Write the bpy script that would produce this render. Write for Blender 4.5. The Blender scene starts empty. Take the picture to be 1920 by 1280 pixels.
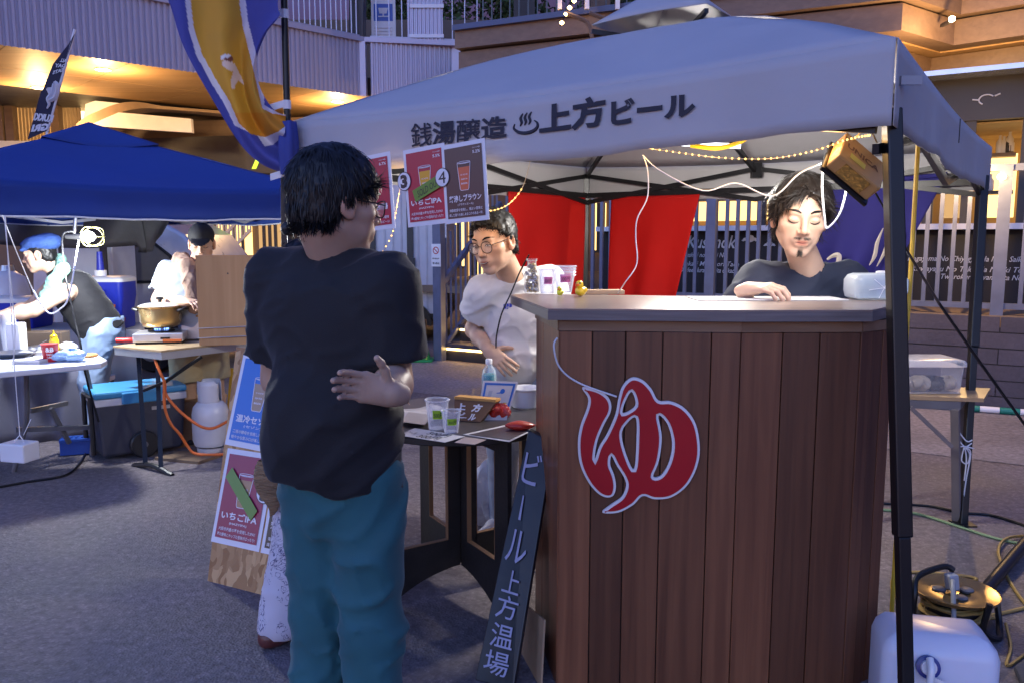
import bpy, bmesh, math, random
import numpy as np
from mathutils import Vector, Matrix
random.seed(7); rng = np.random.default_rng(7)
SC = bpy.context.scene
COL = SC.collection
R = math.radians
V = Vector

# ------------------------------------------------------------------ camera
FPX, CAMZ, PITCH = 1520.0, 1.5, math.atan(190/1520)
cam = bpy.data.cameras.new('camera'); cam.sensor_width = 36; cam.lens = 36*FPX/1920
cam.clip_start = 0.05; cam.clip_end = 400
cob = bpy.data.objects.new('camera', cam); COL.objects.link(cob)
cob.location = (0, 0, CAMZ); cob.rotation_euler = (R(90)-PITCH, 0, 0)
SC.camera = cob

LK = 1/10.0      # lamp scale that goes with the exposure below
# ------------------------------------------------------------------ dusk sky, last of the sun, exposure
SUN_EL, SUN_ROT = R(-4.0), R(205)
world = bpy.data.worlds.new('World'); SC.world = world; world.use_nodes = True
wn = world.node_tree.nodes; wl = world.node_tree.links
sky = wn.new('ShaderNodeTexSky'); sky.sky_type = 'NISHITA'; sky.sun_disc = False
sky.sun_elevation = SUN_EL; sky.sun_rotation = SUN_ROT
sky.air_density = 1.4; sky.dust_density = 0.6; sky.ozone_density = 2.8
wl.new(sky.outputs[0], wn['Background'].inputs[0]); wn['Background'].inputs[1].default_value = 2.4
sun = bpy.data.lights.new('sun', 'SUN'); sun.energy = 0.004; sun.angle = R(20); sun.color = (0.75, 0.8, 1.0)
sob = bpy.data.objects.new('sun', sun); COL.objects.link(sob); sob.rotation_euler = (R(50), 0, R(-25)); sob['kind'] = 'helper'
SC.view_settings.view_transform = 'Standard'; SC.view_settings.look = 'None'
SC.view_settings.exposure = 4.0; SC.view_settings.gamma = 1.0; SC.view_settings.use_curve_mapping = False
SC.cycles.use_denoising = True
SC.cycles.max_bounces = 8; SC.cycles.transparent_max_bounces = 16; SC.cycles.sample_clamp_indirect = 6
SC.cycles.caustics_reflective = False; SC.cycles.caustics_refractive = False

# ------------------------------------------------------------------ pixel -> place
cp, sp_ = math.cos(PITCH), math.sin(PITCH)
def ray(px, py):
    x = (px-960)/FPX; y = -(py-640)/FPX
    return V((x, cp + y*sp_, -sp_ + y*cp))
def at(px, py, Y):
    d = ray(px, py); return V((0, 0, CAMZ)) + d*(Y/d.y)
def atz(px, py, z):
    d = ray(px, py); return V((0, 0, CAMZ)) + d*((z-CAMZ)/d.z)
def gnd(px, py): return atz(px, py, 0)
def onpl(px, py, O, N):
    d = ray(px, py); C0 = V((0, 0, CAMZ)); return C0 + d*((V(O)-C0).dot(V(N))/d.dot(V(N)))
def hexc(s, k=1.0):
    s = s.lstrip('#'); c = [int(s[i:i+2], 16)/255 for i in (0, 2, 4)]
    return tuple(k*(x/12.92 if x <= .04045 else ((x+.055)/1.055)**2.4) for x in c)

# ------------------------------------------------------------------ materials
def nt(m):
    m.use_nodes = True
    return m.node_tree.nodes, m.node_tree.links
def M(name, col, rough=.6, metal=0, var=.12, vs=5, bump=0, bs=60, stretch=(1,1,1), emit=0, ecol=None, sss=0,
      sheen=0, coat=0, orand=0, trans=0, alpha=1, spec=.5, fine=0, bstretch=None, tint=False, rvar=.15):
    if isinstance(col, str): col = hexc(col)
    m = bpy.data.materials.new(name); n, l = nt(m); b = n['Principled BSDF']
    b.inputs['Roughness'].default_value = rough; b.inputs['Metallic'].default_value = metal
    b.inputs['Specular IOR Level'].default_value = spec
    tc = n.new('ShaderNodeTexCoord'); mp = n.new('ShaderNodeMapping'); mp.inputs['Scale'].default_value = stretch
    l.new(tc.outputs['Object'], mp.inputs[0])
    ns = n.new('ShaderNodeTexNoise'); ns.inputs['Scale'].default_value = vs; ns.inputs['Detail'].default_value = 5
    l.new(mp.outputs[0], ns.inputs['Vector'])
    mr = n.new('ShaderNodeMapRange'); mr.inputs[1].default_value = .25; mr.inputs[2].default_value = .75
    mr.inputs[3].default_value = 1-var; mr.inputs[4].default_value = 1+var
    l.new(ns.outputs[0], mr.inputs[0]); val = mr.outputs[0]
    def mul(a, bb):
        x = n.new('ShaderNodeMath'); x.operation = 'MULTIPLY'; l.new(a, x.inputs[0]); l.new(bb, x.inputs[1]); return x.outputs[0]
    if fine:
        n2 = n.new('ShaderNodeTexNoise'); n2.inputs['Scale'].default_value = vs*14; n2.inputs['Detail'].default_value = 3
        l.new(mp.outputs[0], n2.inputs['Vector'])
        m2 = n.new('ShaderNodeMapRange'); m2.inputs[1].default_value = .3; m2.inputs[2].default_value = .7
        m2.inputs[3].default_value = 1-fine; m2.inputs[4].default_value = 1+fine
        l.new(n2.outputs[0], m2.inputs[0]); val = mul(val, m2.outputs[0])
    if orand:
        oi = n.new('ShaderNodeObjectInfo'); m3 = n.new('ShaderNodeMapRange')
        m3.inputs[3].default_value = 1-orand; m3.inputs[4].default_value = 1+orand
        l.new(oi.outputs['Random'], m3.inputs[0]); val = mul(val, m3.outputs[0])
    vm = n.new('ShaderNodeVectorMath'); vm.operation = 'SCALE'; l.new(val, vm.inputs['Scale'])
    if tint:
        at_ = n.new('ShaderNodeAttribute'); at_.attribute_name = 'tint'; l.new(at_.outputs['Color'], vm.inputs[0])
    else: vm.inputs[0].default_value = col
    l.new(vm.outputs[0], b.inputs['Base Color'])
    rr = n.new('ShaderNodeMapRange'); rr.inputs[1].default_value = .2; rr.inputs[2].default_value = .8
    rr.inputs[3].default_value = max(.02, rough-rvar*rough); rr.inputs[4].default_value = min(1, rough+rvar*rough)
    l.new(ns.outputs[0], rr.inputs[0]); l.new(rr.outputs[0], b.inputs['Roughness'])
    if bump:
        nb = n.new('ShaderNodeTexNoise'); nb.inputs['Scale'].default_value = bs; nb.inputs['Detail'].default_value = 4
        if bstretch:
            mp2 = n.new('ShaderNodeMapping'); mp2.inputs['Scale'].default_value = bstretch
            l.new(tc.outputs['Object'], mp2.inputs[0]); l.new(mp2.outputs[0], nb.inputs['Vector'])
        else: l.new(mp.outputs[0], nb.inputs['Vector'])
        bp = n.new('ShaderNodeBump'); bp.inputs['Strength'].default_value = min(1, bump); bp.inputs['Distance'].default_value = .02
        l.new(nb.outputs[0], bp.inputs['Height']); l.new(bp.outputs[0], b.inputs['Normal'])
    if emit:
        b.inputs['Emission Color'].default_value = (*(ecol or col), 1); b.inputs['Emission Strength'].default_value = emit
    if sss:
        b.inputs['Subsurface Weight'].default_value = sss; b.inputs['Subsurface Radius'].default_value = (.012, .005, .003)
        b.inputs['Subsurface Scale'].default_value = .6
    if sheen: b.inputs['Sheen Weight'].default_value = sheen; b.inputs['Sheen Roughness'].default_value = .4
    if coat: b.inputs['Coat Weight'].default_value = coat; b.inputs['Coat Roughness'].default_value = .15
    if trans: b.inputs['Transmission Weight'].default_value = trans
    if alpha < 1: b.inputs['Alpha'].default_value = alpha
    return m
def Mglow(name, col, s):
    m = bpy.data.materials.new(name); n, l = nt(m)
    n.remove(n['Principled BSDF']); e = n.new('ShaderNodeEmission')
    e.inputs[0].default_value = (*col, 1); e.inputs[1].default_value = s*LK
    l.new(e.outputs[0], n['Material Output'].inputs[0]); return m
def Mclear(name, col=(1, 1, 1), haze=.08, rough=.05):
    # thin clear plastic / glass: mostly see-through with a glossy skin
    m = bpy.data.materials.new(name); n, l = nt(m); b = n['Principled BSDF']
    b.inputs['Base Color'].default_value = (*col, 1); b.inputs['Roughness'].default_value = rough
    b.inputs['Specular IOR Level'].default_value = .8
    tr = n.new('ShaderNodeBsdfTransparent'); tr.inputs[0].default_value = (*[.5+.5*c for c in col], 1)
    mx = n.new('ShaderNodeMixShader'); lw = n.new('ShaderNodeLayerWeight'); lw.inputs[0].default_value = .35
    mr = n.new('ShaderNodeMapRange'); mr.inputs[3].default_value = haze; mr.inputs[4].default_value = min(1, haze+.6)
    l.new(lw.outputs['Facing'], mr.inputs[0]); l.new(mr.outputs[0], mx.inputs[0])
    l.new(tr.outputs[0], mx.inputs[1]); l.new(b.outputs[0], mx.inputs[2]); l.new(mx.outputs[0], n['Material Output'].inputs[0])
    return m
def Mwood(name, c1, c2, rough=.5, axis=2, scale=1.0, orand=.2, bump=.25, coat=0):
    m = bpy.data.materials.new(name); n, l = nt(m); b = n['Principled BSDF']
    tc = n.new('ShaderNodeTexCoord'); oi = n.new('ShaderNodeObjectInfo')
    ad = n.new('ShaderNodeVectorMath'); ad.operation = 'ADD'
    sc = n.new('ShaderNodeVectorMath'); sc.operation = 'SCALE'; sc.inputs[0].default_value = (7, 3, 5)
    l.new(oi.outputs['Random'], sc.inputs['Scale']); l.new(tc.outputs['Object'], ad.inputs[0]); l.new(sc.outputs[0], ad.inputs[1])
    def mapped(s_long, s_cross):
        mp = n.new('ShaderNodeMapping'); s = [s_cross*scale]*3; s[axis] = s_long*scale
        mp.inputs['Scale'].default_value = s; l.new(ad.outputs[0], mp.inputs[0]); return mp.outputs[0]
    a = n.new('ShaderNodeTexNoise'); a.inputs['Scale'].default_value = 1; a.inputs['Detail'].default_value = 6; a.inputs['Distortion'].default_value = .6
    l.new(mapped(1.2, 34), a.inputs['Vector'])
    c = n.new('ShaderNodeTexNoise'); c.inputs['Scale'].default_value = 1; c.inputs['Detail'].default_value = 3
    l.new(mapped(.9, 6), c.inputs['Vector'])
    mx = n.new('ShaderNodeMix'); mx.data_type = 'RGBA'; mx.inputs[6].default_value = (*c1, 1); mx.inputs[7].default_value = (*c2, 1)
    su = n.new('ShaderNodeMath'); su.operation = 'MULTIPLY_ADD'; su.inputs[1].default_value = .65
    l.new(a.outputs[0], su.inputs[0]); 
    s2 = n.new('ShaderNodeMath'); s2.operation = 'MULTIPLY'; s2.inputs[1].default_value = .45; l.new(c.outputs[0], s2.inputs[0]); l.new(s2.outputs[0], su.inputs[2])
    cr = n.new('ShaderNodeMapRange'); cr.inputs[1].default_value = .35; cr.inputs[2].default_value = .72; l.new(su.outputs[0], cr.inputs[0])
    l.new(cr.outputs[0], mx.inputs[0])
    mr = n.new('ShaderNodeMapRange'); mr.inputs[3].default_value = 1-orand; mr.inputs[4].default_value = 1+orand; l.new(oi.outputs['Random'], mr.inputs[0])
    vm = n.new('ShaderNodeVectorMath'); vm.operation = 'SCALE'; l.new(mx.outputs[2], vm.inputs[0]); l.new(mr.outputs[0], vm.inputs['Scale'])
    l.new(vm.outputs[0], b.inputs['Base Color']); b.inputs['Roughness'].default_value = rough
    bp = n.new('ShaderNodeBump'); bp.inputs['Strength'].default_value = bump; bp.inputs['Distance'].default_value = .004
    l.new(a.outputs[0], bp.inputs['Height']); l.new(bp.outputs[0], b.inputs['Normal'])
    if coat: b.inputs['Coat Weight'].default_value = coat; b.inputs['Coat Roughness'].default_value = .2
    return m
def Mcloth(name, col, rough=.8, trl=.25, var=.05, spec=.3):
    # canopy cloth: a little light comes through
    if isinstance(col, str): col = hexc(col)
    m = M(name, col, rough, var=var, vs=3, bump=.12, bs=14, spec=spec); n, l = nt(m)
    t = n.new('ShaderNodeBsdfTranslucent'); t.inputs[0].default_value = (*col, 1)
    mx = n.new('ShaderNodeMixShader'); mx.inputs[0].default_value = trl
    l.new(n['Principled BSDF'].outputs[0], mx.inputs[1]); l.new(t.outputs[0], mx.inputs[2]); l.new(mx.outputs[0], n['Material Output'].inputs[0])
    return m

# ------------------------------------------------------------------ mesh building
class MB:
    def __init__(s): s.v = []; s.f = []; s.mi = []; s.mats = []
    def add(s, vs, fs, mi=0):
        k = len(s.v); s.v += [tuple(x) for x in vs]; s.f += [tuple(i+k for i in f) for f in fs]; s.mi += [mi]*len(fs); return s
    def box(s, lo, hi, mi=0):
        x0, y0, z0 = lo; x1, y1, z1 = hi
        return s.add([(x0,y0,z0),(x1,y0,z0),(x1,y1,z0),(x0,y1,z0),(x0,y0,z1),(x1,y0,z1),(x1,y1,z1),(x0,y1,z1)],
                     [(0,3,2,1),(4,5,6,7),(0,1,5,4),(1,2,6,5),(2,3,7,6),(3,0,4,7)], mi)
    def obox(s, c, U, W, N, hu, hw, hn, mi=0):
        c = V(c); U = V(U).normalized()*hu; W = V(W).normalized()*hw; N = V(N).normalized()*hn
        P = [c-U-W-N, c+U-W-N, c+U+W-N, c-U+W-N, c-U-W+N, c+U-W+N, c+U+W+N, c-U+W+N]
        if U.cross(W).dot(N) < 0: P = P[4:]+P[:4]
        return s.add(P, [(0,3,2,1),(4,5,6,7),(0,1,5,4),(1,2,6,5),(2,3,7,6),(3,0,4,7)], mi)
    def bar(s, a, b, w, h=None, up=(0,0,1), mi=0):
        a = V(a); b = V(b); d = (b-a); L = d.length
        if L < 1e-6: return s
        d.normalize(); u = V(up)
        if abs(d.dot(u)) > .98: u = V((1, 0, 0)) if abs(d.x) < .9 else V((0, 1, 0))
        sd = d.cross(u).normalized(); u2 = sd.cross(d).normalized()
        return s.obox((a+b)/2, d, sd, u2, L/2, w/2, (h or w)/2, mi)
    def tube(s, pts, r, n=8, caps=True, mi=0, smooth=0):
        pts = [V(p) for p in pts]
        if smooth: pts = catmull(pts, smooth)
        rs = r if isinstance(r, (list, tuple)) else [r]*len(pts)
        if len(rs) != len(pts):
            rs = list(np.interp(np.linspace(0, 1, len(pts)), np.linspace(0, 1, len(rs)), rs))
        k = len(s.v); t0 = (pts[1]-pts[0]).normalized()
        u = t0.cross(V((0, 0, 1)));
        if u.length < 1e-3: u = t0.cross(V((1, 0, 0)))
        u.normalize(); vs = []
        for i, p in enumerate(pts):
            t = (pts[min(i+1, len(pts)-1)]-pts[max(i-1, 0)]).normalized()
            u = (u - t*u.dot(t)); u = u.normalized() if u.length > 1e-6 else t.orthogonal().normalized()
            w = t.cross(u)
            for j in range(n):
                a = 2*math.pi*j/n; vs.append(p+(u*math.cos(a)+w*math.sin(a))*rs[i])
        fs = [(i*n+j, i*n+(j+1) % n, (i+1)*n+(j+1) % n, (i+1)*n+j) for i in range(len(pts)-1) for j in range(n)]
        if caps: fs += [tuple(reversed(range(n))), tuple((len(pts)-1)*n+j for j in range(n))]
        return s.add(vs, fs, mi)
    def lathe(s, c, prof, n=24, axis=(0,0,1), mi=0, cap=True):
        c = V(c); A = V(axis).normalized(); u = A.orthogonal().normalized() if abs(A.z) < .99 else V((1, 0, 0)); w = A.cross(u)
        vs = []
        for r, z in prof:
            for j in range(n):
                a = 2*math.pi*j/n; vs.append(c+A*z+(u*math.cos(a)+w*math.sin(a))*r)
        m = len(prof)
        fs = [(i*n+j, i*n+(j+1) % n, (i+1)*n+(j+1) % n, (i+1)*n+j) for i in range(m-1) for j in range(n)]
        if cap: fs += [tuple(reversed(range(n))), tuple((m-1)*n+j for j in range(n))]
        return s.add(vs, fs, mi)
    def prism(s, poly, d, mi=0):     # poly: list of 3-D points of a planar outline, d: thickness vector
        p = [V(q) for q in poly]; d = V(d); n = len(p)
        vs = p+[q+d for q in p]
        fs = [tuple(reversed(range(n))), tuple(range(n, 2*n))]+[(i, (i+1) % n, n+(i+1) % n, n+i) for i in range(n)]
        return s.add(vs, fs, mi)
    def grid(s, fn, nu, nv, mi=0):   # fn(u,v)->point
        vs = [fn(i/nu, j/nv) for j in range(nv+1) for i in range(nu+1)]
        fs = [(j*(nu+1)+i, j*(nu+1)+i+1, (j+1)*(nu+1)+i+1, (j+1)*(nu+1)+i) for j in range(nv) for i in range(nu)]
        return s.add(vs, fs, mi)
    def build(s, name, mat, parent=None, smooth=False, bevel=0, solid=0, subsurf=0, recalc=True, offset=0):
        off = wloc(parent)
        me = bpy.data.meshes.new(name)
        me.from_pydata([(x-off.x, y-off.y, z-off.z) for x, y, z in s.v], [], s.f)
        for m in (mat if isinstance(mat, (list, tuple)) else [mat]): me.materials.append(m)
        if any(s.mi): me.polygons.foreach_set('material_index', s.mi)
        if recalc:
            bm = bmesh.new(); bm.from_mesh(me); bmesh.ops.recalc_face_normals(bm, faces=bm.faces); bm.to_mesh(me); bm.free()
        o = link(name, me, parent)
        if smooth: shade(me)
        if solid:
            md = o.modifiers.new('s', 'SOLIDIFY'); md.thickness = solid; md.offset = offset
        if bevel:
            md = o.modifiers.new('b', 'BEVEL'); md.width = bevel; md.segments = 2; md.limit_method = 'ANGLE'; md.angle_limit = R(40)
        if subsurf:
            md = o.modifiers.new('u', 'SUBSURF'); md.levels = md.render_levels = subsurf
        return o
def shade(me, ang=40):
    me.polygons.foreach_set('use_smooth', [True]*len(me.polygons))
    me.set_sharp_from_angle(angle=R(ang))
def catmull(pts, k, closed=False):
    pts = [V(p) for p in pts]; n = len(pts); out = []
    for i in range(n if closed else n-1):
        g = (lambda j: pts[j % n]) if closed else (lambda j: pts[max(0, min(n-1, j))])
        p0, p1, p2, p3 = g(i-1), g(i), g(i+1), g(i+2)
        for j in range(k):
            t = j/k
            out.append(.5*((2*p1)+(p2-p0)*t+(2*p0-5*p1+4*p2-p3)*t*t+(3*p1-p0-3*p2+p3)*t**3))
    if not closed: out.append(pts[-1])
    return out
def wloc(o):
    w = V((0, 0, 0))
    while o is not None: w = w+o.location; o = o.parent
    return w
def link(name, me, parent=None, loc=None):
    o = bpy.data.objects.new(name, me); COL.objects.link(o)
    if parent is not None: o.parent = parent
    if loc is not None: o.location = loc
    return o
def thing(name, label, cat, loc=(0, 0, 0), group=None):
    o = bpy.data.objects.new(name, None); COL.objects.link(o); o.location = loc; o.empty_display_size = .05
    return tag(o, label, cat, group)
def tag(o, label, cat, group=None):
    o['label'] = label; o['category'] = cat
    if group: o['group'] = group
    return o
def struct(o, label=None):
    o['kind'] = 'structure'
    if label: o['label'] = label
    return o
def stuff(o, label=None, cat=None):
    o['kind'] = 'stuff'
    if label: o['label'] = label; o['category'] = cat
    return o
# ---- lettering: glyph outlines as flat meshes mapped onto a surface
_tc = {}; _rc = {}
def _raw(s, off, shear):
    k = (s, off, shear)
    if k not in _rc:
        c = bpy.data.curves.new('t', 'FONT'); c.body = s; c.offset = off; c.resolution_u = 2; c.shear = shear
        o = bpy.data.objects.new('t', c); me = o.to_mesh()
        vs = [(v.co.x, v.co.y) for v in me.vertices]; fs = [tuple(p.vertices) for p in me.polygons]; ar = sum(p.area for p in me.polygons)
        o.to_mesh_clear(); bpy.data.objects.remove(o); bpy.data.curves.remove(c); _rc[k] = (vs, fs, ar)
    return _rc[k]
def _fit(s, bold, shear):      # the boldest stroke whose outline still fills cleanly
    A0 = _raw(s, 0, shear)[2]
    if bold <= 0 or A0 == 0: return _raw(s, 0, shear)[:2]
    sl = (_raw(s, .003, shear)[2]-A0)/.003
    for b in (bold, bold*.7, bold*.45, bold*.25):
        if _raw(s, b, shear)[2] > A0+.74*sl*b: return _raw(s, b, shear)[:2]
    return _raw(s, 0, shear)[:2]
def glyphs(s, bold=.02, shear=0):
    k = (s, bold, shear)
    if k not in _tc:
        runs = []
        for ch in s:
            if ord(ch) > 0x2e80 or not runs or ord(runs[-1][0]) > 0x2e80: runs.append(ch)
            else: runs[-1] += ch
        V_, F_, x = [], [], 0.0
        for r in runs:
            vs, fs = _fit(r, bold, shear); n = len(V_); V_ += [(a+x, b) for a, b in vs]; F_ += [tuple(i+n for i in f) for f in fs]
            x += 1.0 if ord(r[0]) > 0x2e80 else (max([a for a, b in vs]+[.3])+.06)
        _tc[k] = (V_, F_)
    return _tc[k]
def letter(mb, s, fn, u0, v0, size, width=None, bold=.02, shear=0, center=False, sy=1.0, mi=0):
    # fn(u,v)->3-D point; writes s with lower-left (u0,v0); width forces the run length
    vs, fs = glyphs(s, bold, shear)
    if not vs: return
    x0 = min(v[0] for v in vs); x1 = max(v[0] for v in vs)
    kx = size if width is None else width/(x1-x0)
    if center: u0 = u0-(x1-x0)*kx/2
    mb.add([fn(u0+(x-x0)*kx, v0+y*size*sy) for x, y in vs], fs, mi)
class Frame:
    def __init__(s, O, U, W):
        s.O = V(O); s.U = V(U).normalized(); s.W = V(W); s.W = (s.W-s.U*s.W.dot(s.U)).normalized(); s.N = s.U.cross(s.W)
    def p(s, u, v, n=0): return s.O+s.U*u+s.W*v+s.N*n
    def f(s, n=0): return lambda u, v: s.p(u, v, n)
    def rect(s, mb, u0, v0, u1, v1, n, th=.001, mi=0):
        return mb.prism([s.p(u0, v0, n), s.p(u1, v0, n), s.p(u1, v1, n), s.p(u0, v1, n)], s.N*th, mi)
    def flat(s, mb, pts, n, mi=0):
        return mb.add([s.p(u, v, n) for u, v in pts], [tuple(range(len(pts)))], mi)
# ================================================================== THE SETTING
# asphalt: dark aggregate with pale chips, worn patches and smooth sheen spots
def Masphalt(name, base, chip=.5):
    m = bpy.data.materials.new(name); n, l = nt(m); b = n['Principled BSDF']
    tc = n.new('ShaderNodeTexCoord')
    vo = n.new('ShaderNodeTexVoronoi'); vo.inputs['Scale'].default_value = 95; l.new(tc.outputs['Object'], vo.inputs['Vector'])
    big = n.new('ShaderNodeTexNoise'); big.inputs['Scale'].default_value = 1.1; big.inputs['Detail'].default_value = 7; l.new(tc.outputs['Object'], big.inputs['Vector'])
    mid = n.new('ShaderNodeTexNoise'); mid.inputs['Scale'].default_value = 28; mid.inputs['Detail'].default_value = 6; l.new(tc.outputs['Object'], mid.inputs['Vector'])
    sep = n.new('ShaderNodeSeparateColor'); l.new(vo.outputs['Color'], sep.inputs[0])
    pw = n.new('ShaderNodeMath'); pw.operation = 'POWER'; pw.inputs[1].default_value = 5; l.new(sep.outputs[0], pw.inputs[0])
    a = n.new('ShaderNodeMapRange'); a.inputs[1].default_value = .3; a.inputs[2].default_value = .7; a.inputs[3].default_value = .72; a.inputs[4].default_value = 1.3; l.new(big.outputs[0], a.inputs[0])
    c = n.new('ShaderNodeMath'); c.operation = 'MULTIPLY_ADD'; c.inputs[1].default_value = chip; l.new(pw.outputs[0], c.inputs[0]); l.new(a.outputs[0], c.inputs[2])
    d = n.new('ShaderNodeMapRange'); d.inputs[1].default_value = .3; d.inputs[2].default_value = .7; d.inputs[3].default_value = .7; d.inputs[4].default_value = 1.25; l.new(mid.outputs[0], d.inputs[0])
    e = n.new('ShaderNodeMath'); e.operation = 'MULTIPLY'; l.new(c.outputs[0], e.inputs[0]); l.new(d.outputs[0], e.inputs[1])
    vm = n.new('ShaderNodeVectorMath'); vm.operation = 'SCALE'; vm.inputs[0].default_value = base; l.new(e.outputs[0], vm.inputs['Scale']); l.new(vm.outputs[0], b.inputs['Base Color'])
    rr = n.new('ShaderNodeMapRange'); rr.inputs[1].default_value = .3; rr.inputs[2].default_value = .7; rr.inputs[3].default_value = .55; rr.inputs[4].default_value = .9; l.new(big.outputs[0], rr.inputs[0]); l.new(rr.outputs[0], b.inputs['Roughness'])
    hs = n.new('ShaderNodeMath'); hs.operation = 'MULTIPLY_ADD'; hs.inputs[1].default_value = .8; l.new(vo.outputs['Distance'], hs.inputs[0]); l.new(mid.outputs[0], hs.inputs[2])
    bp = n.new('ShaderNodeBump'); bp.inputs['Strength'].default_value = .6; bp.inputs['Distance'].default_value = .006; l.new(hs.outputs[0], bp.inputs['Height']); l.new(bp.outputs[0], b.inputs['Normal'])
    return m
MAT = {}
MAT['asphalt'] = Masphalt('asphalt', (.150, .124, .128))
MAT['paving'] = Masphalt('paving', (.23, .205, .215), .2)
MAT['black'] = M('black metal', (.012, .012, .014), .35, .3, var=.1, bump=.03, bs=200)
MAT['blackp'] = M('black plastic', (.014, .014, .016), .45, var=.2)
MAT['steel'] = M('steel', (.45, .45, .46), .3, 1, var=.1)
MAT['white'] = M('white paint', (.75, .75, .77), .45, var=.06, bump=.03, bs=40)
MAT['whitep'] = M('white plastic', (.78, .78, .8), .35, var=.05)
MAT['corr'] = M('corrugated metal', (.47, .45, .55), .42, .25, var=.08, vs=.8, stretch=(1, 1, .3))
MAT['fence'] = M('blue grey fence paint', (.13, .15, .23), .42, .2, var=.15, vs=8)
MAT['soffit'] = Mwood('soffit wood', (.36, .21, .09), (.50, .31, .14), .55, axis=0, scale=.22, orand=.08, bump=.1)
MAT['clad'] = Mwood('brown cladding', (.13, .085, .06), (.19, .125, .085), .55, axis=0, scale=.5, orand=.12, bump=.15)
MAT['dark'] = M('dark panel', (.03, .027, .03), .5, var=.2)
MAT['wallboard'] = M('grey violet boards', (.075, .065, .085), .65, var=.18, vs=3, bump=.15, bs=30, orand=.12, fine=.1)
MAT['warm'] = Mglow('warm window light', (1, .60, .20), 1.9)
MAT['warmd'] = Mglow('dim warm window light', (1, .58, .24), .5)
MAT['led'] = Mglow('warm led', (1, .58, .16), 14)
MAT['bulb'] = Mglow('bulb', (1, .52, .13), 3.2)
MAT['down'] = Mglow('downlight glow', (1, .68, .3), 26)
MAT['leaf'] = M('leaves', (.055, .085, .03), .55, var=.35, vs=2, orand=0, spec=.3)
MAT['bark'] = M('bark', (.06, .045, .035), .9, var=.3, bump=.5, bs=20, stretch=(4, 4, .6))
MAT['text'] = M('off white print', (.62, .62, .65), .6, var=.05)
MAT['glassd'] = Mclear('window glass', (.7, .75, .8), .12)

g = MB().add([(-70, -30, 0), (70, -30, 0), (70, 110, 0), (-70, 110, 0)], [(0, 1, 2, 3)]).build('ground', MAT['asphalt']); struct(g, 'dark asphalt of the market square')
# fence line
WD = V((.857, -.515, 0)).normalized(); WN = V((.515, .857, 0)).normalized()
W0 = gnd(1655, 752); DECK = .84
def fl(s, z=0, b=0): return W0+WD*s+WN*b+V((0, 0, z))
def s_at(px, b=0):
    q = onpl(px, 450, W0+WN*b, WN); return (q-W0).dot(WD)
A_, B_ = fl(s_at(560), 0, -1.9), fl(8, 0, -1.9)
p = MB().add([A_+V((0,0,.004)), B_+V((0,0,.004)), fl(8, .004, -.05), fl(s_at(560), .004, -.05)], [(0, 1, 2, 3)]).build('pavement', MAT['paving']); struct(p, 'paler paving strip in front of the raised terrace')
SL = s_at(985)     # the stairs stand to the left of this
dk = MB(); a, b, c, d = fl(SL, 0, .06), fl(9, 0, .06), fl(9, 0, 9), fl(s_at(560), 0, 9); e = fl(s_at(560), 0, 1.3); f2 = fl(SL, 0, 1.3)
dk.prism([a+V((0,0,DECK-.1)), b+V((0,0,DECK-.1)), c+V((0,0,DECK-.1)), d+V((0,0,DECK-.1)), e+V((0,0,DECK-.1)), f2+V((0,0,DECK-.1))], (0, 0, .1))
struct(dk.build('terrace_floor', M('terrace boards', (.23, .16, .1), .6, var=.2, vs=4, stretch=(1, 6, 1))), 'raised timber terrace floor behind the fence')

# ---- retaining wall of boards
rw = thing('board_wall', 'grey violet retaining wall of long boards under the terrace fence', 'wall', fl(2, 0, 0))
MB().prism([fl(SL, 0, .02), fl(9, 0, .02), fl(9, 0, .06), fl(SL, 0, .06)], (0, 0, DECK-.1)).build('backing', MAT['dark'], rw)
bmesh_cache = {}
rows = 6; rh = DECK/rows
for r in range(rows):
    s = SL-(r % 2)*.7+.02
    while s < 9:
        s2 = min(s+1.82, 9); s1 = max(s, SL)
        if s2-s1 > .2 and s2 > s_at(1500):
            n0 = random.uniform(-.002, .002)
            MB().prism([fl(s1, r*rh+.004, n0), fl(s2-.008, r*rh+.004, n0), fl(s2-.008, r*rh+.004, .018), fl(s1, r*rh+.004, .018)], (0, 0, rh-.010)).build('board', MAT['wallboard'], rw)
        s = s2
# ---- fence on the wall
fe = thing('terrace_fence', 'blue grey metal bar fence along the edge of the terrace', 'fence', fl(2, DECK, .12))
ZB, ZT = DECK+.08, 2.12
bar_mb = MB().box((-.017, -.017, ZB), (.017, .017, ZT))
ang = math.atan2(WD.y, WD.x)
bm_me = None
def barmesh(name, w, z0, z1, mat):
    me = bpy.data.meshes.new(name); h = w/2
    me.from_pydata([(x, y, z) for z in (z0, z1) for x, y in ((-h,-h),(h,-h),(h,h),(-h,h))], [], [(0,3,2,1),(4,5,6,7),(0,1,5,4),(1,2,6,5),(2,3,7,6),(3,0,4,7)])
    me.materials.append(mat); return me
bme = barmesh('bar', .034, ZB-DECK, ZT-DECK, MAT['fence']); pme = barmesh('post', .1, 0, ZT+.02-DECK, MAT['fence'])
sp0 = s_at(1334, .12); sp1 = s_at(1878, .12)
posts = [sp0-(sp1-sp0), sp0, (sp0+sp1)/2+.02, sp1, sp1+1.1]
for s in posts:
    if s > SL: link('post', pme, fe, fl(s, DECK, .12)-wloc(fe)).rotation_euler.z = ang
s = SL+.05
while s < sp1+2.2:
    if min(abs(s-q) for q in posts) > .07: link('bar', bme, fe, fl(s, DECK, .12)-wloc(fe)).rotation_euler.z = ang
    s += .108
mb = MB()
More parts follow.
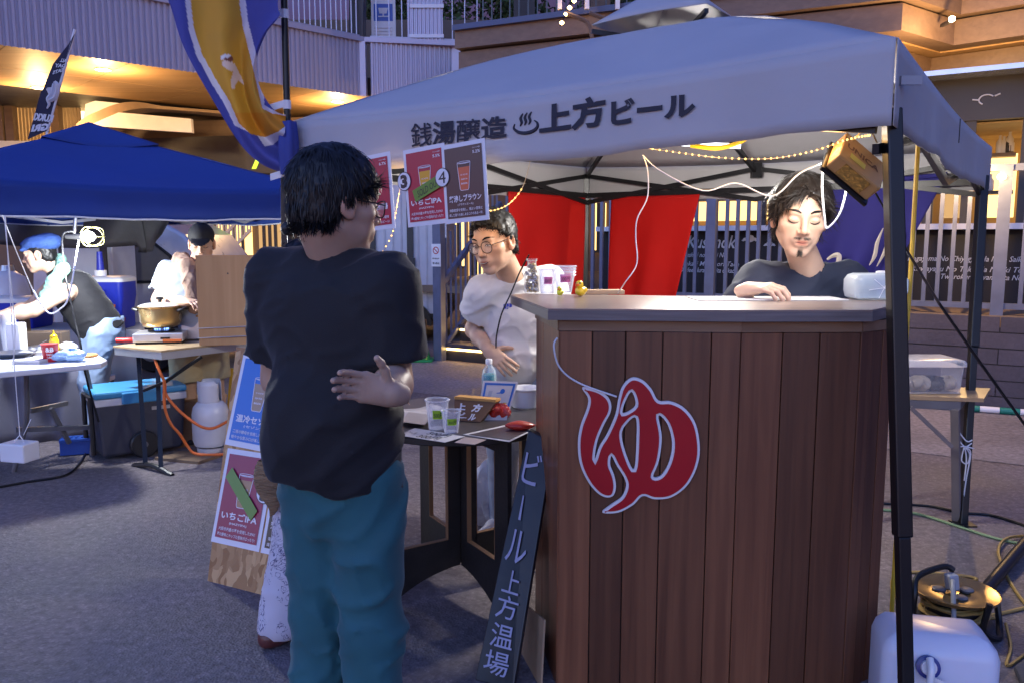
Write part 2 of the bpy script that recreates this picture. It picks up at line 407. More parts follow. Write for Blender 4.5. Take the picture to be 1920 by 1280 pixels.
for z, h in ((ZB, .05), (ZT, .06)):
    o = MB().prism([fl(SL, z-h/2, .095), fl(sp1+2.2, z-h/2, .095), fl(sp1+2.2, z-h/2, .145), fl(SL, z-h/2, .145)], (0, 0, h)).build('rail', MAT['fence'], fe)
# lamp on the fence post
lp = onpl(1878, 332, fl(0, 0, .03), WN)
fl_ = thing('fence_lamp', 'small warm globe lamp glowing on the thick fence post', 'lamp', lp)
MB().lathe(lp+V((0, 0, -.05)), [(.001, .02), (.026, .03), (.036, .05), (.026, .07), (.001, .08)], 14).build('globe', Mglow('globe', (1, .6, .2), 30), fl_, smooth=True)
MB().bar(lp+WN*.02, lp+WN*.08, .03).build('bracket', MAT['black'], fl_)
def lamp_light(name, pos, e, col, r=.04):
    L = bpy.data.lights.new(name, 'POINT'); L.energy = e*LK; L.color = col; L.shadow_soft_size = r
    o = bpy.data.objects.new(name, L); COL.objects.link(o); o.location = pos; o['kind'] = 'helper'
lamp_light('fence_lamp_light', lp-WN*.60-WD*.25+V((0, 0, .1)), 75, (1, .62, .25))

# ---- black kiosk on the terrace with script lettering
KB = 1.75
kx0, kx1 = s_at(1130, KB), s_at(2350, KB)
ki = thing('kiosk', 'long black kiosk with white script lettering and lit service windows', 'building', fl(2, DECK, KB))
zl = onpl(1400, 428, fl(0, 0, KB-.2), WN).z
kf = Frame(fl(0, 0, KB), WD, (0, 0, 1))      # +N points away from the camera? fixed below
def kp(s, z, b=0): return fl(s, z, KB+b)
def kbox(s0, s1, z0, z1, b0, b1, name, mat, par=None, bevel=0):
    return MB().prism([kp(s0, z0, b0), kp(s1, z0, b0), kp(s1, z0, b1), kp(s0, z0, b1)], (0, 0, z1-z0)).build(name, mat, par or ki, bevel=bevel)
MAT['kblack'] = M('black board', (.014, .012, .016), .6, var=.25, vs=3)
kbox(kx0, kx1, DECK, zl-.03, 0, 1.9, 'lower_panel', MAT['kblack'])
kbox(kx0, kx1, zl-.03, zl+.03, -.22, 0, 'shelf', MAT['white'])
kbox(kx0, kx1, DECK+.02, zl, 1.95, 2.0, 'rear_wall', MAT['dark'])
ztop = onpl(1900, 140, fl(0, 0, KB), WN).z; zf = onpl(1900, 222, fl(0, 0, KB), WN).z
kbox(kx0, kx1, zf, ztop, -.02, .08, 'fascia', MAT['dark'])
kbox(kx0, kx1, ztop, ztop+.05, -.35, 2.0, 'roof', M('roof edge metal', (.55, .6, .75), .25, .6))
kbox(kx0, kx1, zl, ztop, 1.9, 1.95, 'interior_wall', M('interior timber', (.45, .3, .14), .6))
MB().prism([kp(kx0+.1, zf-.02, .15), kp(kx1-.1, zf-.02, .15), kp(kx1-.1, zf-.02, 1.8), kp(kx0+.1, zf-.02, 1.8)], (0, 0, .015)).build('ceiling', M('interior ceiling', (.5, .36, .2), .6), ki)
for px in (1180, 1425, 1645, 1735, 1806, 1912, 2010, 2200):
    s = s_at(px, KB); kbox(s-.05, s+.05, zl+.03, zf, 0, .08, 'window_post', MAT['dark'])
kbox(s_at(1425, KB), s_at(1806, KB), zl+.35, zl+.42, .02, .07, 'window_rail', MAT['dark'])
for px0, px1, mt in ((1185, 1420, 'warm'), (1430, 1640, 'warmd'), (1650, 1730, 'warmd'), (1740, 1800, 'warmd'), (1812, 1905, 'warm'), (1918, 2190, 'warm')):
    a, b = s_at(px0, KB), s_at(px1, KB)
    kbox(a+.03, b-.03, zl+.12, zf-.25, 1.2, 1.22, 'lit_backwall', MAT[mt])
    if px0 in (1185, 1430, 1812, 1650):
        for k in range(3):
            kbox(a+.05, b-.05, zl+.38+k*.42, zl+.42+k*.42, .95, 1.15, 'interior_shelf', MAT['clad'])
        for k in range(9):
            s = random.uniform(a+.1, b-.1); z = zl+.42+random.choice((0, .42))
            h = random.uniform(.12, .26); q = kp(s, z, 1.05)
            MB().lathe(q, [(.03, 0), (.04, h*.1), (.04, h*.6), (.015, h*.8), (.015, h)], 10).build('bottle', random.choice([MAT['white'], MAT['dark'], MAT['clad']]), ki, smooth=True)
# lettering
tx = MB(); fk = lambda n: (lambda u, v: kp(u, v, -n))
def kline(txt, px0, px1, py, hpx, bold=.01):
    a = onpl(px0, py, fl(0, 0, KB), WN); b = onpl(px1, py, fl(0, 0, KB), WN)
    sa, sb = (a-W0).dot(WD), (b-W0).dot(WD); h = hpx/FPX*a.y
    za, zb = a.z, b.z
    letter(tx, txt, lambda u, v: kp(u, v, -.006), sa, za, h*1.35, width=sb-sa, bold=bold, shear=.3)
kline('Kusunoki', 1288, 1386, 465, 24, .015)
kline('Kuwashiki no Michi No', 1270, 1362, 482, 9)
kline('Tonbakari Minamori Tada', 1262, 1386, 498, 9)
kline('Doslee Nurannoshita dokachi', 1275, 1384, 510, 9)
kline('Nagayama No Chiyagyo Ha Niho Saiko To', 1702, 1945, 489, 10)
kline('Kuwayagu No Taka Ha Naeki To Iwa', 1708, 1945, 508, 10)
kline('Tworokuru Oyamakita No Aliu', 1764, 1945, 523, 10)
stuff(tx.build('lettering', MAT['text'], ki))
cl = MB()
for px, py, w in ((1406, 449, 30), (1443, 459, 22)):
    q = onpl(px, py, fl(0, 0, KB), WN); s = (q-W0).dot(WD); k = w/FPX*q.y/2
    for dx, dz, r in ((0, .25, .5), (-.5, 0, .35), (.5, 0, .38), (0, -.1, .5), (-.8, -.15, .2), (.82, -.15, .2)):
        cl.add([kp(s+(dx+r*math.cos(t))*k, q.z+(dz+r*.55*math.sin(t))*k, -.006-abs(dx)*.002-r*.001) for t in np.linspace(0, 2*math.pi, 15)[:-1]], [tuple(range(14))])
cl.build('cloud_print', MAT['text'], ki)
q = onpl(1850, 188, fl(0, 0, KB), WN); s = (q-W0).dot(WD)
lg = MB().tube([kp(s+.07*math.cos(t), q.z+.05*math.sin(t), -.03) for t in np.linspace(.6, 4.2, 12)], .008, 5)
lg.tube([kp(s+.07, q.z+.03, -.03), kp(s+.12, q.z+.05, -.03)], .008, 5); lg.tube([kp(s-.07, q.z, -.03), kp(s-.13, q.z+.01, -.03)], .008, 5)
lg.build('emblem', MAT['text'], ki)

# ---- terrace stairs with lit treads, gate post and sign
st = thing('terrace_stairs', 'dark steps with glowing strips under each tread leading to the terrace', 'stairs', fl(SL-.8, 0, .3))
s0, s1 = s_at(830), SL
for k in range(4):
    z1 = DECK*(k+1)/4; b0 = .05+k*.3
    MB().prism([fl(s0, 0, b0), fl(s1, 0, b0), fl(s1, 0, b0+.32), fl(s0, 0, b0+.32)], (0, 0, z1-.05)).build('riser', MAT['dark'], st)
    MB().prism([fl(s0, z1-.046, b0-.03), fl(s1, z1-.046, b0-.03), fl(s1, z1-.046, b0+.31), fl(s0, z1-.046, b0+.31)], (0, 0, .046)).build('tread', MAT['wallboard'], st)
    MB().prism([fl(s0+.02, z1-.075, b0-.018), fl(s1-.02, z1-.075, b0-.018), fl(s1-.02, z1-.075, b0-.006), fl(s0+.02, z1-.075, b0-.006)], (0, 0, .022)).build('light_strip', MAT['led'], st)
gp = thing('stair_railing', 'blue grey stair railing with vertical bars and a thick end post', 'railing', fl(s0, 0, 0))
zt = onpl(820, 425, W0, WN).z
MB().prism([fl(s0-.1, 0, -.08), fl(s0+.02, 0, -.08), fl(s0+.02, 0, .02), fl(s0-.1, 0, .02)], (0, 0, 2.35)).build('post', MAT['fence'], gp)
for b0, z0, z1 in ((.0, .05, 2.2),):
    for k in range(12):
        b = .1+k*.11; zz = .1+b*.75
        MB().bar(fl(s0-.03, zz, b), fl(s0-.03, min(zz+1.35, 2.3), b), .026).build('bar', MAT['fence'], gp)
MB().bar(fl(s0-.03, .12, 0), fl(s0-.03, 1.15, 1.4), .045).build('rail', MAT['fence'], gp)
MB().bar(fl(s0-.03, .95, 0), fl(s0-.03, 2.0, 1.4), .06).build('rail', MAT['fence'], gp)
# second flight of bars across the stair head
for k in range(15):
    b = 1.42; s = s0+.06+k*.12
    if s < SL: MB().bar(fl(s, DECK, b), fl(s, 2.3, b), .03).build('bar', MAT['fence'], gp)
MB().bar(fl(s0, 2.3, 1.42), fl(SL, 2.3, 1.42), .05).build('rail', MAT['fence'], gp)
MB().bar(fl(s0, 1.55, 1.40), fl(SL, 1.55, 1.40), .05).build('rail', MAT['fence'], gp)
# no-entry sign
q = onpl(818, 479, fl(0, 0, -.09), WN)
ns_ = thing('no_entry_sign', 'small white no entry notice with red ring fixed on a fence post', 'sign', q)
fr = Frame(q, WD, (0, 0, 1)); N_ = -fr.N if fr.N.y > 0 else fr.N
w2, h2 = 10.5/FPX*q.y, 21/FPX*q.y
def sg(u, v, n=0): return q+WD*u+V((0, 0, v))-WN*n
MB().prism([sg(-w2, -h2), sg(w2, -h2), sg(w2, h2), sg(-w2, h2)], -WN*.006).build('plate', MAT['whitep'], ns_)
rg = MB(); RED = M('sign red', (.5, .03, .02), .5)
tt = np.linspace(0, 2*math.pi, 25)
for i in range(24):
    a, b = tt[i], tt[i+1]
    rg.add([sg(math.cos(a)*r, h2*.42+math.sin(a)*r, .008) for r in (w2*.5, w2*.66)]+[sg(math.cos(b)*r, h2*.42+math.sin(b)*r, .008) for r in (w2*.66, w2*.5)], [(0, 1, 2, 3)])
rg.add([sg(-w2*.42, h2*.42+w2*.25, .0085), sg(w2*.42, h2*.42-w2*.45, .0085), sg(w2*.42, h2*.42-w2*.25, .0085), sg(-w2*.42, h2*.42+w2*.45, .0085)], [(0, 1, 2, 3)])
rg.build('ring', RED, ns_)
t_ = MB(); letter(t_, '関係者以外', lambda u, v: sg(u, v, .008), -w2*.75, -h2*.35, w2*.3, width=w2*1.5)
letter(t_, '立入禁止', lambda u, v: sg(u, v, .008), -w2*.75, -h2*.78, w2*.42, width=w2*1.5, bold=.04)
t_.build('lettering', MAT['black'], ns_)

# ---- lit shop behind the stairs and the wall that closes the square
def wallq(name, a, b, z0, z1, th, mat, par=None):
    a = V(a); b = V(b); d = (b-a).normalized(); nn = V((-d.y, d.x, 0))
    return MB().prism([V((a.x, a.y, z0)), V((b.x, b.y, z0)), V((b.x, b.y, z0))+nn*th, V((a.x, a.y, z0))+nn*th], (0, 0, z1-z0)).build(name, mat, par)
sh = thing('lit_shop', 'brown shop front with warm glowing windows behind the stairs', 'building', (-1, 16.5, 0))
BK = 17.0
def bk(px, py): return at(px, py, BK)
wallq('wall', (-16, BK+.4, 0), (6, BK+.4, 0), 0, 6, .3, M('shop wall', (.12, .085, .065), .7, var=.2, vs=1), sh)
for px0, px1, py0, py1, mt in ((300, 345, 420, 470, 'warm'), (352, 362, 422, 460, 'warmd'), (402, 462, 418, 505, 'warm'), (478, 520, 420, 470, 'warmd'), (826, 868, 395, 500, 'warm'), (878, 905, 395, 560, 'warm'), (1010, 1040, 380, 470, 'warmd'), (1118, 1140, 380, 470, 'warm'), (560, 640, 420, 470, 'warmd')):
    a = bk(px0, py1); b = bk(px1, py0)
    w_ = MB().box((a.x, BK+.30, a.z), (b.x, BK+.36, b.z)).build('window', MAT[mt], sh)
    m_ = MB()
    for k in range(1, 4):
        x = a.x+(b.x-a.x)*k/4; m_.box((x-.03, BK+.24, a.z), (x+.03, BK+.295, b.z))
    m_.box((a.x-.04, BK+.24, a.z-.05), (b.x+.04, BK+.295, a.z)); m_.build('frame', MAT['dark'], w_)

# ---- far stair lit warm behind the grey-capped cook
fs = thing('far_staircase', 'pale outdoor staircase rail lit warm behind the market stalls', 'staircase', (-5.5, 14, 0))
a, b = at(410, 492, 14), at(470, 432, 14)
for dz in (0, .35, .7):
    MB().bar(a+V((0, 0, dz)), b+V((0, 0, dz)), .05).build('rail', M('pale rail', (.6, .5, .35), .5), fs)
for k in range(12):
    q = a.lerp(b, k/11); MB().bar(q, q+V((0, 0, .7)), .025).build('bar', M('pale rail bar', (.6, .5, .35), .5) if k == 0 else bpy.data.materials['pale rail bar'], fs)

# ---- mezzanine, corrugated fascia and wooden soffit
ZS = 4.0; ZP = 4.92
mA = V((at(-260, 48, 9.0).x, 9.0, 0))
mB = atz(683, 182, ZS); mA = atz(0, 85, ZS); dM = (mB-mA).normalized(); mA2 = mA-dM*3.0
mC = onpl(885, 100, V((mB.x, mB.y+.15, 0)), V((.1, -1, 0)).normalized()); mC = V((mC.x, mC.y, ZS))
mz = thing('mezzanine', 'upper walkway with pale corrugated metal parapet and wooden soffit', 'building', (mB.x, mB.y, 0))
def corrugated(a, b, z0, z1, pitch, depth, name, par):
    a = V(a); b = V(b); L = (V((b.x, b.y, 0))-V((a.x, a.y, 0))).length; d = V((b.x-a.x, b.y-a.y, 0)).normalized(); nn = V((d.y, -d.x, 0))
    n = int(L/pitch)*4; mb = MB(); prof = (0, 1, 1, 0)
    pts = []
    for i in range(n+1):
        k = i % 4; s = (i//4)*pitch+(0, .15, .5, .65)[k]*pitch
        if s > L: break
        pts.append((s, depth*prof[k]))
    vs = []; fs = []
    for s, dd in pts:
        q = V((a.x, a.y, 0))+d*s+nn*dd; vs += [(q.x, q.y, z0), (q.x, q.y, z1)]
    for i in range(len(pts)-1): fs.append((2*i, 2*i+2, 2*i+3, 2*i+1))
    return mb.add(vs, fs).build(name, MAT['corr'], par, solid=.004)
corrugated(mA2, mB, ZS, ZP, .085, .03, 'corrugated_panel', mz)
corrugated(mB+V((.12, 0, 0)), mC-V((.35, 0, 0)), ZS, ZP, .085, .03, 'corrugated_panel', mz)
MB().bar((mB.x, mB.y-.02, ZS), (mB.x, mB.y-.02, ZP), .16, .1).build('corner_trim', MAT['corr'], mz)
MB().prism([(mC.x-.36, mC.y-.03, ZS), (mC.x, mC.y-.03, ZS), (mC.x, mC.y+.1, ZS), (mC.x-.36, mC.y+.1, ZS)], (0, 0, ZP-ZS)).build('end_panel', MAT['corr'], mz)
for a, b in ((mA2, mB), (mB, mC)):
    d = (b-a).normalized(); nn = V((d.y, -d.x, 0))
    MB().bar(V((a.x, a.y, ZP+.04))+nn*.0, V((b.x, b.y, ZP+.04)), .16, .08).build('coping', MAT['corr'], mz)
nM = V((-dM.y, dM.x, 0)); nM = nM if nM.y > 0 else -nM
# soffit boards (big panels with dark joints)
DW = 3.3
for i in range(9):
    a = mA2+dM*(i*1.55); b = mA2+dM*min(i*1.55+1.54, (mB-mA2).length+.6)
    if (b-a).dot(dM) <= 0: break
    for j in range(2):
        o0 = .06+j*DW/2; o1 = DW/2*(j+1)+.05
        MB().prism([V((q.x, q.y, ZS+.03)) for q in (a+nM*o0, b+nM*o0, b+nM*(o1-.012), a+nM*(o1-.012))], (0, 0, .02)).build('soffit_panel', MAT['soffit'], mz)
MB().prism([V((q.x, q.y, ZS+.06)) for q in (mA2+nM*.1, mB+dM*4+nM*.1, mB+dM*4+nM*6, mA2+nM*6)], (0, 0, .3)).build('slab', MAT['dark'], mz)
MB().prism([V((q.x, q.y, ZS+.035)) for q in (mB+V((.1, .1, 0)), mC+V((0, .1, 0)), mC+V((0, 3.3, 0)), mB+V((.1, 3.3, 0)))], (0, 0, .02)).build('soffit_panel', MAT['soffit'], mz)
# parapet railing of thin bars above the fascia
RB = M('railing metal', (.42, .42, .5), .4, .4)
def railing(a, b, z0, z1, step, par, r=.018, mat=None):
    a = V((a.x, a.y, z0)); b = V((b.x, b.y, z0)); L = (b-a).length; me = barmesh('bar', r, 0, z1-z0, mat or RB); n = int(L/step)
    for k in range(n): link('bar', me, par, a.lerp(b, (k+.5)/n)-wloc(par))
    for z in (z0+.05, z1): MB().bar(a+V((0, 0, z-z0)), b+V((0, 0, z-z0)), .04).build('rail', mat or RB, par)
railing(mA+dM*1.5+nM*.1, mB+nM*.12, ZP+.08, ZP+1.25, .1, mz)
railing(mB+V((.1, .15, 0)), mC+V((.2, .15, 0)), ZP+.08, ZP+1.2, .22, mz)
MB().bar(at(670, 82, mB.y+.3), at(672, -80, mB.y+.3), .3, .25).build('column', MAT['dark'], mz)
mcx = at(800, 50, mC.y+.2)
wp = onpl(800, 85, V((0, mC.y-.06, 0)), V((0, 1, 0)))
wb = thing('roof_panel', 'white corrugated panel with two battens standing on the parapet', 'panel', (wp.x, wp.y, ZP+.08))
corrugated(V((at(763, 0, wp.y).x, wp.y, 0)), V((at(836, 0, wp.y).x, wp.y, 0)), ZP+.085, ZP+1.5, .07, .02, 'sheet', wb)
for py in (12, 68):
    a, b = at(768, py, wp.y-.03), at(832, py, wp.y-.03); MB().bar(a, b, .03, .06).build('batten', MAT['white'], wb)
pb = thing('upper_noticeboard', 'blue and white notice board with shop logo drawing on the walkway', 'sign', (at(720, 80, mC.y+.35).x, mC.y+.35, ZP+.08))
a, b = at(697, 86, mC.y+.35), at(741, -2, mC.y+.35)
MB().box((a.x, a.y, ZP+.08), (b.x, a.y+.04, b.z)).build('board', MAT['white'], pb)
MB().box((a.x+.05, a.y-.006, at(0, 40, a.y).z), (b.x-.05, a.y-.002, at(0, 8, a.y).z)).build('picture', M('notice blue', (.05, .12, .45), .5), pb)
z_ = MB(); cz = at(0, 24, a.y).z; cx = (a.x+b.x)/2; z_.add([(cx-.07, a.y-.009, cz-.02), (cx+.06, a.y-.009, cz-.02), (cx+.09, a.y-.009, cz+.08), (cx-.09, a.y-.009, cz+.08)], [(0, 1, 2, 3)]); z_.box((cx-.09, a.y-.011, cz-.08), (cx+.09, a.y-.009, cz-.06)); z_.box((cx-.012, a.y-.011, cz-.06), (cx+.012, a.y-.0091, cz-.02))
for k in range(5): z_.box((a.x+.05, a.y-.01, at(0, 52+6*k, a.y).z), (b.x-.06, a.y-.002, at(0, 54+6*k, a.y).z))
z_.build('print', MAT['text'] , pb)
# downlights in the soffit
DL = []
for px, py in ((193, 131), (72, 165), (633, 191), (330, 112)):
    q = atz(px, py, ZS+.02)
    if px == 330: continue
    d_ = thing('downlight', {193: 'round warm downlight in the middle of the wooden soffit above the blue tent', 72: 'round warm downlight in the wooden soffit beside the slim feather flag', 633: 'round warm downlight in the soffit corner above the white tent'}[px], 'light', q, 'downlights in the wooden soffit')
    MB().lathe(q+V((0, 0, -.012)), [(.09, 0), (.09, .02)], 20).build('lens', MAT['down'], d_)
    MB().lathe(q+V((0, 0, -.006)), [(.092, 0), (.115, 0), (.115, .015), (.092, .015)], 20, cap=False).build('trim_ring', MAT['white'], d_)
    DL.append(q)
# ceiling lamps are real light: each downlight throws a warm pool
for q in DL:
    L = bpy.data.lights.new('downlight_beam', 'POINT'); L.energy = 85*LK; L.color = (1, .62, .28); L.shadow_soft_size = .08
    o = bpy.data.objects.new('downlight_beam', L); COL.objects.link(o); o.location = q+V((0, 0, -.35)); o['kind'] = 'helper'

# under-storey behind the soffit: glowing slatted gallery, white curved stair, dark beams
ga = thing('lit_gallery', 'warm glowing gallery with slatted balustrade under the soffit', 'building', (-10, 16, 0))
G = 16.3
a, b = at(-60, 285, G), at(152, 165, G)
MB().box((a.x, G+.4, a.z), (b.x, G+.45, b.z+.5)).build('lit_wall', Mglow('gallery light', (1, .62, .25), 3.2), ga)
me = barmesh('slat', .045, 0, 1.15, M('slat', (.45, .33, .2), .6))
for k in range(34):
    x = a.x+(b.x-a.x)*k/34; link('slat', me, ga, V((x, G, at(0, 268, G).z))-wloc(ga))
for px in (5, 25, 110): 
    q = at(px, 280, G-.2); MB().bar(q, (q.x, q.y, q.z+2), .16).build('column', MAT['clad'], ga)
MB().bar(at(-60, 205, G-.1), at(155, 192, G-.1), .05).build('rail', MAT['clad'], ga)
MB().box((a.x, G-.3, a.z-.6), (b.x+.3, G+.3, at(0, 268, G).z)).build('slab_edge', MAT['white'], ga)
cs = thing('curved_stair', 'white curved stair underside below the soffit', 'staircase', at(250, 260, 15))
def sheet(pxl, Yl, name, mat, par, th=.5):
    pts = catmull([at(x, y, Yl) for x, y in pxl], 6); n = len(pts)
    return pts
up = catmull([at(158, 238, 15), at(185, 216, 15), at(230, 200, 15.2), at(300, 202, 15.6), at(420, 212, 16)], 8)
lo = catmull([at(158, 250, 15), at(190, 236, 15), at(235, 215, 15.2), at(300, 208, 15.6), at(420, 217, 16)], 8)
m_ = MB(); n = len(up); m_.add(up+lo, [(i, i+1, n+i+1, n+i) for i in range(n-1)]); m_.build('curved_beam', M('tan plaster', (.42, .3, .2), .7), cs, solid=.5)
a = [at(*q, 15.2) for q in ((157, 236), (162, 196), (180, 190), (260, 198), (230, 202), (190, 214))]
MB().add(a, [tuple(range(6))]).build('upper_panel', MAT['white'], cs, solid=.06)
a = [at(*q, 14.6) for q in ((170, 236), (225, 212), (360, 224), (362, 250), (240, 242))]
MB().add(a, [tuple(range(5))]).build('lower_panel', MAT['white'], cs, solid=.1)
ub = thing('under_beams', 'dark brown beams and recess below the curved stair', 'beam', at(450, 300, 16))
MB().prism([at(x, y, 16.4) for x, y in ((160, 290), (165, 235), (700, 215), (700, 300))], (0, .3, 0)).build('beam', MAT['clad'], ub)
MB().prism([at(x, y, 16.0) for x, y in ((200, 330), (210, 262), (700, 246), (700, 330))], (0, .3, 0)).build('recess', MAT['dark'], ub)
q = at(490, 295, 15.7)
gs = thing('green_lit_sign', 'small dark sign with glowing yellow green letter above the blue canopy', 'sign', q)
MB().box((q.x-.3, q.y, q.z-.3), (q.x+.3, q.y+.05, q.z+.35)).build('board', MAT['dark'], gs)
z_ = MB(); letter(z_, 'y9', lambda u, v: V((u, q.y-.01, v)), q.x-.2, q.z-.1, .45, bold=.04); z_.build('letter', Mglow('sign green', (.55, .8, .05), 1.4), gs)

# ---- upper brown building on the other side: stepped cladding bands
P0 = at(860, 108, 13.3); P1 = at(1690, 57, 10.6); P2 = at(1788, 84, 11.4); P3 = at(2150, 48, 10.0)
zc = P1.z
ubd = thing('upper_building', 'brown timber clad terrace building with stepped cornice bands', 'building', (P1.x, P1.y, 0))
path = [V((q.x, q.y, 0)) for q in (P0, P1, P2, P3)]
def offs(path, d):
    out = []
    for i, q in enumerate(path):
        ns2 = []
        if i > 0: e = (path[i]-path[i-1]).normalized(); ns2.append(V((e.y, -e.x, 0)))
        if i < len(path)-1: e = (path[i+1]-path[i]).normalized(); ns2.append(V((e.y, -e.x, 0)))
        nn = sum(ns2, V((0, 0, 0))).normalized(); k = d/max(.35, nn.dot(ns2[0])); out.append(q+nn*k)
    return out
def band(name, z0, z1, d, mat, depth=.35):
    f = offs(path, d); bk_ = offs(path, d-depth)
    for i in range(len(path)-1):
        MB().add([(f[i].x, f[i].y, z0), (f[i+1].x, f[i+1].y, z0), (f[i+1].x, f[i+1].y, z1), (f[i].x, f[i].y, z1),
              (bk_[i].x, bk_[i].y, z0), (bk_[i+1].x, bk_[i+1].y, z0), (bk_[i+1].x, bk_[i+1].y, z1), (bk_[i].x, bk_[i].y, z1)],
             [(0,1,2,3),(5,4,7,6),(4,0,3,7),(1,5,6,2),(3,2,6,7),(4,5,1,0)]).build(name, mat, ubd)
band('lower_band', zc, zc+.33, 0, MAT['clad'])
band('joint', zc+.33, zc+.36, -.06, MAT['dark'])
band('upper_band', zc+.36, zc+.62, .12, MAT['clad'])
band('edge_strip', zc+.62, zc+.70, .2, M('navy edge strip', (.05, .07, .16), .4))
band('under_band', zc-.36, zc-.03, -.5, MAT['clad'])
rear = [V((q.x+1.2, q.y+4.5, 0)) for q in path]
MB().prism([V((q.x, q.y, zc-.02)) for q in offs(path, -.3)]+[V((q.x, q.y, zc-.02)) for q in reversed(rear)], (0, 0, .1)).build('soffit', MAT['soffit'], ubd)
railing(P0+V((.3, .5, 0)), P1+V((-.2, .5, 0)), zc+.7, zc+1.75, .16, ubd, .02, M('dark rail', (.08, .09, .1), .4, .5))
e = offs(path, -.1)
railing(e[2], e[3], zc+.7, zc+2.0, .16, ubd, .09, M('white slat', (.65, .68, .8), .5))
for px, pw, mt in ((1022, .34, 'dark'), (1205, .3, 'clad')):
    t = (px-860)/(1690-860); q = P0.lerp(P1, t*.93); MB().bar((q.x, q.y+1.0, zc), (q.x, q.y+1.0, zc+3), pw).build('column', MAT[mt], ubd)
for px in (1049, 1100, 1157):
    q = at(px, 60, 11.9); MB().bar((q.x, q.y, zc+.6), (q.x, q.y, zc+1.9), .06).build('gate_post', MAT['white'], ubd)
for px in (1060, 1105, 1160):
    a = at(px, 25, 11.8); MB().tube([a, a+V((.3, 0, -.12)), a+V((.38, 0, -.35))], .03, 6, smooth=4).build('handrail', MAT['clad'], ubd)
q = at(1785, 36, 10.75); cl0 = thing('cornice_lamp', 'small bright lamp at the foot of the white upper balustrade', 'lamp', q)
MB().lathe(q, [(.001, -.04), (.035, -.02), (.035, .02), (.001, .04)], 12).build('globe', Mglow('cornice globe', (1, .7, .35), 40), cl0, smooth=True)
MB().bar(q+V((0, .03, -.02)), q+V((0, .25, -.02)), .04).build('bracket', MAT['dark'], cl0)
lamp_light('cornice_lamp_light', q+V((-.15, -.5, -.55)), 130, (1, .6, .25), .1)
us = thing('terrace_string_lights', 'short string of warm bulbs beside the upper terrace post', 'string lights', at(1055, 40, 12))
pts = catmull([at(1078, 0, 11.8), at(1068, 15, 11.8), at(1060, 30, 11.8), at(1050, 50, 11.8)], 5)
MB().tube(pts, .006, 4).build('wire', MAT['black'], us)
for q in pts[1::4]: MB().lathe(q, [(.001, -.03), (.03, -.01), (.03, .01), (.001, .03)], 8).build('bulb', Mglow('tb', (1, .55, .2), 20) if 'tb' not in bpy.data.materials else bpy.data.materials['tb'], us)

# ---- trees beyond the terrace
def tree(px, py, Y, h, rx, seed, label):
    r = random.Random(seed); q = at(px, py, Y); base = V((q.x, q.y, 0))
    t = thing('tree', label, 'tree', base, 'trees beyond the upper terrace')
    tr = MB(); top = V((q.x, q.y, q.z)); tr.tube([base, base+V((.1, .1, q.z*.5)), top], [.22, .15, .07], 8, smooth=4)
    limbs = []
    for k in range(9):
        a = k*2.4+r.random(); s = base.lerp(top, .5+.4*r.random()); e = s+V((math.cos(a)*rx*.8, math.sin(a)*rx*.8, rx*r.uniform(.2, .8)))
        tr.tube([s, s.lerp(e, .5)+V((0, 0, .2)), e], [.06, .04, .015], 5, smooth=3); limbs.append(e)
    tr.build('trunk', MAT['bark'], t, smooth=True)
    N = 5200; rg_ = np.random.default_rng(seed); cl = []
    for k in range(46):
        d = rg_.normal(size=3); d /= np.linalg.norm(d); rad = rg_.uniform(.35, 1)**.5
        cl.append((np.array(top)+d*rad*np.array([rx, rx, h*.5]), rg_.uniform(.25, .6)))
    vs = []; fs = []
    for k in range(N):
        c, cr = cl[rg_.integers(len(cl))]; pnt = c+rg_.normal(size=3)*cr*.55
        u = rg_.normal(size=3); u /= np.linalg.norm(u); w = np.cross(u, rg_.normal(size=3)); w /= np.linalg.norm(w); s = rg_.uniform(.05, .11)
        k0 = len(vs); vs += [tuple(pnt-u*s), tuple(pnt+w*s*.45), tuple(pnt+u*s), tuple(pnt-w*s*.45)]; fs.append((k0, k0+1, k0+2, k0+3))
    o = MB().add(vs, fs).build('crown', MAT['leaf'], t, recalc=False)
    return t
tree(900, 40, 20, 5, 2.2, 1, 'leafy green tree behind the white roof panel and terrace rail')
tree(1080, 20, 19, 5, 2.0, 2, 'leafy green tree behind the terrace gate posts')
tree(1260, 20, 18.5, 5, 2.2, 3, 'leafy green tree rising beyond the clad terrace column')
tree(1420, -40, 18, 4, 1.8, 4, 'leafy green tree at the far end of the upper terrace')
tree(745, 30, 24, 4, 1.0, 5, 'slim leafy tree seen beside the notice board on the walkway')

# ---- white trailer with dark frame beside the stairs
TY = 12.0
tr = thing('white_trailer', 'white panelled trailer with dark frame and spoked wheel', 'trailer', gnd(740, 640))
a, b = at(560, 600, TY), at(826, 420, TY)
z0 = at(0, 588, TY).z; z1 = 2.75
x0, x1 = at(590, 500, TY).x, at(838, 500, TY).x
MB().box((x0, TY, z0), (x1, TY+1.8, z1)).build('body', M('trailer panel', (.62, .58, .6), .5, var=.08), tr)
rib = M('trailer rib', (.52, .48, .5), .5)
for k in range(16):
    x = x0+.05+k*(x1-x0-.1)/15; MB().box((x-.012, TY-.012, z0), (x+.012, TY-.001, z1)).build('rib', rib, tr)
for px in (700, 770): 
    x = at(px, 500, TY).x; MB().box((x-.045, TY-.04, z0-.05), (x+.045, TY-.015, z1)).build('frame_post', MAT['dark'], tr)
MB().box((x0, TY-.05, at(0, 500, TY).z), (at(772, 0, TY).x, TY-.042, at(0, 484, TY).z)).build('frame_rail', MAT['dark'], tr)
MB().box((x0, TY-.05, z0-.08), (x1, TY+1.8, z0-.002)).build('chassis', MAT['black'], tr)
wx, wz = at(765, 605, TY).x, .27
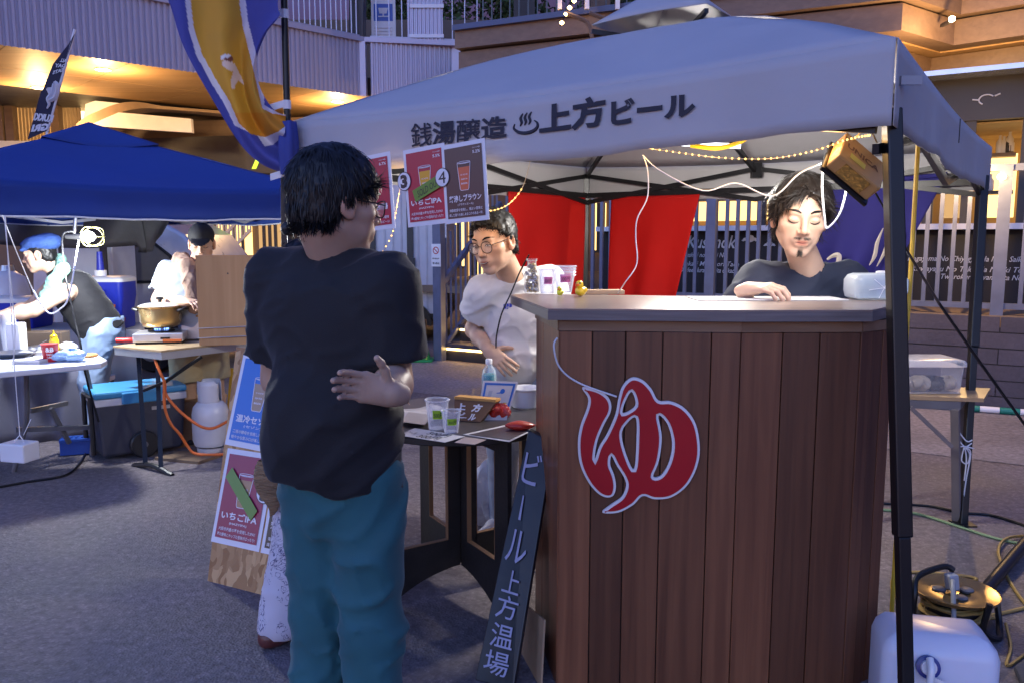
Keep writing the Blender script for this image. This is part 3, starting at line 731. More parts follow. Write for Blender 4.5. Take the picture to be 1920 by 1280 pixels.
w_ = MB().lathe((wx, TY-.12, wz), [(.12, -.0), (.24, -.01), (.265, .04), (.265, .14), (.24, .18), (.12, .18)], 28, axis=(0, 1, 0)).build('wheel', M('tyre', (.02, .02, .02), .8), tr, smooth=True)
rm = MB().lathe((wx, TY-.125, wz), [(.02, -.012), (.05, -.015), (.06, 0), (.13, .005), (.15, -.008), (.16, .0)], 28, axis=(0, 1, 0)); rm.build('rim', MAT['steel'], w_, smooth=True)
hb = MB()
for k in range(8):
    t = k*math.pi/4; hb.lathe((wx+.1*math.cos(t), TY-.128, wz+.1*math.sin(t)), [(.016, 0), (.016, .01)], 10, axis=(0, 1, 0))
hb.build('rim_hole', MAT['black'], w_)
fd = [(wx+.36*math.cos(t), wz+.34*math.sin(t)) for t in np.linspace(-.1, math.pi+.1, 18)]; fi = [(wx+.29*math.cos(t), wz+.29*math.sin(t)) for t in np.linspace(math.pi+.1, -.1, 18)]
MB().prism([(x, TY-.08, z) for x, z in fd+fi], (0, .3, 0)).build('fender', MAT['black'], tr)
z_ = MB(); c_ = at(672, 440, TY)
for i in range(24): pass
z_.tube([V((c_.x+.16*math.cos(t), TY-.03, c_.z+.16*math.sin(t))) for t in np.linspace(0, 6.28, 20)], .012, 5); z_.tube([V((c_.x+.09*math.cos(t), TY-.03, c_.z+.09*math.sin(t))) for t in np.linspace(.5, 5, 14)], .01, 5)
z_.build('round_logo', M('logo violet', (.35, .3, .45), .6), tr)
# ---- traffic cone
q = gnd(787, 676)
co = thing('traffic_cone', 'green plastic traffic cone standing on its square base', 'cone', q)
H = (676-574)/FPX*q.y*1.02
GR = M('cone green', (.012, .30, .07), .4, var=.08, sss=0)
MB().box((q.x-.17, q.y-.17, .002), (q.x+.17, q.y+.17, .03)).build('base', GR, co, bevel=.01)
MB().lathe((q.x, q.y, .03), [(.135, 0), (.13, .03), (.085, .35*H), (.05, .75*H), (.036, .93*H), (.03, .97*H), (.012, H-.03)], 24).build('body', GR, co, smooth=True)
# ================================================================== TENTS AND FLAGS
MAT['wcloth'] = Mcloth('pale canopy cloth', (.47, .46, .48), .7, .10)
MAT['bcloth'] = Mcloth('blue canopy cloth', (.03, .07, .30), .65, .15)
MAT['red'] = Mcloth('red cloth', (.66, .016, .014), .85, .4)
MAT['navy'] = Mcloth('navy cloth', (.045, .04, .25), .85, .3)
MAT['ink'] = M('navy ink', (.02, .02, .035), .7, var=.1)
FRc, FLc, BRc = at(1680, 88, 2.35), at(545, 236, 3.98), at(1858, 285, 4.7)
ZE = 2.06; 
for q in (FRc, FLc, BRc): q.z = ZE if q is not BRc else 2.02
BLc = V((.57, 6.33, 2.05))
def noise1(x, s=0): return math.sin(x*1.7+s)+.6*math.sin(x*3.9+1.3*s+1)+.35*math.sin(x*8.3+2.1*s+2)
t_vf = {}
def tent(name, label, C, apex, hv, cloth, frame, power=1.5, sag=.05, cap=None, trim=None, legs=True, legw=.045, seed=0, cutin=0):
    c0 = sum(C, V((0, 0, 0)))/4; VF = []
    t = thing(name, label, 'tent', V((c0.x, c0.y, 0)))
    ca = MB()
    for i in range(4):
        a, b = C[i], C[(i+1) % 4]
        def f(u, v, a=a, b=b, i=i):
            e = a.lerp(b, u); w = v*(1-cutin); q = e.lerp(V((apex.x, apex.y, e.z)), w)
            h = 1-(1-w)**power
            s = -sag*math.sin(math.pi*u)*4*w*(1-w)
            return V((q.x, q.y, e.z+(apex.z-e.z)*h+s*(1-w)-.03*math.sin(math.pi*u)*(1-w)**3+.006*noise1(u*6+v*4, i+seed)*(1-w)*min(1, 4*w)))
        ca.grid(f, 28, 14)
    canopy = ca.build('canopy', cloth, t, smooth=True, solid=.002)
    for i in range(4):
        a, b = C[i], C[(i+1) % 4]; d = (b-a).normalized(); nn = V((d.y, -d.x, 0))
        if nn.dot(a-c0) < 0: nn = -nn
        va = MB()
        def f(u, v, a=a, b=b, nn=nn, i=i):
            e = a.lerp(b, u); L = (b-a).length
            w = .0065*noise1(u*L*2.2, i*2+seed)*v+.0022*noise1(u*L*7, i+seed)*v
            dip = -.03*math.sin(math.pi*u)
            w *= min(1, 8*u, 8*(1-u)); return e+nn*(.004+w)+V((0, 0, dip-hv*v-.004*noise1(u*L*3, i)*v))
        VF.append((f, nn)); va.grid(f, 180, 6)
        vo = va.build('valance', cloth, t, smooth=True, solid=.002)
        if trim:
            MB().tube([f(k/40, 1)+nn*.003 for k in range(41)], .006, 5).build('edge_trim', trim, vo)
    t_vf[name] = VF; return t, c0
BK_ = MAT['black']
wt, wc0 = tent('white_canopy_tent', 'white pop-up tent with dark brush lettering on its front valance', [FLc, FRc, BRc, BLc], V((.84, 4.34, 2.58)), .235, MAT['wcloth'], BK_, power=1.35, sag=.0, seed=3, cutin=.12)
# top cap floating over the vent
ctr = V((.84, 4.34, 0)); cp_ = MB()
cc = [ctr+(V((q.x, q.y, 0))-ctr)*.23+V((0, 0, 2.575)) for q in (FLc, FRc, BRc, BLc)]
for i in range(4):
    a, b = cc[i], cc[(i+1) % 4]
    cp_.grid(lambda u, v: a.lerp(b, u).lerp(V((ctr.x, ctr.y, 2.83)), v)+V((0, 0, .01*math.sin(math.pi*u)*(1-v))), 8, 5)
cp_.build('vent_cap', MAT['wcloth'], wt, smooth=True, solid=.003)
for q in cc: MB().bar(V((ctr.x, ctr.y, 2.50)), q-V((0, 0, .03)), .02).build('cap_strut', BK_, wt)
# legs: outer tube over a thinner inner tube with a foot plate
def leg(par, top, foot, split=.55, w1=.05, w2=.038):
    m = top.lerp(foot, split)
    o = MB().bar(top, m, w1, up=(0, 1, 0)).build('leg', BK_, par, bevel=.005)
    MB().bar(m, foot, w2, up=(0, 1, 0)).build('inner_tube', BK_, o, bevel=.004)
    MB().box((foot.x-.05, foot.y-.05, foot.z), (foot.x+.05, foot.y+.05, foot.z+.008)).build('foot_plate', BK_, o)
    return o
fr_top = at(1672, 205, 2.43); fr_foot = V((at(1700, 1440, 2.22).x, 2.22, 0))
leg(wt, fr_top, fr_foot, .66, .046, .036)
br_top = at(1843, 330, 4.55); br_foot = gnd(1805, 982)
leg(wt, br_top, br_foot, .5, .048, .038)
fl_foot = V((at(548, 1010, 3.98).x-.02, 3.98, 0)); leg(wt, V((FLc.x-.03, 3.99, 2.0)), fl_foot, .5, .04, .034)
leg(wt, V((BLc.x, BLc.y, 2.0)), V((BLc.x, BLc.y, 0)), .5, .045, .036)
# scissor truss bars on each side
TOPS = [V((FLc.x+.03, FLc.y+.05, 1.98)), V((FRc.x-.02, FRc.y+.05, 1.98)), V((BRc.x-.06, BRc.y-.05, 1.95)), V((BLc.x, BLc.y-.06, 1.98))]
def truss(a, b, dz=.30, n=2):
    for k in range(n):
        p, q = a.lerp(b, k/n), a.lerp(b, (k+1)/n); d = V((0, 0, dz))
        MB().bar(p, q-d, .022, .03).build('truss_bar', BK_, wt); MB().bar(p-d, q, .018, .03).build('truss_bar', BK_, wt)
truss(TOPS[0], TOPS[1], .16); truss(TOPS[1], TOPS[2], .22); truss(TOPS[2], TOPS[3], .2); truss(TOPS[3], TOPS[0], .2)
for i, (q, r) in enumerate(zip(TOPS, TOPS[1:]+TOPS[:1])):
    m = q.lerp(r, .5); MB().bar(m-V((0, 0, .02)), V((ctr.x, ctr.y, 2.38)), .022, .03).build('roof_strut', BK_, wt)
    MB().bar(q, V((ctr.x, ctr.y, 2.50)), .02, .03).build('rafter', BK_, wt)
    MB().box((m.x-.03, m.y-.03, m.z-.06), (m.x+.03, m.y+.03, m.z+.04)).build('truss_joint', BK_, wt)
MB().box((ctr.x-.04, ctr.y-.04, 2.3), (ctr.x+.04, ctr.y+.04, 2.5)).build('centre_hub', BK_, wt)
bar_l = TOPS[3].lerp(TOPS[0], 1.0)
hang = 1.835
b0, b1, b2 = V((TOPS[0].x, TOPS[0].y, hang)), V((BLc.x, BLc.y-.04, hang)), V((TOPS[2].x, TOPS[2].y, hang-.01))
MB().bar(b1, b2, .03, .035).build('rear_rail', BK_, wt); MB().bar(b0, b1, .03, .035).build('side_rail', BK_, wt)
# front plane helpers
FU = (FRc-FLc); FU = V((FU.x, FU.y, 0)).normalized(); FNn = V((FU.y, -FU.x, 0))
def fp(px, py, n=.03): return onpl(px, py, FLc+FNn*n, FNn)
# valance lettering, pieces follow the printed slant
def onval(q, e=.008):     # lay a point of the front plane onto the rippled valance
    f, nn = t_vf['white_canopy_tent'][0]; u = (V((q.x, q.y, 0))-V((FLc.x, FLc.y, 0))).dot(FU)/((FRc-FLc).length); u = max(0, min(1, u))
    zt, zb = f(u, 0).z, f(u, 1).z; r = f(u, max(0, min(1, (zt-q.z)/(zt-zb)))); return V((r.x, r.y, q.z))+nn*e
def vtext(txt, px0, py0, px1, py1, hpx0, hpx1, bold):
    a, b = fp(px0, py0), fp(px1, py1); L = (b-a)
    vs, fs = glyphs(txt, bold); x0 = min(v[0] for v in vs); x1 = max(v[0] for v in vs)
    h0 = fp(px0, py0-hpx0).z-a.z; h1 = fp(px1, py1-hpx1).z-b.z
    yy0 = min(v[1] for v in vs); yy1 = max(v[1] for v in vs)
    out = []
    for x, y in vs:
        t = (x-x0)/(x1-x0); q = a+L*t; q.z += (y-yy0)/(yy1-yy0)*(h0+(h1-h0)*t); out.append(onval(q))
    MB().add(out, fs).build('lettering', MAT['ink'], wt)
vtext('銭湯醸造', 764, 279, 946, 258, 48, 42, .03)
vtext('上方', 1006, 253, 1130, 237, 56, 62, .04)
vtext('ビール', 1140, 236, 1298, 216, 50, 46, .045)
# hot-spring mark
hs = MB()
def hp(x, y): return onval(fp(957+x, 250-y), .003)
ring = [(2, 18), (0, 10), (8, 3), (22, 1), (36, 5), (44, 12), (44, 20), (38, 25)]
pts = catmull([hp(x, y) for x, y in ring], 6); hs.tube(pts, [.002, .006, .008, .006, .002], 5)
for dx in (0, 8, 16):
    hs.tube(catmull([hp(12+dx, 14+dx*.2), hp(15+dx, 21+dx*.2), hp(13+dx, 29+dx*.2), hp(17+dx, 38+dx*.2)], 5), [.002, .006, .006, .002], 5)
hs.build('hot_spring_mark', MAT['ink'], wt)
o = MB().box((fr_top.x+.0, fr_top.y-.05, fr_top.z+.06), (fr_top.x+.06, fr_top.y-.04, fr_top.z+.085)).build('strap_tab', M('strap grey', (.3, .3, .33), .7), wt)

# ---- posters
PB = {}
def mcol(k, c, rough=.35): 
    if k not in PB: PB[k] = M('print '+k, c, rough, var=.03, coat=.3)
    return PB[k]
def poster(F, w, h, bg, beer, title, sub, l1, l2, pct, num, label, grp, sold=False, cat='poster', tape_text='SOLD OUT', numside=-1):
    t = thing('beer_poster', label, cat, F.p(w/2, 0), grp)
    n = 0
    if F.N.y > 0 and F.N.dot(V((0, 0, CAMZ))-F.O) < 0: n = 1
    sgn = 1 if F.N.dot(V((0, 0, CAMZ))-F.O) > 0 else -1
    Q = lambda u, v, d=0: F.p(u*w, v*h, sgn*d)
    def rc(mb, u0, v0, u1, v1, d): return mb.add([Q(u0, v0, d), Q(u1, v0, d), Q(u1, v1, d), Q(u0, v1, d)], [(0, 1, 2, 3)])
    bend = lambda u, v: .004*math.sin(u*5+v*3)
    MB().grid(lambda u, v: Q(u, v, -.002), 4, 4).build('sheet', mcol('paper', (.72, .72, .78)), t, solid=.0015)
    rc(MB(), .07, .06, .93, .945, .0012).build('printed_panel', mcol(bg[0], bg[1]), t)
    k = w/h
    cup = [(.36, .74), (.40, .42), (.42, .40), (.58, .40), (.60, .42), (.66, .74)]
    MB().add([Q(u, v, .002) for u, v in [(.365, .69), (.40, .42), (.42, .40), (.58, .40), (.60, .42), (.65, .69)]], [tuple(range(6))]).build('cup_print', mcol(beer[0], beer[1]), t)
    ol = MB()
    for a, b in zip(cup, cup[1:]+cup[:1]): ol.bar(Q(*a, .0025), Q(*b, .0025), .0022*h/.3, .0006, up=F.N)
    ol.tube([Q(.51+.15*math.cos(x), .745+.014*math.sin(x), .0025) for x in np.linspace(0, 6.283, 18)], .0012*h/.3, 4)
    ol.build('cup_outline', mcol('lineart', (.75, .72, .78)), t)
    tx = MB(); f = lambda d: (lambda u, v: Q(u, v, d))
    def wl(s, v, size, wid, bold=.02, u=.5):  # size in fractions of height
        vs, fs = glyphs(s, bold); x0 = min(a[0] for a in vs); x1 = max(a[0] for a in vs)
        tx.add([Q(u-wid/2+(x-x0)/(x1-x0)*wid, v+y*size, .0026) for x, y in vs], fs)
    for i, s in enumerate(('KAMI', 'GATA', 'BEER')): wl(s, .585-i*.055, .026, .15, .02, .505)
    wl(title, .27, .085, .74, .03); wl(sub, .215, .03, .36, .02); wl(l1, .145, .04, .76, .012); wl(l2, .085, .04, .78, .012)
    wl(pct, .84, .05, .17, .02, .81); wl('アルコール度数', .90, .018, .17, .01, .81)
    stuff(tx.build('lettering', mcol('lineart', (.75, .72, .78)), t))
    if num:
        c = (.0 if numside < 0 else .93, .60) ; r = .17
        bd = MB().add([Q(c[0]+r*math.cos(x), c[1]+r*k*math.sin(x), .004) for x in np.linspace(0, 6.283, 29)[:-1]], [tuple(range(28))]).build('number_badge', mcol('ink', (.015, .015, .03)), t)
        MB().add([Q(c[0]+r*.92*math.cos(x), c[1]+r*.92*k*math.sin(x), .005) for x in np.linspace(0, 6.283, 29)[:-1]], [tuple(range(28))]).build('badge_face', mcol('paper', (.72, .72, .78)), bd)
        nm = MB(); letter(nm, num, lambda u, v: Q(c[0]+u, c[1]+v, .006), -.085, -.075, .215, width=.17, bold=.06); nm.build('numeral', mcol('ink', (.015, .015, .03)), bd)
    if sold:
        sg_ = 1 if sold == 1 else -1
        c0 = (.60, .47) if sold == 1 else (.48, .55)
        du = V((.36, .085*sg_, 0)); dv = V((-.03*sg_, .075, 0)) if sold == 1 else V((.05, .055, 0))
        if sold == 2: du = V((.33, -.20, 0))
        P = [Q(c0[0]+a*du.x+b*dv.x, c0[1]+a*du.y+b*dv.y, .009) for a, b in ((-1, -1), (1, -1), (1, 1), (-1, 1))]
        tp = MB().add(P, [(0, 1, 2, 3)]).build('green_tape', mcol('tape', (.12, .26, .035)), t, solid=.0006)
        if sold == 1:
            vs, fs = glyphs(tape_text, .0, .2); x0 = min(a[0] for a in vs); x1 = max(a[0] for a in vs)
            mb = MB(); mb.add([Q(c0[0]+((x-x0)/(x1-x0)*1.5-.75)*du.x+(y*1.6-.6)*dv.x, c0[1]+((x-x0)/(x1-x0)*1.5-.75)*du.y+(y*1.6-.6)*dv.y, .0105) for x, y in vs], fs)
            mb.build('tape_writing', mcol('ink', (.015, .015, .03)), tp)
    return t
CR = ('crimson', (.42, .012, .05)); BR = ('brown', (.085, .042, .045)); BLU = ('blue', (.02, .16, .55)); WINE = ('wine', (.30, .02, .075))
def frame_px(tl_, tr_, br_, bl_, n=.05):
    a, b, c, d = [fp(*q, n) for q in (bl_, br_, tr_, tl_)]
    return Frame(a, b-a, d-a), (b-a).length, (d-a).length
F_, w, h = frame_px((762, 282), (839, 271), (842, 418), (765, 427), .06)
poster(F_, w, h, CR, ('amber', (.72, .36, .02)), 'いちごIPA', '(HAZYIPA)', '大阪市内産の苺を使用したIPA!!', '苺の酸味とホップの苦味がばっちり!', '5.5%', '3', 'crimson strawberry beer poster numbered 3 with a green sold out tape, hung from the valance', 'beer posters hung from the valance', sold=1)
F_, w, h = frame_px((845, 273), (929, 262), (917, 412), (836, 421), .08)
poster(F_, w, h, BR, ('orange beer', (.62, .12, .05)), '薪沸しブラウン', '(ブラウンエール)', '燻製麦芽を使用し、程よい苦味と', '燻した香りを楽しめるコクのある一杯。', '5.2%', '4', 'brown ale poster numbered 4 with an orange cup, hung from the valance', 'beer posters hung from the valance')
F_, w, h = frame_px((678, 298), (750, 289), (741, 428), (668, 437), .06)
poster(F_, w, h, CR, ('yellow', (.62, .50, .015)), '南夏の秘湯', '(ココナッツサワー)', 'ココナッツの風味×サワーの酸味', '飲みやすいトロピカルなビール!', '6.7%', None, 'crimson poster with a yellow beer cup, hung from the valance by the glasses-wearing customer', 'beer posters hung from the valance')

# ---- norens (red cloths) and navy cloth at the back
def hang_cloth(name, label, a, b, drop, mat, tilt=(0, 0), grp=None, waves=3, amp=.03, side=None, zb=None):
    a = V(a); b = V(b); d = (b-a).normalized(); nn = V((d.y, -d.x, 0))
    t = thing(name, label, 'cloth', a.lerp(b, .5)-V((0, 0, drop)), grp)
    def f(u, v):
        q = a.lerp(b, u); q = q+d*(tilt[0]*(1-u)+tilt[1]*u)*v
        w = amp*v*math.sin(u*waves*2*math.pi+1)+amp*.4*math.sin(u*waves*4.3+v*3)*v
        return q+nn*w-V((0, 0, drop*v))
    MB().grid(f, 40, 20).build('cloth', mat, t, smooth=True, solid=.002)
    hm = MB().tube([f(k/20, 0)+V((0, 0, .004)) for k in range(21)], .014, 8).build('hem_sleeve', mat, t)
    return t, f
def edge_pt(a, b, px):
    n = (b-a); n = V((n.y, -n.x, 0)).normalized(); q = onpl(px, 450, a, n); return V((q.x, q.y, hang-.005))
nz = lambda a, py: a.z-onpl(0, 0, a, V((0, 1, 0))).z
def drop_to(a, py): return a.z-at(960, py, a.y).z
a, b = edge_pt(b0, b1, 953), edge_pt(b0, b1, 1097)
b = b.lerp(a, .0)
hang_cloth('red_noren', 'red half curtain behind the man in the white shirt', a, b, drop_to(a, 570), MAT['red'], (.0, -.05), 'red half curtains', 2, .03)
a, b = edge_pt(b1, b2, 1145), edge_pt(b1, b2, 1311)
hang_cloth('red_noren', 'red half curtain between the fence bars and the dark-shirted vendor', a, b, drop_to(a, 558), MAT['red'], (0, -.17), 'red half curtains', 2, .03)
a, b = edge_pt(b1, b2, 1535), edge_pt(b1, b2, 1768); b.z += .04
nv, nf = hang_cloth('navy_noren', 'navy cloth with cream steam mark behind the dark-shirted vendor', a, b, drop_to(b, 560), MAT['navy'], (-.1, -.33), None, 2, .05)
lgm = MB(); CRM = M('cream print', (.62, .55, .5), .8)
def nfp(px, py):
    n = (b2-b1); n = V((n.y, -n.x, 0)).normalized(); return onpl(px, py, edge_pt(b1, b2, 1600)+n*.085, n)
for pts, r in (([(1630, 498), (1640, 480), (1645, 455), (1656, 428)], .012), ([(1644, 500), (1660, 470), (1664, 450), (1674, 418)], .012), ([(1662, 500), (1676, 468), (1686, 430)], .010)):
    q = [nfp(*p) for p in pts]; lgm.tube(catmull(q, 5), [.002, r, r*.9, .002], 4)
lgm.tube(catmull([nfp(1551, 487), (nfp(1562, 480)), nfp(1573, 480), nfp(1570, 500), nfp(1562, 520)], 5), [.006, .014, .016, .012], 4)
stuff(lgm.build('steam_mark', CRM, nv))

# ---- front tall flag pole with beer flag
fpole = thing('flag_pole', 'tall thin black pole taped to the white tent leg', 'pole', V((at(541, 440, 3.9).x, 3.9, 0)))
pb_, pt_ = V((at(541, 440, 3.9).x, 3.9, .02)), at(531, -60, 3.9)
MB().tube([pb_, pt_], .016, 10).build('pole', BK_, fpole, smooth=True)
TAPE = M('white tape', (.7, .7, .72), .5)
for px, py, tl_ in ((534, 27, .05), (538, 197, .06), (541, 326, .05)):
    q = at(px, py, 3.9); MB().tube([q-V((0, 0, .02)), q+V((0, 0, .02))], .019, 10).build('tape', TAPE, fpole)
    MB().obox(q+V((-.04, -.012, -.005)), (1, 0, .3), (0, 0, 1), (0, 1, 0), .045, .016, .002).build('tape_tail', TAPE, fpole)
kb_ = at(540, 429, 3.86); MB().lathe(kb_, [(.001, -.034), (.022, -.028), (.034, -.01), (.034, .012), (.02, .03), (.001, .034)], 18).build('clamp_knob', MAT['blackp'], fpole, smooth=True)
FY = 3.86
Ledge = catmull([V((x, y, 0)) for x, y in ((268, -90), (315, 0), (345, 90), (400, 190), (450, 270), (490, 308), (530, 324))], 8)
Redge = catmull([V((x, y, 0)) for x, y in ((525, -90), (521, 8), (524, 30), (500, 62), (482, 110), (486, 160), (512, 205), (536, 216))], 7)
def samp(c, t):
    t = max(0, min(.9999, t))*(len(c)-1); i = int(t); return c[i].lerp(c[i+1], t-i)
def inpoly(x, y, P):
    r = False; j = len(P)-1
    for i in range(len(P)):
        if (P[i][1] > y) != (P[j][1] > y) and x < (P[j][0]-P[i][0])*(y-P[i][1])/(P[j][1]-P[i][1])+P[i][0]: r = not r
        j = i
    return r
YEL = [(350, -90), (357, 0), (363, 50), (378, 100), (405, 150), (430, 190), (448, 232), (470, 252), (497, 258), (522, 247), (537, 236), (537, 218), (510, 213), (492, 204), (484, 170), (470, 110), (455, 50), (436, -90)]
WHT = [(338, -90), (347, 0), (354, 55), (368, 104), (396, 156), (421, 196), (440, 236), (452, 242), (482, 254), (496, 275), (512, 272), (530, 256), (540, 240), (537, 215), (508, 205), (496, 198), (494, 165), (481, 104), (466, 45), (448, -90)]
BOD = [(430, 118), (440, 120), (446, 132), (455, 150), (458, 160), (448, 152), (441, 158), (440, 168), (434, 166), (433, 150), (437, 135), (424, 130)]
def ell_(x, y, cx, cy, rx, ry): return ((x-cx)/rx)**2+((y-cy)/ry)**2 < 1
def flagcol(x, y):
    if ell_(x, y, 425, 110, 11, 8) and y < 109+.5*(425-x): return (.75, .75, .8)
    if ell_(x, y, 427, 111, 10, 7) and y < 114+.35*(425-x)*-1: return (.2, .07, .05)
    if ell_(x, y, 426, 119, 10, 9) or inpoly(x, y, BOD): return (.72, .58, .5)
    if inpoly(x, y, YEL): return (.62, .33, .035) if y < 212 else (.62, .26, .02)
    if inpoly(x, y, WHT): return (.68, .66, .74)
    return (.065, .075, .33)
fg = thing('beer_flag', 'blue flag with a yellow beer glass and small bather, gathered on the tall pole', 'flag', at(420, 200, FY))
nu, nv_ = 110, 150; vs = []; cols = []
for j in range(nv_+1):
    v = j/nv_; l_, r_ = samp(Ledge, v), samp(Redge, v)
    for i in range(nu+1):
        u = i/nu; q = l_.lerp(r_, u); px, py = q.x, q.y
        dep = FY-.06*math.sin(u*6.5+v*2.2)*(1-.3*v)-.035*math.sin(u*13+v*6)-.05*math.sin(v*5)*(1-u)
        vs.append(at(px, py, dep)); cols.append((*flagcol(px, py), 1))
me_ = MB().add(vs, [(j*(nu+1)+i, j*(nu+1)+i+1, (j+1)*(nu+1)+i+1, (j+1)*(nu+1)+i) for j in range(nv_) for i in range(nu)])
fo = me_.build('flag_cloth', None, fg, smooth=True)
fo.data.materials.clear()
mt = M('flag print', (1, 1, 1), .75, var=.04, tint=True); n, l = nt(mt)
t_ = n.new('ShaderNodeBsdfTranslucent'); mx = n.new('ShaderNodeMixShader'); mx.inputs[0].default_value = .3
l.new(n['Vector Math'].outputs[0], t_.inputs[0]); l.new(n['Principled BSDF'].outputs[0], mx.inputs[1]); l.new(t_.outputs[0], mx.inputs[2]); l.new(mx.outputs[0], n['Material Output'].inputs[0])
fo.data.materials.append(mt)
ca = fo.data.color_attributes.new('tint', 'FLOAT_COLOR', 'POINT'); ca.data.foreach_set('color', np.array(cols, dtype=np.float32).ravel())
wr = MB()
def wf(u, v):
    c = at(541, 228+100*v, 3.88); r = .03+.006*math.sin(u*25)+.012*math.sin(v*3.14); a = u*6.283
    return c+V((r*math.cos(a), r*math.sin(a), 0))
wr.grid(wf, 40, 10); wr.build('flag_wrap', M('flag blue', (.03, .05, .26), .75), fg, smooth=True)
# ---- black feather flag with mirrored lettering behind the blue tent
FY2 = 7.6
ff = thing('feather_flag', 'slim dark feather flag with white mirrored lettering behind the blue tent', 'flag', V((at(85, 260, FY2).x, FY2, 0)))
top_, bot_ = at(141, 62, FY2), at(88, 250, FY2)
MB().tube([top_+V((.0, 0, .03)), at(118, 140, FY2), bot_, V((bot_.x-.1, FY2, 0))], .012, 6).build('pole', MAT['white'], ff)
OUT = [at(x, y, FY2-.01) for x, y in ((140, 64), (128, 84), (100, 120), (84, 160), (76, 175), (52, 262), (88, 246), (112, 150))]
MB().add(OUT, [tuple(range(len(OUT)))]).build('flag_cloth', M('flag black', (.016, .015, .04), .8), ff, solid=.003)
tx = MB()
def mtext(s, x0, y0, x1, y1, hpx, bold=.04):   # mirrored, along a slanted baseline
    vs, fs = glyphs(s, bold); a0 = min(v[0] for v in vs); a1 = max(v[0] for v in vs)
    out = []
    for x, y in vs:
        t = 1-(x-a0)/(a1-a0); px = x0+(x1-x0)*t; py = y0+(y1-y0)*t; out.append(at(px+y*hpx*.28, py-y*hpx, FY2-.02))
    MB().add(out, fs).build('lettering', MAT['text'], ff)
mtext('ALL', 112, 116, 124, 118, 9); mtext('DAY', 102, 126, 122, 127, 9); mtext('EATS', 98, 140, 118, 134, 9)
mtext('KUKKI', 62, 225, 98, 229, 17, .06); mtext('GRI', 58, 247, 90, 244, 17, .06)
MB().tube(catmull([at(x, y, FY2-.02) for x, y in ((102, 155), (108, 162), (104, 182), (92, 188), (98, 175), (102, 158))], 5), .02, 4).tube(catmull([at(x, y, FY2-.02) for x, y in ((92, 166), (96, 178), (90, 186), (92, 196), (88, 204))], 4), [.03, .02, .006], 4).build('emblem', MAT['text'], ff)

# ---- blue tent over the food stall
bA, bB = at(-200, 396, 4.5), at(612, 415, 6.15)
hvb = .2
bA.z = bB.z = 1.66+hvb; e = (bB-bA); L_ = e.length; bn = V((-e.y, e.x, 0)).normalized()*L_
bC, bD = bB+bn, bA+bn
bapex = V(((bA.x+bC.x)/2, (bA.y+bC.y)/2, 2.33))
bt, bc0 = tent('blue_canopy_tent', 'blue pop-up tent over the food stall with white edged valance', [bA, bB, bC, bD], bapex, hvb, MAT['bcloth'], BK_, power=1.05, sag=.10, trim=MAT['white'], seed=9)
GF = M('grey frame', (.45, .45, .48), .4, .5)
cc = [V((bapex.x, bapex.y, 0))+(V((q.x, q.y, 0))-V((bapex.x, bapex.y, 0)))*.30+V((0, 0, 2.215)) for q in (bA, bB, bC, bD)]
cpm = MB()
for i in range(4):
    a, b = cc[i], cc[(i+1) % 4]
    cpm.grid(lambda u, v: a.lerp(b, u).lerp(V((bapex.x, bapex.y, 2.385)), v)-V((0, 0, .045*math.sin(math.pi*u)*(1-v))), 12, 6)
cpm.build('vent_cap', MAT['bcloth'], bt, smooth=True, solid=.006)
for q in (bB, bC, bD): MB().bar(V((q.x, q.y, 1.8)).lerp(bapex*1, .015), V((q.x, q.y, 0)), .035).build('leg', GF, bt)
tb = [V((q.x, q.y, 1.8)).lerp(V((bapex.x, bapex.y, 1.8)), .09) for q in (bA, bB, bC, bD)]
for i in range(4):
    a, b = tb[i], tb[(i+1) % 4]; m = a.lerp(b, .5); dz = V((0, 0, .15))
    for p, q in ((a, m), (m, b)):
        MB().bar(p, q-dz, .015, .025).build('truss_bar', GF, bt); MB().bar(p-dz, q, .015, .025).build('truss_bar', GF, bt)
# dark tarp hung along the back of the stall
ta = thing('dark_tarp', 'dark grey tarpaulin hung under the back of the blue tent', 'tarp', V((bD.x, bD.y, 1.2)))
def tf(u, v):
    a = at(-60, 396, 7.4); b = at(328, 408, 7.4)
    q = a.lerp(b, u); low = at(0, 452+14*math.sin(u*3.1)+(18*u if u > .8 else 0)-(30*(u-.9)*10 if u > .95 else 0), 7.4).z
    return V((q.x-.12*v*(u > .85), q.y+.06*math.sin(u*14+v*2), q.z+.12+(low-q.z-.12)*v))
MB().grid(tf, 50, 8).build('sheet', M('tarp', (.035, .033, .036), .6, bump=.3, bs=8), ta, smooth=True, solid=.003)
# ================================================================== COUNTER
PLK = Mwood('counter plank', (.100, .034, .015), (.235, .092, .040), .42, axis=2, orand=.42, bump=.35, coat=.12)
TRM = Mwood('counter trim', (.16, .085, .045), (.26, .15, .085), .4, axis=0, orand=.1)
TOPM = Mwood('counter top', (.22, .16, .13), (.32, .24, .20), .32, axis=0, orand=.05, bump=.1, coat=.3)
PLY = M('plywood edge', (.16, .13, .12), .5, var=.3, vs=90, stretch=(.05, .05, 1))
CP = [gnd(1004, 1176), gnd(1044, 1284), gnd(1366, 1300), gnd(1578, 1297), gnd(1638, 1266), V((0, 0, 0)), V((0, 0, 0))]
CP = [V((q.x, q.y, 0)) for q in CP]; CP[5] = V((CP[4].x+.03, 2.93, 0)); CP[6] = V((CP[0].x+.02, 3.10, 0))
ZC = 1.285
ct = thing('bar_counter', 'tall dark plank clad bar counter with angled sides', 'counter', (sum(q.x for q in CP)/7, 2.95, 0))
counts = [3, 5, 3, 3, 0, 0]
xs_a = [0, .185, .37, .575, .84, 1]; xs_b = [0, .35, .66, 1]
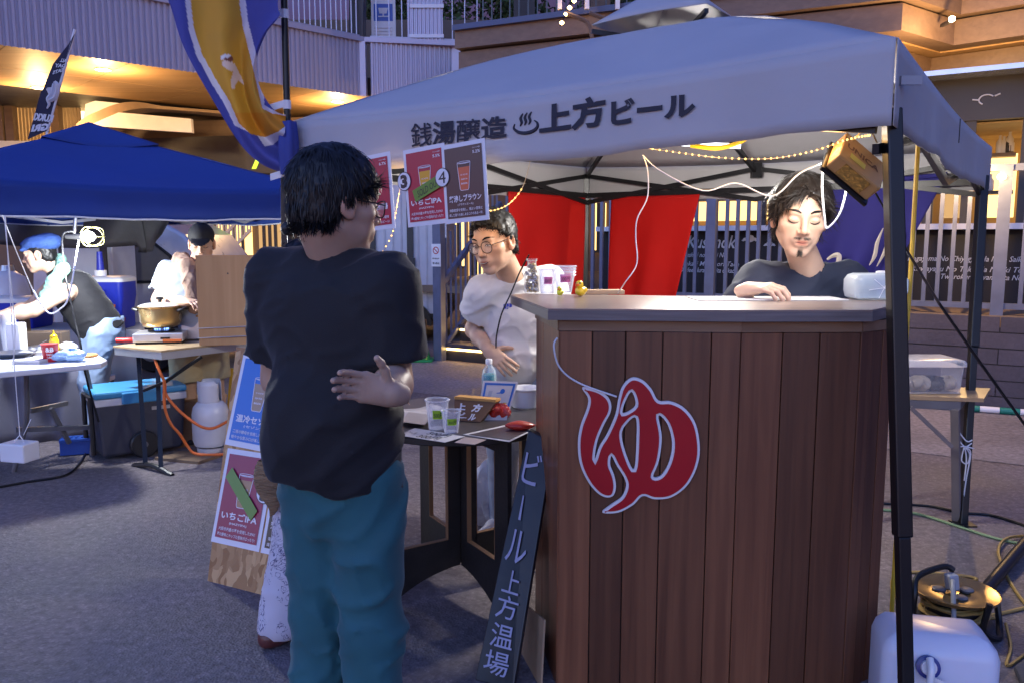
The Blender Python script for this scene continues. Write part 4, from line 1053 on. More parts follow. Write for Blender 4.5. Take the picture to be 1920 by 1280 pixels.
for i in range(4):
    a, b = CP[i], CP[i+1]; d = (b-a).normalized(); nn = V((d.y, -d.x, 0))
    MB().prism([a-nn*.02, b-nn*.02, b-nn*.035, a-nn*.035], (0, 0, ZC-.04)).build('backing_panel', MAT['dark'], ct)
    cuts = xs_a if i == 1 else xs_b if i == 2 else list(np.linspace(0, 1, counts[i]+1))
    for k in range(len(cuts)-1):
        p, q = a.lerp(b, cuts[k])+d*.0015, a.lerp(b, cuts[k+1])-d*.0015; o = random.uniform(0, .004)
        MB().prism([p+nn*o-nn*.019, q+nn*o-nn*.019, q+nn*o, p+nn*o], (0, 0, ZC-.075)).build('plank', PLK, ct, bevel=.002)
    MB().prism([a+nn*.006, b+nn*.006, b-nn*.018, a-nn*.018], (0, 0, .032)).build('trim_rail', TRM, ct).location.z = ZC-.073
def offpoly(P, d):
    out = []; n = len(P)
    for i in range(n):
        e1 = (P[i]-P[i-1]).normalized(); e2 = (P[(i+1) % n]-P[i]).normalized(); n1 = V((e1.y, -e1.x, 0)); n2 = V((e2.y, -e2.x, 0))
        m = (n1+n2).normalized(); out.append(P[i]+m*(d/max(.5, m.dot(n1))))
    return out
TP = offpoly(CP, .045)
q = atz(957, 553, ZC); TP[0] = V((q.x, q.y, 0)); q = atz(1702, 567, ZC); TP[4] = V((q.x, q.y, 0)); TP[5] = V((TP[4].x+.02, 2.96, 0)); TP[6] = V((TP[0].x+.06, TP[0].y+.08, 0))
tpo = MB().prism([q+V((0, 0, ZC-.036)) for q in TP], (0, 0, .030)).build('top_edge', PLY, ct)
MB().prism([q+V((0, 0, ZC-.0055)) for q in offpoly(TP, -.001)], (0, 0, .0055)).build('top', TOPM, ct)
# ---- red yu sign with white border
YU = [(222,345),(240,378),(236,412),(216,466),(208,522),(214,582),(236,634),(266,673),(296,690),(320,684),(328,655),(322,620),(310,588),(314,560),(330,590),(352,625),(360,655),(345,690),(312,714),(285,738),(335,738),(382,714),(412,686),(450,696),(502,690),(550,655),(580,602),(592,540),(580,462),(546,412),(502,389),(462,386),(440,350),(412,322),(378,314),(350,338),(336,378),(326,430),(300,490),(276,530),(262,570),(264,540),(274,500),(294,455),(310,425),(313,398),(300,372),(268,352)]
HO = [[(377,358),(389,402),(350,426),(356,392)], [(390,440),(393,505),(385,602),(360,555),(346,492),(362,458)], [(462,433),(490,460),(505,520),(495,580),(470,622),(445,624),(463,575),(472,500)]]
sgO = CP[1].lerp(CP[2], .0); sd = (CP[2]-CP[1]).normalized(); sn = V((sd.y, -sd.x, 0))
def sgp(cx, cy): q = onpl(960+cx/1.684, 520+cy/1.684, CP[1]+sn*.012, sn); return ((q-CP[1]).dot(sd), q.z)
def outline_mesh(name, polys, off, depth, n0, mat, par):
    c = bpy.data.curves.new('o', 'CURVE'); c.dimensions = '2D'; c.fill_mode = 'BOTH'; c.extrude = depth/2; c.offset = off; c.bevel_depth = 0
    for P in polys:
        s = c.splines.new('POLY'); s.points.add(len(P)-1); s.use_cyclic_u = True
        for pt, (x, y) in zip(s.points, P): pt.co = (x, y, 0, 1)
    o = bpy.data.objects.new('o', c); COL.objects.link(o)
    me = bpy.data.meshes.new_from_object(o.evaluated_get(bpy.context.evaluated_depsgraph_get())); bpy.data.objects.remove(o)
    mb = MB(); mb.add([CP[1]+sd*v.co.x+V((0, 0, v.co.y))+sn*(n0+v.co.z) for v in me.vertices], [tuple(p.vertices) for p in me.polygons])
    return mb.build(name, mat, par)
def smooth_poly(P, sharp=()):
    q = [V((*sgp(*p), 0)) for p in P]; return [(v.x, v.y) for v in catmull(q, 5, closed=True)]
polys = [smooth_poly(YU)]+[smooth_poly(h) for h in HO]
c_ = sgp(400, 540)
yu = thing('yu_sign', 'red cut-out hiragana sign with white border on the counter front', 'sign', CP[1]+sd*c_[0]+V((0, 0, c_[1]-.2))+sn*.02)
outline_mesh('border', polys, .0, .010, .016, MAT['whitep'], yu)
outline_mesh('red_face', polys, -.0085, .004, .024, M('sign red gloss', (.42, .006, .012), .3, coat=.4, var=.08), yu)
wv = MB().tube(catmull([CP[1]+sd*u+V((0, 0, z))+sn*n for (u, z), n in ((sgp(143, 190), .02), (sgp(133, 215), .03), (sgp(150, 280), .025), (sgp(210, 330), .02), (sgp(330, 372), .03))], 6), .003, 6)
tag(wv.build('sign_wire', MAT['white'], None, smooth=True), 'thin white wire curling down to the red sign on the counter', 'wire')

# ---- things on the counter
def cup(name, label, base, r0, r1, h, tagcol, txt, grp, lean=0, stack=False):
    t = thing(name, label, 'cup', base, grp); PET = bpy.data.materials.get('clear cup') or Mclear('clear cup', (.92, .94, 1), .10)
    prof = [(r0*.98, .004), (r0, 0), (r0*1.02, .004), (r1, h*.97), (r1+.003, h*.98), (r1+.003, h), (r1, h)]
    MB().lathe(base, prof, 28, cap=False).build('wall', PET, t, smooth=True, solid=.0008)
    MB().lathe(base+V((0, 0, .003)), [(.001, 0), (r0*.98, .0)], 24, cap=False).build('bottom', PET, t)
    MB().tube([base+V(((r1+.002)*math.cos(a), (r1+.002)*math.sin(a), h)) for a in np.linspace(0, 6.283, 25)], .0022, 5).build('rim', PET, t)
    if stack:
        for k in range(1, 4): MB().tube([base+V(((r1+.0015)*math.cos(a), (r1+.0015)*math.sin(a), h-.012*k)) for a in np.linspace(0, 6.283, 25)], .0016, 5).build('stack_ring', PET, t)
    # label on the camera side
    dirc = math.atan2(-base.y, -base.x)+.12
    def lf(u, v, e=.0015):
        z = h*(.40+.30*v); rr = r0+(r1-r0)*z/h+e; a = dirc-.55+1.1*u; return base+V((rr*math.cos(a), rr*math.sin(a), z))
    lb = MB().grid(lambda u, v: lf(u, v), 8, 2).build('price_label', bpy.data.materials.get('label '+tagcol[0]) or M('label '+tagcol[0], tagcol[1], .6), t)
    mb = MB(); vs, fs = glyphs(txt, .005, .15); x0 = min(a[0] for a in vs); x1 = max(a[0] for a in vs)
    mb.add([lf(.1+.8*(x-x0)/(x1-x0), .2+.65*y, .0028) for x, y in vs], fs); mb.build('writing', MAT['ink'], lb)
    return t
PINK = ('pink', (.62, .16, .38)); LIME = ('lime', (.30, .55, .02))
cb = lambda px, py: atz(px, py, ZC+.0008)
q = cb(1026, 550); cup('price_cup', 'clear straight cup with pink price label on the counter beside the glass bottle', q, .027, .033, .095, PINK, '500円', 'cups on the counter')
q = cb(1058, 549); cup('price_cup', 'clear flared cup stack with pink price label behind the rubber ducks', q, .030, .047, .108, PINK, '300円', 'cups on the counter', stack=True)
q = cb(997, 549)
jb = thing('bottle_of_caps', 'glass bottle filled with beer caps and letter beads on the counter', 'bottle', q)
MB().lathe(q, [(.030, 0), (.032, .006), (.032, .07), (.026, .095), (.019, .112), (.018, .128), (.022, .13), (.022, .138)], 24, cap=False).build('glass', Mclear('bottle glass', (.95, .95, .9), .12), jb, smooth=True)
cpsm = MB(); 
for k in range(150):
    z = random.uniform(.006, .118); rr = min(.027, .017+max(0, (.1-z))*.4)*random.random()**.5; a = random.uniform(0, 6.28)
    c = q+V((rr*math.cos(a), rr*math.sin(a), z)); ax = V((random.gauss(0, 1), random.gauss(0, 1), random.gauss(0, 1)))
    cpsm.lathe(c, [(.007, -.0015), (.0062, .0015)], 8, axis=ax, mi=random.randrange(3))
stuff(cpsm.build('caps', [M('cap gold', (.5, .36, .12), .35, .8), M('cap silver', (.6, .6, .58), .35, .8), M('cap brown', (.16, .1, .05), .5)], jb))
bd = MB()
for s, dz in (('A', .062), ('T', .045), ('A', .045), ('B', .03), ('O', .07)):
    dx = random.uniform(-.015, .015); letter(bd, s, lambda u, v: q+V((u, -.0335, v)), dx, dz, .012, bold=.03)
stuff(bd.build('letter_beads', MAT['whitep'], jb))
# rubber ducks (bathtub toys)
def duck(base, s, body, label, yaw):
    t = thing('rubber_duck', label, 'rubber duck', base, 'rubber ducks on the counter'); ca, sa = math.cos(yaw), math.sin(yaw)
    P = lambda x, y, z: base+V((x*ca-y*sa, x*sa+y*ca, z))*s
    def blob(c, r, name, mat, par, n=16, tail=0):
        mb = MB(); 
        def f(u, v):
            th = math.pi*v; ph = 2*math.pi*u; x, y, z = math.sin(th)*math.cos(ph), math.sin(th)*math.sin(ph), math.cos(th)
            zz = c[2]+r[2]*z
            if tail and x < 0: zz += tail*x*x
            return P(c[0]+r[0]*x, c[1]+r[1]*y, zz)
        return mb.grid(f, n, 10).build(name, mat, par, smooth=True)
    b = blob((0, 0, .020), (.030, .022, .0195), 'body', body, t, tail=.014)
    blob((-.004, .019, .026), (.016, .006, .010), 'wing', body, t); blob((-.004, -.019, .026), (.016, .006, .010), 'wing', body, t)
    h = blob((.012, 0, .050), (.017, .016, .017), 'head', body, t)
    bk2 = blob((.030, 0, .046), (.010, .009, .0035), 'beak', bpy.data.materials.get('beak') or M('beak', (.75, .14, .01), .35), t); blob((.029, 0, .0505), (.008, .008, .003), 'upper_beak', bpy.data.materials['beak'], bk2)
    for sy in (-1, 1): blob((.023, .0095*sy, .056), (.004, .0035, .004), 'eye', MAT['black'], t, 8)
YELD = M('duck yellow', (.80, .55, .02), .28, var=.04, coat=.3); YELG = M('duck lemon', (.68, .70, .03), .28, var=.04, coat=.3)
q = cb(1089, 556); q.y -= 0; duck(q, .92, YELD, 'yellow rubber duck with orange beak standing beside the wooden board', R(-125))
q = cb(1050, 555); duck(q, .55, YELG, 'tiny lemon yellow rubber duck in front of the cup stack', R(-115))
q = cb(1135, 552); wbd = MB().box((q.x-.095, q.y-.01, q.z), (q.x+.075, q.y+.05, q.z+.017)); tag(wbd.build('wooden_board', Mwood('pale wood', (.5, .33, .18), (.6, .42, .25), .5, axis=0), bevel=.002), 'small pale wooden board lying on the counter behind the duck', 'board')
# paper mats and the clear food container
pm = cb(1420, 563); mb = MB(); mb.box((pm.x-.22, pm.y-.02, ZC+.001), (pm.x+.32, pm.y+.16, ZC+.004)); tag(mb.build('paper_mat', M('white paper', (.75, .75, .74), .6)), 'sheet of white paper under the vendor\'s hand on the counter', 'paper')
q = cb(1640, 561); Wc = .098
fc = thing('food_container', 'clear round-cornered plastic food container on the counter beside the tent leg', 'container', q)
CONT = Mclear('frosted container', (.8, .9, .95), .34, .15)
def rbox(c, hx, hy, z0, z1, r, n=6):
    pts = []
    for sx, sy, a0 in ((1, 1, 0), (-1, 1, 90), (-1, -1, 180), (1, -1, 270)):
        for k in range(n+1):
            a = R(a0+90*k/n); pts.append((c.x+sx*(hx-r)+r*math.cos(a), c.y+sy*(hy-r)+r*math.sin(a)))
    return pts
def rbody(c, hx, hy, h, r, prof):   # prof: list of (inset, z)
    mb = MB(); rings = []
    for ins, z in prof: rings.append([V((x, y, c.z+z)) for x, y in rbox(c, hx-ins, hy-ins, 0, 0, max(.004, r-ins))])
    n = len(rings[0])
    for rg in rings: mb.v += [tuple(q) for q in rg]
    for i in range(len(rings)-1):
        for j in range(n): mb.f.append((i*n+j, i*n+(j+1) % n, (i+1)*n+(j+1) % n, (i+1)*n+j)); mb.mi.append(0)
    mb.f += [tuple(reversed(range(n))), tuple(range((len(rings)-1)*n, len(rings)*n))]; mb.mi += [0, 0]
    return mb
rbody(q, Wc, .07, .1, .03, [(.02, 0), (.006, .008), (0, .03), (0, .07), (.012, .088), (.03, .094)]).build('shell', CONT, fc, smooth=True)
lidm = MB()
for k in range(6):
    a = k*math.pi/3+.2; lidm.bar(q+V((0, -.073, .045)), q+V((.055*math.cos(a), -.072, .045+.04*math.sin(a))), .002)
lidm.build('ribs', MAT['whitep'], fc)
MB().lathe(q+V((.02, 0, .0945)), [(.02, 0), (.02, .006), (.012, .008)], 16).build('cap', MAT['whitep'], fc, smooth=True)
MB().grid(lambda u, v: q+V((Wc+.001, -.04+.08*u, .02+.05*v)), 2, 2).build('barcode_label', MAT['white'], fc)

# ---- hanging flood lamp that lights the counter
lc = at(1606, 312, 2.62)
ldir = (V((.62, 3.35, 1.15))-lc).normalized()
lm = thing('work_lamp', 'box shaped flood lamp hanging under the white tent corner with a cardboard coloured back', 'lamp', lc)
lu = V((.72, .10, -.68)).normalized(); ln = ldir; lu = (lu-ln*lu.dot(ln)).normalized(); lw = ln.cross(lu)
KRAFT = M('kraft back', (.55, .30, .10), .5, var=.12)
MB().obox(lc, lu, lw, ln, .085, .075, .03).build('housing', KRAFT, lm, bevel=.006)
MB().obox(lc+ln*.038, lu, lw, ln, .095, .085, .007).build('bezel', BK_, lm, bevel=.004)
MB().obox(lc+ln*.047, lu, lw, ln, .08, .07, .0015).build('lens', Mglow('lamp lens', (.95, .97, 1), 6), lm)
dn = -ln
side = lw if lw.y < 0 else -lw
wnd = MB().obox(lc+side*.076, lu, ln, side, .05, .022, .002).build('gold_window', M('amber film', (.55, .33, .08), .15, .6, bump=.3, bs=90), lm)
fr_ = Frame(lc+dn*.031-lu*.07-lw*.04, lu, lw if lw.cross(dn).dot(lu) > 0 else -lw)
bx_ = MB()
FV = Frame(lc+side*.0775-lu*.075+dn*.028, lu, ln)
upv = lw if lw.z > 0 else -lw
letter(bx_, 'UNICA', lambda u, v: lc+dn*.0315+lu*(u-.07)+upv*(v-.005), 0, .0, .035, width=.13, bold=.03)
bx_.build('lettering', M('kraft brown ink', (.2, .08, .03), .6), lm)
MB().obox(lc+dn*.0315-lu*.02-upv*.035, lu, lw, ln, .03, .014, .0008).build('yellow_label', M('label yellow', (.75, .62, .12), .6), lm)
for px0, py0, px1, py1 in ((1600, 262, 1625, 238), (1645, 270, 1630, 238), (1652, 268, 1668, 262)):
    MB().tube([at(px0, py0, 2.6), at(px1, py1, 2.5)], .003, 5).build('hanging_cord', M('cord beige', (.5, .4, .25), .7) if 'cord beige' not in bpy.data.materials else bpy.data.materials['cord beige'], lm)
L = bpy.data.lights.new('work_lamp_beam', 'AREA'); L.shape = 'RECTANGLE'; L.size = .16; L.size_y = .13; L.energy = 1.4*LK; L.color = (1, .97, .92); L.spread = R(150)
o = bpy.data.objects.new('work_lamp_beam', L); COL.objects.link(o); o.location = lc+ln*.055; o.rotation_euler = ln.to_track_quat('-Z', 'Y').to_euler(); o['kind'] = 'helper'
# strip lamp under the front truss and yellow cord
sl = thing('strip_lamp', 'white strip lamp fixed under the front of the white tent', 'lamp', at(1305, 272, 3.9))
MB().bar(at(1232, 268, 3.98), at(1388, 275, 3.82), .025, .02).build('tube', Mglow('strip glow', (.9, .93, 1), 2.5), sl)
for px in (1255, 1305, 1360): lamp_light('strip_lamp_light', at(px, 276, 3.9)-V((0, 0, .04)), 20, (1, .95, .88), .05)
yc = MB().tube(catmull([at(1408, 252, 2.75), at(1385, 268, 2.8), at(1345, 278, 2.85), at(1295, 273, 2.9)], 6), .008, 8)
tag(yc.build('yellow_cable', M('cable yellow', (.7, .55, .03), .45), None, smooth=True), 'thick yellow cable looped under the front valance', 'cable')
yp = MB().tube(catmull([at(1722, 262, 2.95), at(1714, 400, 2.95), at(1707, 520, 2.94), at(1700, 620, 2.92), at(1694, 740, 2.9), at(1690, 850, 2.88), V((at(1690, 850, 2.88).x, 2.88, .01))], 6), .0085, 8)
tag(yp.build('yellow_hanging_cord', M('cord ochre', (.62, .40, .03), .5), None, smooth=True), 'yellow cord hanging straight down beside the tent leg', 'cord')
# ---- fairy lights
def fairy(name, label, pts, n, on=(0, 1), Y=None, r=.0034):
    t = thing(name, label, 'string lights', pts[len(pts)//2])
    c = catmull(pts, 8); MB().tube(c, .0015, 4).build('wire', bpy.data.materials.get('fairy wire') or M('fairy wire', (.5, .45, .4), .5), t)
    me = None
    for k in range(n):
        u = on[0]+(on[1]-on[0])*(k+.5)/n; f = u*(len(c)-1); i = min(int(f), len(c)-2); q = c[i].lerp(c[i+1], f-i)
        if me is None:
            o = MB().lathe(V((0, 0, 0)), [(.0004, -r), (r*.8, -r*.6), (r, 0), (r*.8, r*.6), (.0004, r)], 8).build('bulb', MAT['bulb'], None, smooth=True); me = o.data
            o.parent = t; o.location = q-wloc(t)
        else: link('bulb', me, t, q-wloc(t))
    return t
fairy('fairy_lights', 'string of tiny warm bulbs along the front valance up to the hanging flood lamp', [at(1178, 273, 2.98), at(1260, 285, 2.9), at(1350, 296, 2.8), at(1440, 298, 2.72), at(1520, 285, 2.64), at(1590, 262, 2.58), at(1632, 254, 2.55)], 44)
for q in (at(1215, 288, 2.95), at(1330, 300, 2.83), at(1450, 302, 2.72), at(1560, 280, 2.62), at(742, 380, 3.52), at(960, 390, 3.46)): lamp_light('fairy_light_glow', q, .9, (1, .55, .18), .05)
fairy('fairy_lights', 'string of tiny warm bulbs drooping between two beer posters', [at(762, 315, 3.5), at(752, 345, 3.52), at(742, 400, 3.55), at(735, 440, 3.55), at(712, 482, 3.6)], 19)
fairy('fairy_lights', 'string of tiny warm bulbs curving beside the red half curtain', [at(905, 396, 3.5), at(930, 394, 3.5), at(955, 382, 3.48), at(978, 355, 3.46), at(990, 320, 3.45), at(995, 294, 3.45)], 12, on=(0, .62))
fairy('fairy_lights', 'short row of tiny bulbs below the crimson poster with the yellow beer', [at(640, 439, 3.62), at(670, 436, 3.6), at(700, 434, 3.6)], 8)
for nm, lab, pts, r in (('white_wire', 'white wire zigzagging down to the counter edge by the wooden board', [at(1205, 292, 2.95), at(1214, 320, 2.95), at(1214, 370, 2.95), at(1195, 410, 2.93), at(1192, 445, 2.93), at(1194, 495, 2.92), at(1172, 530, 2.9), V((cb(1158, 552).x, cb(1158, 552).y, ZC+.003))], .0022),
                       ('white_wire', 'white wire strung from the flood lamp across the vendor\'s hair', [at(1556, 302, 2.62), at(1500, 325, 2.72), at(1448, 368, 2.8), at(1380, 344, 2.85), at(1318, 358, 2.85), at(1240, 322, 2.9), at(1205, 292, 2.95)], .0025),
                       ('white_wire', 'white wire looping below the hanging flood lamp', [at(1544, 312, 2.66), at(1541, 350, 2.68), at(1546, 410, 2.68), at(1551, 428, 2.68), at(1575, 400, 2.66), at(1590, 340, 2.64)], .0032)):
    tag(MB().tube(catmull(pts, 6), r, 6).build(nm, MAT['whitep'], None, smooth=True), lab, 'wire')
gr = MB().tube([at(1640, 360, 2.62), at(1668, 408, 2.7), at(1700, 470, 2.8), at(1760, 568, 3.3), at(1840, 682, 3.6), at(1925, 800, 3.8), V((at(1990, 900, 4.0).x, 4.0, .02))], [.0035, .0035, .005, .006, .007, .007, .007], 6)
tag(gr.build('guy_rope', BK_, None), 'black guy rope running down from the tent corner past the rear leg', 'rope')

# ================================================================== ROUND TABLE
TC = V((-.215, 3.33, 0)); TR = .42; ZT_ = .775
rt = thing('round_table', 'dark round table on crossed plywood panels with cut-outs', 'table', TC)
DT = M('dark stained ply', (.022, .019, .018), .5, var=.25, vs=12, fine=.15, bump=.08)
MB().lathe(TC+V((0, 0, ZT_-.028)), [(TR-.004, 0), (TR, .004), (TR, .022), (TR-.004, .026)], 64).build('table_top', DT, rt, smooth=True)
MB().lathe(TC+V((0, 0, ZT_-.0015)), [(.001, 0), (TR-.006, 0), (TR-.006, .0015), (.001, .0015)], 64, cap=False).build('top_sheet', M('table top laminate', (.06, .052, .05), .35, var=.25), rt)
EDG = M('ply cut edge', (.28, .15, .07), .6)
def base_panel(ang, name, half=.40, th=.018):
    d = V((math.cos(ang), math.sin(ang), 0)); nn = V((-d.y, d.x, 0)); zt = ZT_-.03
    for sgn in (-1, 1):
        # half panel with window and quarter arch, as strips
        pr = lambda u, z: TC+d*(u*sgn)+V((0, 0, z))-nn*th/2
        m = MB()
        def q(u0, u1, z0, z1): m.prism([pr(u0, z0), pr(u1, z0), pr(u1, z1), pr(u0, z1)], nn*th)
        wl, wr, wb, wt_ = .07, .30, .25, .69
        q(.012, wl, .245, zt); q(wr, half, .02, zt); q(wl, wr, wt_, zt)
        arch = [(wl, wb), (wr, wb), (wr, .0+.02)]
        # lower piece between window and arch
        N = 10; top = [(u, wb) for u in np.linspace(wl, wr, N)]
        bot = [(u, .012+.115*math.cos(min(1, u/.34)*math.pi/2)**.7) for u in np.linspace(wl, wr, N)]
        m.prism([pr(*a) for a in top]+[pr(*a) for a in reversed(bot)], nn*th)
        b2_ = [(u, .012+.115*math.cos(min(1, u/.34)*math.pi/2)**.7) for u in np.linspace(.012, wl, 5)]
        m.prism([pr(.012, .165)]+[pr(wl, .165)] if False else [pr(.012, .25), pr(wl, .25)]+[pr(*a) for a in reversed(b2_)], nn*(th-.002))
        o = m.build('leg_panel', DT, rt)
        e = MB(); E = .003
        for (u0, z0, u1, z1) in ((wl, wb, wr, wb), (wl, wb, wl, wt_), (wr, wb, wr, wt_)): e.bar(pr(u0, z0)+nn*th*.5, pr(u1, z1)+nn*th*.5, .003, th+.002, up=nn)
        e.build('window_edge', EDG, o)
base_panel(math.atan2(3.14-3.33, at(722, 1170, 3.1).x+.215), 'a'); base_panel(math.atan2(-.30, .18), 'b')
tz = lambda px, py, e=0: atz(px, py, ZT_+.001+e)
PAP = M('paper', (.62, .60, .60), .6, var=.05); 
def sheet_px(name, label, pxs, e, mat, th=.0012, grp=None, txt=None):
    P = [tz(*p, e) for p in pxs]; t = thing(name, label, 'paper', sum(P, V((0, 0, 0)))/len(P), grp)
    MB().prism(P, (0, 0, th)).build('sheet', mat, t)
    if txt:
        u = P[1]-P[0]; w = P[3]-P[0]; mb = MB()
        for s, a, b, sz, wd in txt:
            vs, fs = glyphs(s, .01, .1); x0 = min(v[0] for v in vs); x1 = max(v[0] for v in vs)
            mb.add([P[0]+u*(a+(x-x0)/(x1-x0)*wd)+w*(b+y*sz)+V((0, 0, th+.0012)) for x, y in vs], fs)
        mb.build('writing', MAT['ink'], t)
    return t
sheet_px('price_sheet', 'white sheet with handwritten prices near the edge of the round table', [(745, 815), (834, 829), (872, 818), (778, 802)], 0, PAP, txt=[('500円', .42, .52, .42, .45), ('300円', .36, .08, .42, .45), ('ビール', .02, .3, .3, .25)])
sheet_px('flyer', 'small printed flyer half under the price sheet on the round table', [(852, 829), (890, 833), (912, 824), (872, 819)], .0014, mcol('flyer', (.5, .4, .36)))
FD = mcol('flyer dark', (.06, .05, .055))
sheet_px('flyer', 'dark flyers with white borders beside the red pouch on the round table', [(868, 814), (955, 828), (1000, 806), (945, 797)], .0004, PAP)
sheet_px('flyer', 'dark printed flyer on top of the flyer pile beside the red pouch', [(880, 814), (955, 824), (992, 806), (948, 799)], .003, FD)
npile = thing('newspaper_pile', 'pile of pale newspapers behind the cups on the round table', 'paper', tz(785, 780))
for k in range(5):
    a_ = .35+.13*math.sin(k*2.3); c_ = tz(783+5*math.sin(k*1.7), 779+3*math.cos(k*2.9)); ux_, uy_ = V((math.cos(a_), math.sin(a_), 0))*.105, V((-math.sin(a_), math.cos(a_), 0))*.085
    MB().grid(lambda u, v: c_+ux_*(2*u-1)+uy_*(2*v-1)+V((0, 0, .0025*k+.008*max(0, u-.6)**2*10*(k % 2)+.003*math.sin(5*u+3*v+k)**2)), 8, 6).build('sheet', mcol('news%d' % (k % 2), (.56-.1*(k % 2), .54-.1*(k % 2), .55-.1*(k % 2)), .7), npile, smooth=True, solid=.0006)
sheet_px('newspaper', 'creased newspaper sheet lying on the pile behind the cups', [(752, 790), (796, 796), (812, 778), (766, 772)], .016, mcol('news', (.36, .33, .31)))
q = tz(820, 803); cup('price_cup', 'clear wide cup with lime price label in front of the newspapers', q, .033, .045, .115, LIME, '500円', 'cups on the round table')
q = tz(846, 809); cup('price_cup', 'clear small cup with lime price label standing by the kraft box', q, .027, .036, .082, LIME, '300円', 'cups on the round table')
# kraft menu box
kb = tz(890, 800); kt = thing('kraft_menu_box', 'brown kraft box with white beer lettering tilted on the round table', 'box', kb)
BRK = M('kraft brown', (.17, .085, .035), .6, var=.15); ORK = M('kraft side', (.5, .26, .07), .6)
A = [at(852, 790, 3.22), at(900, 800, 3.18), at(929, 754, 3.24), at(852, 748, 3.28)]
A[0].z = max(A[0].z, ZT_+.002); A[1].z = max(A[1].z, ZT_+.002)
kF = Frame(A[0], A[1]-A[0], A[3]-A[0]); bk_ = V((.02, .07, -.005))
MB().prism([A[0], A[1], A[2], A[3]], bk_).build('box', BRK, kt)
MB().prism([A[3]+V((0, -.001, .001)), A[2]+V((0, -.001, .001)), A[2]+V((0, -.001, .012)), A[3]+V((0, -.001, .012))], bk_).build('flap', ORK, kt)
def bil(u, v): 
    q = A[0].lerp(A[1], u).lerp(A[3].lerp(A[2], u), v); n = (A[1]-A[0]).cross(A[3]-A[0]).normalized(); n = n if n.y < 0 else -n; return q+n*.007
mb = MB()
for s, u0, v0, sz, w_ in (('上', .08, .52, .34, .26), ('方', .52, .50, .38, .26), ('ビ', .18, .12, .30, .2), ('ー', .34, .06, .2, .12), ('ル', .52, .06, .36, .26)):
    vs, fs = glyphs(s, .05); x0 = min(v[0] for v in vs); x1 = max(v[0] for v in vs)
    mb.add([bil(u0+(x-x0)/(x1-x0)*w_, v0+y*sz) for x, y in vs], fs)
mb.build('lettering', MAT['white'], kt)
# tablet-like menu card
cA = [at(925, 800, 3.36), at(950, 805, 3.36), at(972, 714, 3.44), at(905, 714, 3.44)]
cA = [at(893, 790, 3.36), at(948, 796, 3.36), at(972, 715, 3.44), at(906, 713, 3.44)]
mc = thing('menu_card', 'white menu card with blue border and beer drawings leaning on the round table', 'card', V((cA[0].x, cA[0].y, ZT_)))
def bc(u, v, e=0): q = cA[0].lerp(cA[1], u).lerp(cA[3].lerp(cA[2], u), v); n = (cA[1]-cA[0]).cross(cA[3]-cA[0]).normalized(); n = n if n.y < 0 else -n; return q+n*e
MB().add([bc(0, 0), bc(1, 0), bc(1, 1), bc(0, 1)], [(0, 1, 2, 3)]).build('card', PAP, mc, solid=.003)
fb = MB(); BL_ = mcol('card blue', (.02, .13, .5))
for u0, v0, u1, v1 in ((.06, .9, .94, .95), (.06, .1, .12, .9), (.88, .1, .94, .9)): fb.add([bc(u0, v0, .003), bc(u1, v0, .003), bc(u1, v1, .003), bc(u0, v1, .003)], [(0, 1, 2, 3)])
fb.add([bc(.62+.07*math.cos(t), .76+.06*math.sin(t), .003) for t in np.linspace(0, 6.28, 14)[:-1]], [tuple(range(13))]); fb.add([bc(.45, .70, .003), bc(.58, .71, .003), bc(.58, .74, .003), bc(.46, .72, .003)], [(0, 1, 2, 3)])
fb.build('blue_print', BL_, mc)
MB().add([bc(.72, .33, .003), bc(.80, .33, .003), bc(.83, .5, .003), bc(.73, .5, .003)], [(0, 1, 2, 3)]).build('beer_drawing', mcol('card beer', (.75, .42, .03)), mc)
MB().add([bc(.2, .55, .003), bc(.3, .55, .003), bc(.33, .76, .003), bc(.22, .76, .003)], [(0, 1, 2, 3)]).build('glass_drawing', mcol('card grey', (.45, .45, .5)), mc)
# red crinkled packet in a white tray, red pouch, bottle
rp = tz(935, 795); REDP = M('red packet', (.55, .025, .012), .25, bump=.8, bs=40, coat=.3)
tb_ = thing('snack_tray', 'small white tray holding crumpled red packets by the menu card', 'tray', rp)
MB().prism([at(905, 800, 3.22), at(947, 803, 3.22), at(952, 776, 3.24), at(910, 776, 3.24)], (0, .06, 0)).build('tray', PAP, tb_)
def rf(u, v):
    th = math.pi*v; ph = 6.283*u; r = 1+.22*math.sin(ph*4+v*7)+.1*math.sin(ph*9); c = at(935, 772, 3.26)
    return c+V((.045*r*math.sin(th)*math.cos(ph), .03*r*math.sin(th)*math.sin(ph), .03*r*math.cos(th)))
MB().grid(rf, 30, 14).build('red_packet', REDP, tb_)
pc = tz(975, 806)
def pf(u, v):
    th = math.pi*v; ph = 6.283*u; x = math.sin(th)*math.cos(ph); k = 1-.25*abs(x); return pc+V((.058*x, .035*math.sin(th)*math.sin(ph)*k, .019+.019*math.cos(th)*k))
tag(MB().grid(pf, 28, 12).build('red_pouch', M('red pouch', (.50, .03, .015), .35, coat=.2), None, smooth=True), 'plump red leather-like pouch on the flyers next to the counter', 'pouch')
bp_ = tz(917, 740); bp_.y = 3.62; bp_.x = at(917, 740, 3.62).x; bp_.z = ZT_+.001
wb_ = thing('water_bottle', 'clear drink bottle with turquoise liquid and white cap behind the menu card', 'bottle', bp_)
MB().lathe(bp_, [(.030, 0), (.033, .008), (.033, .12), (.028, .145), (.013, .165), (.013, .172)], 24).build('bottle', Mclear('pet bottle', (.9, .96, 1), .14), wb_, smooth=True)
MB().lathe(bp_+V((0, 0, .004)), [(.028, 0), (.031, .01), (.031, .118), (.030, .12)], 24).build('liquid', M('turquoise drink', (.02, .38, .45), .1, var=.02, trans=.3), wb_, smooth=True)
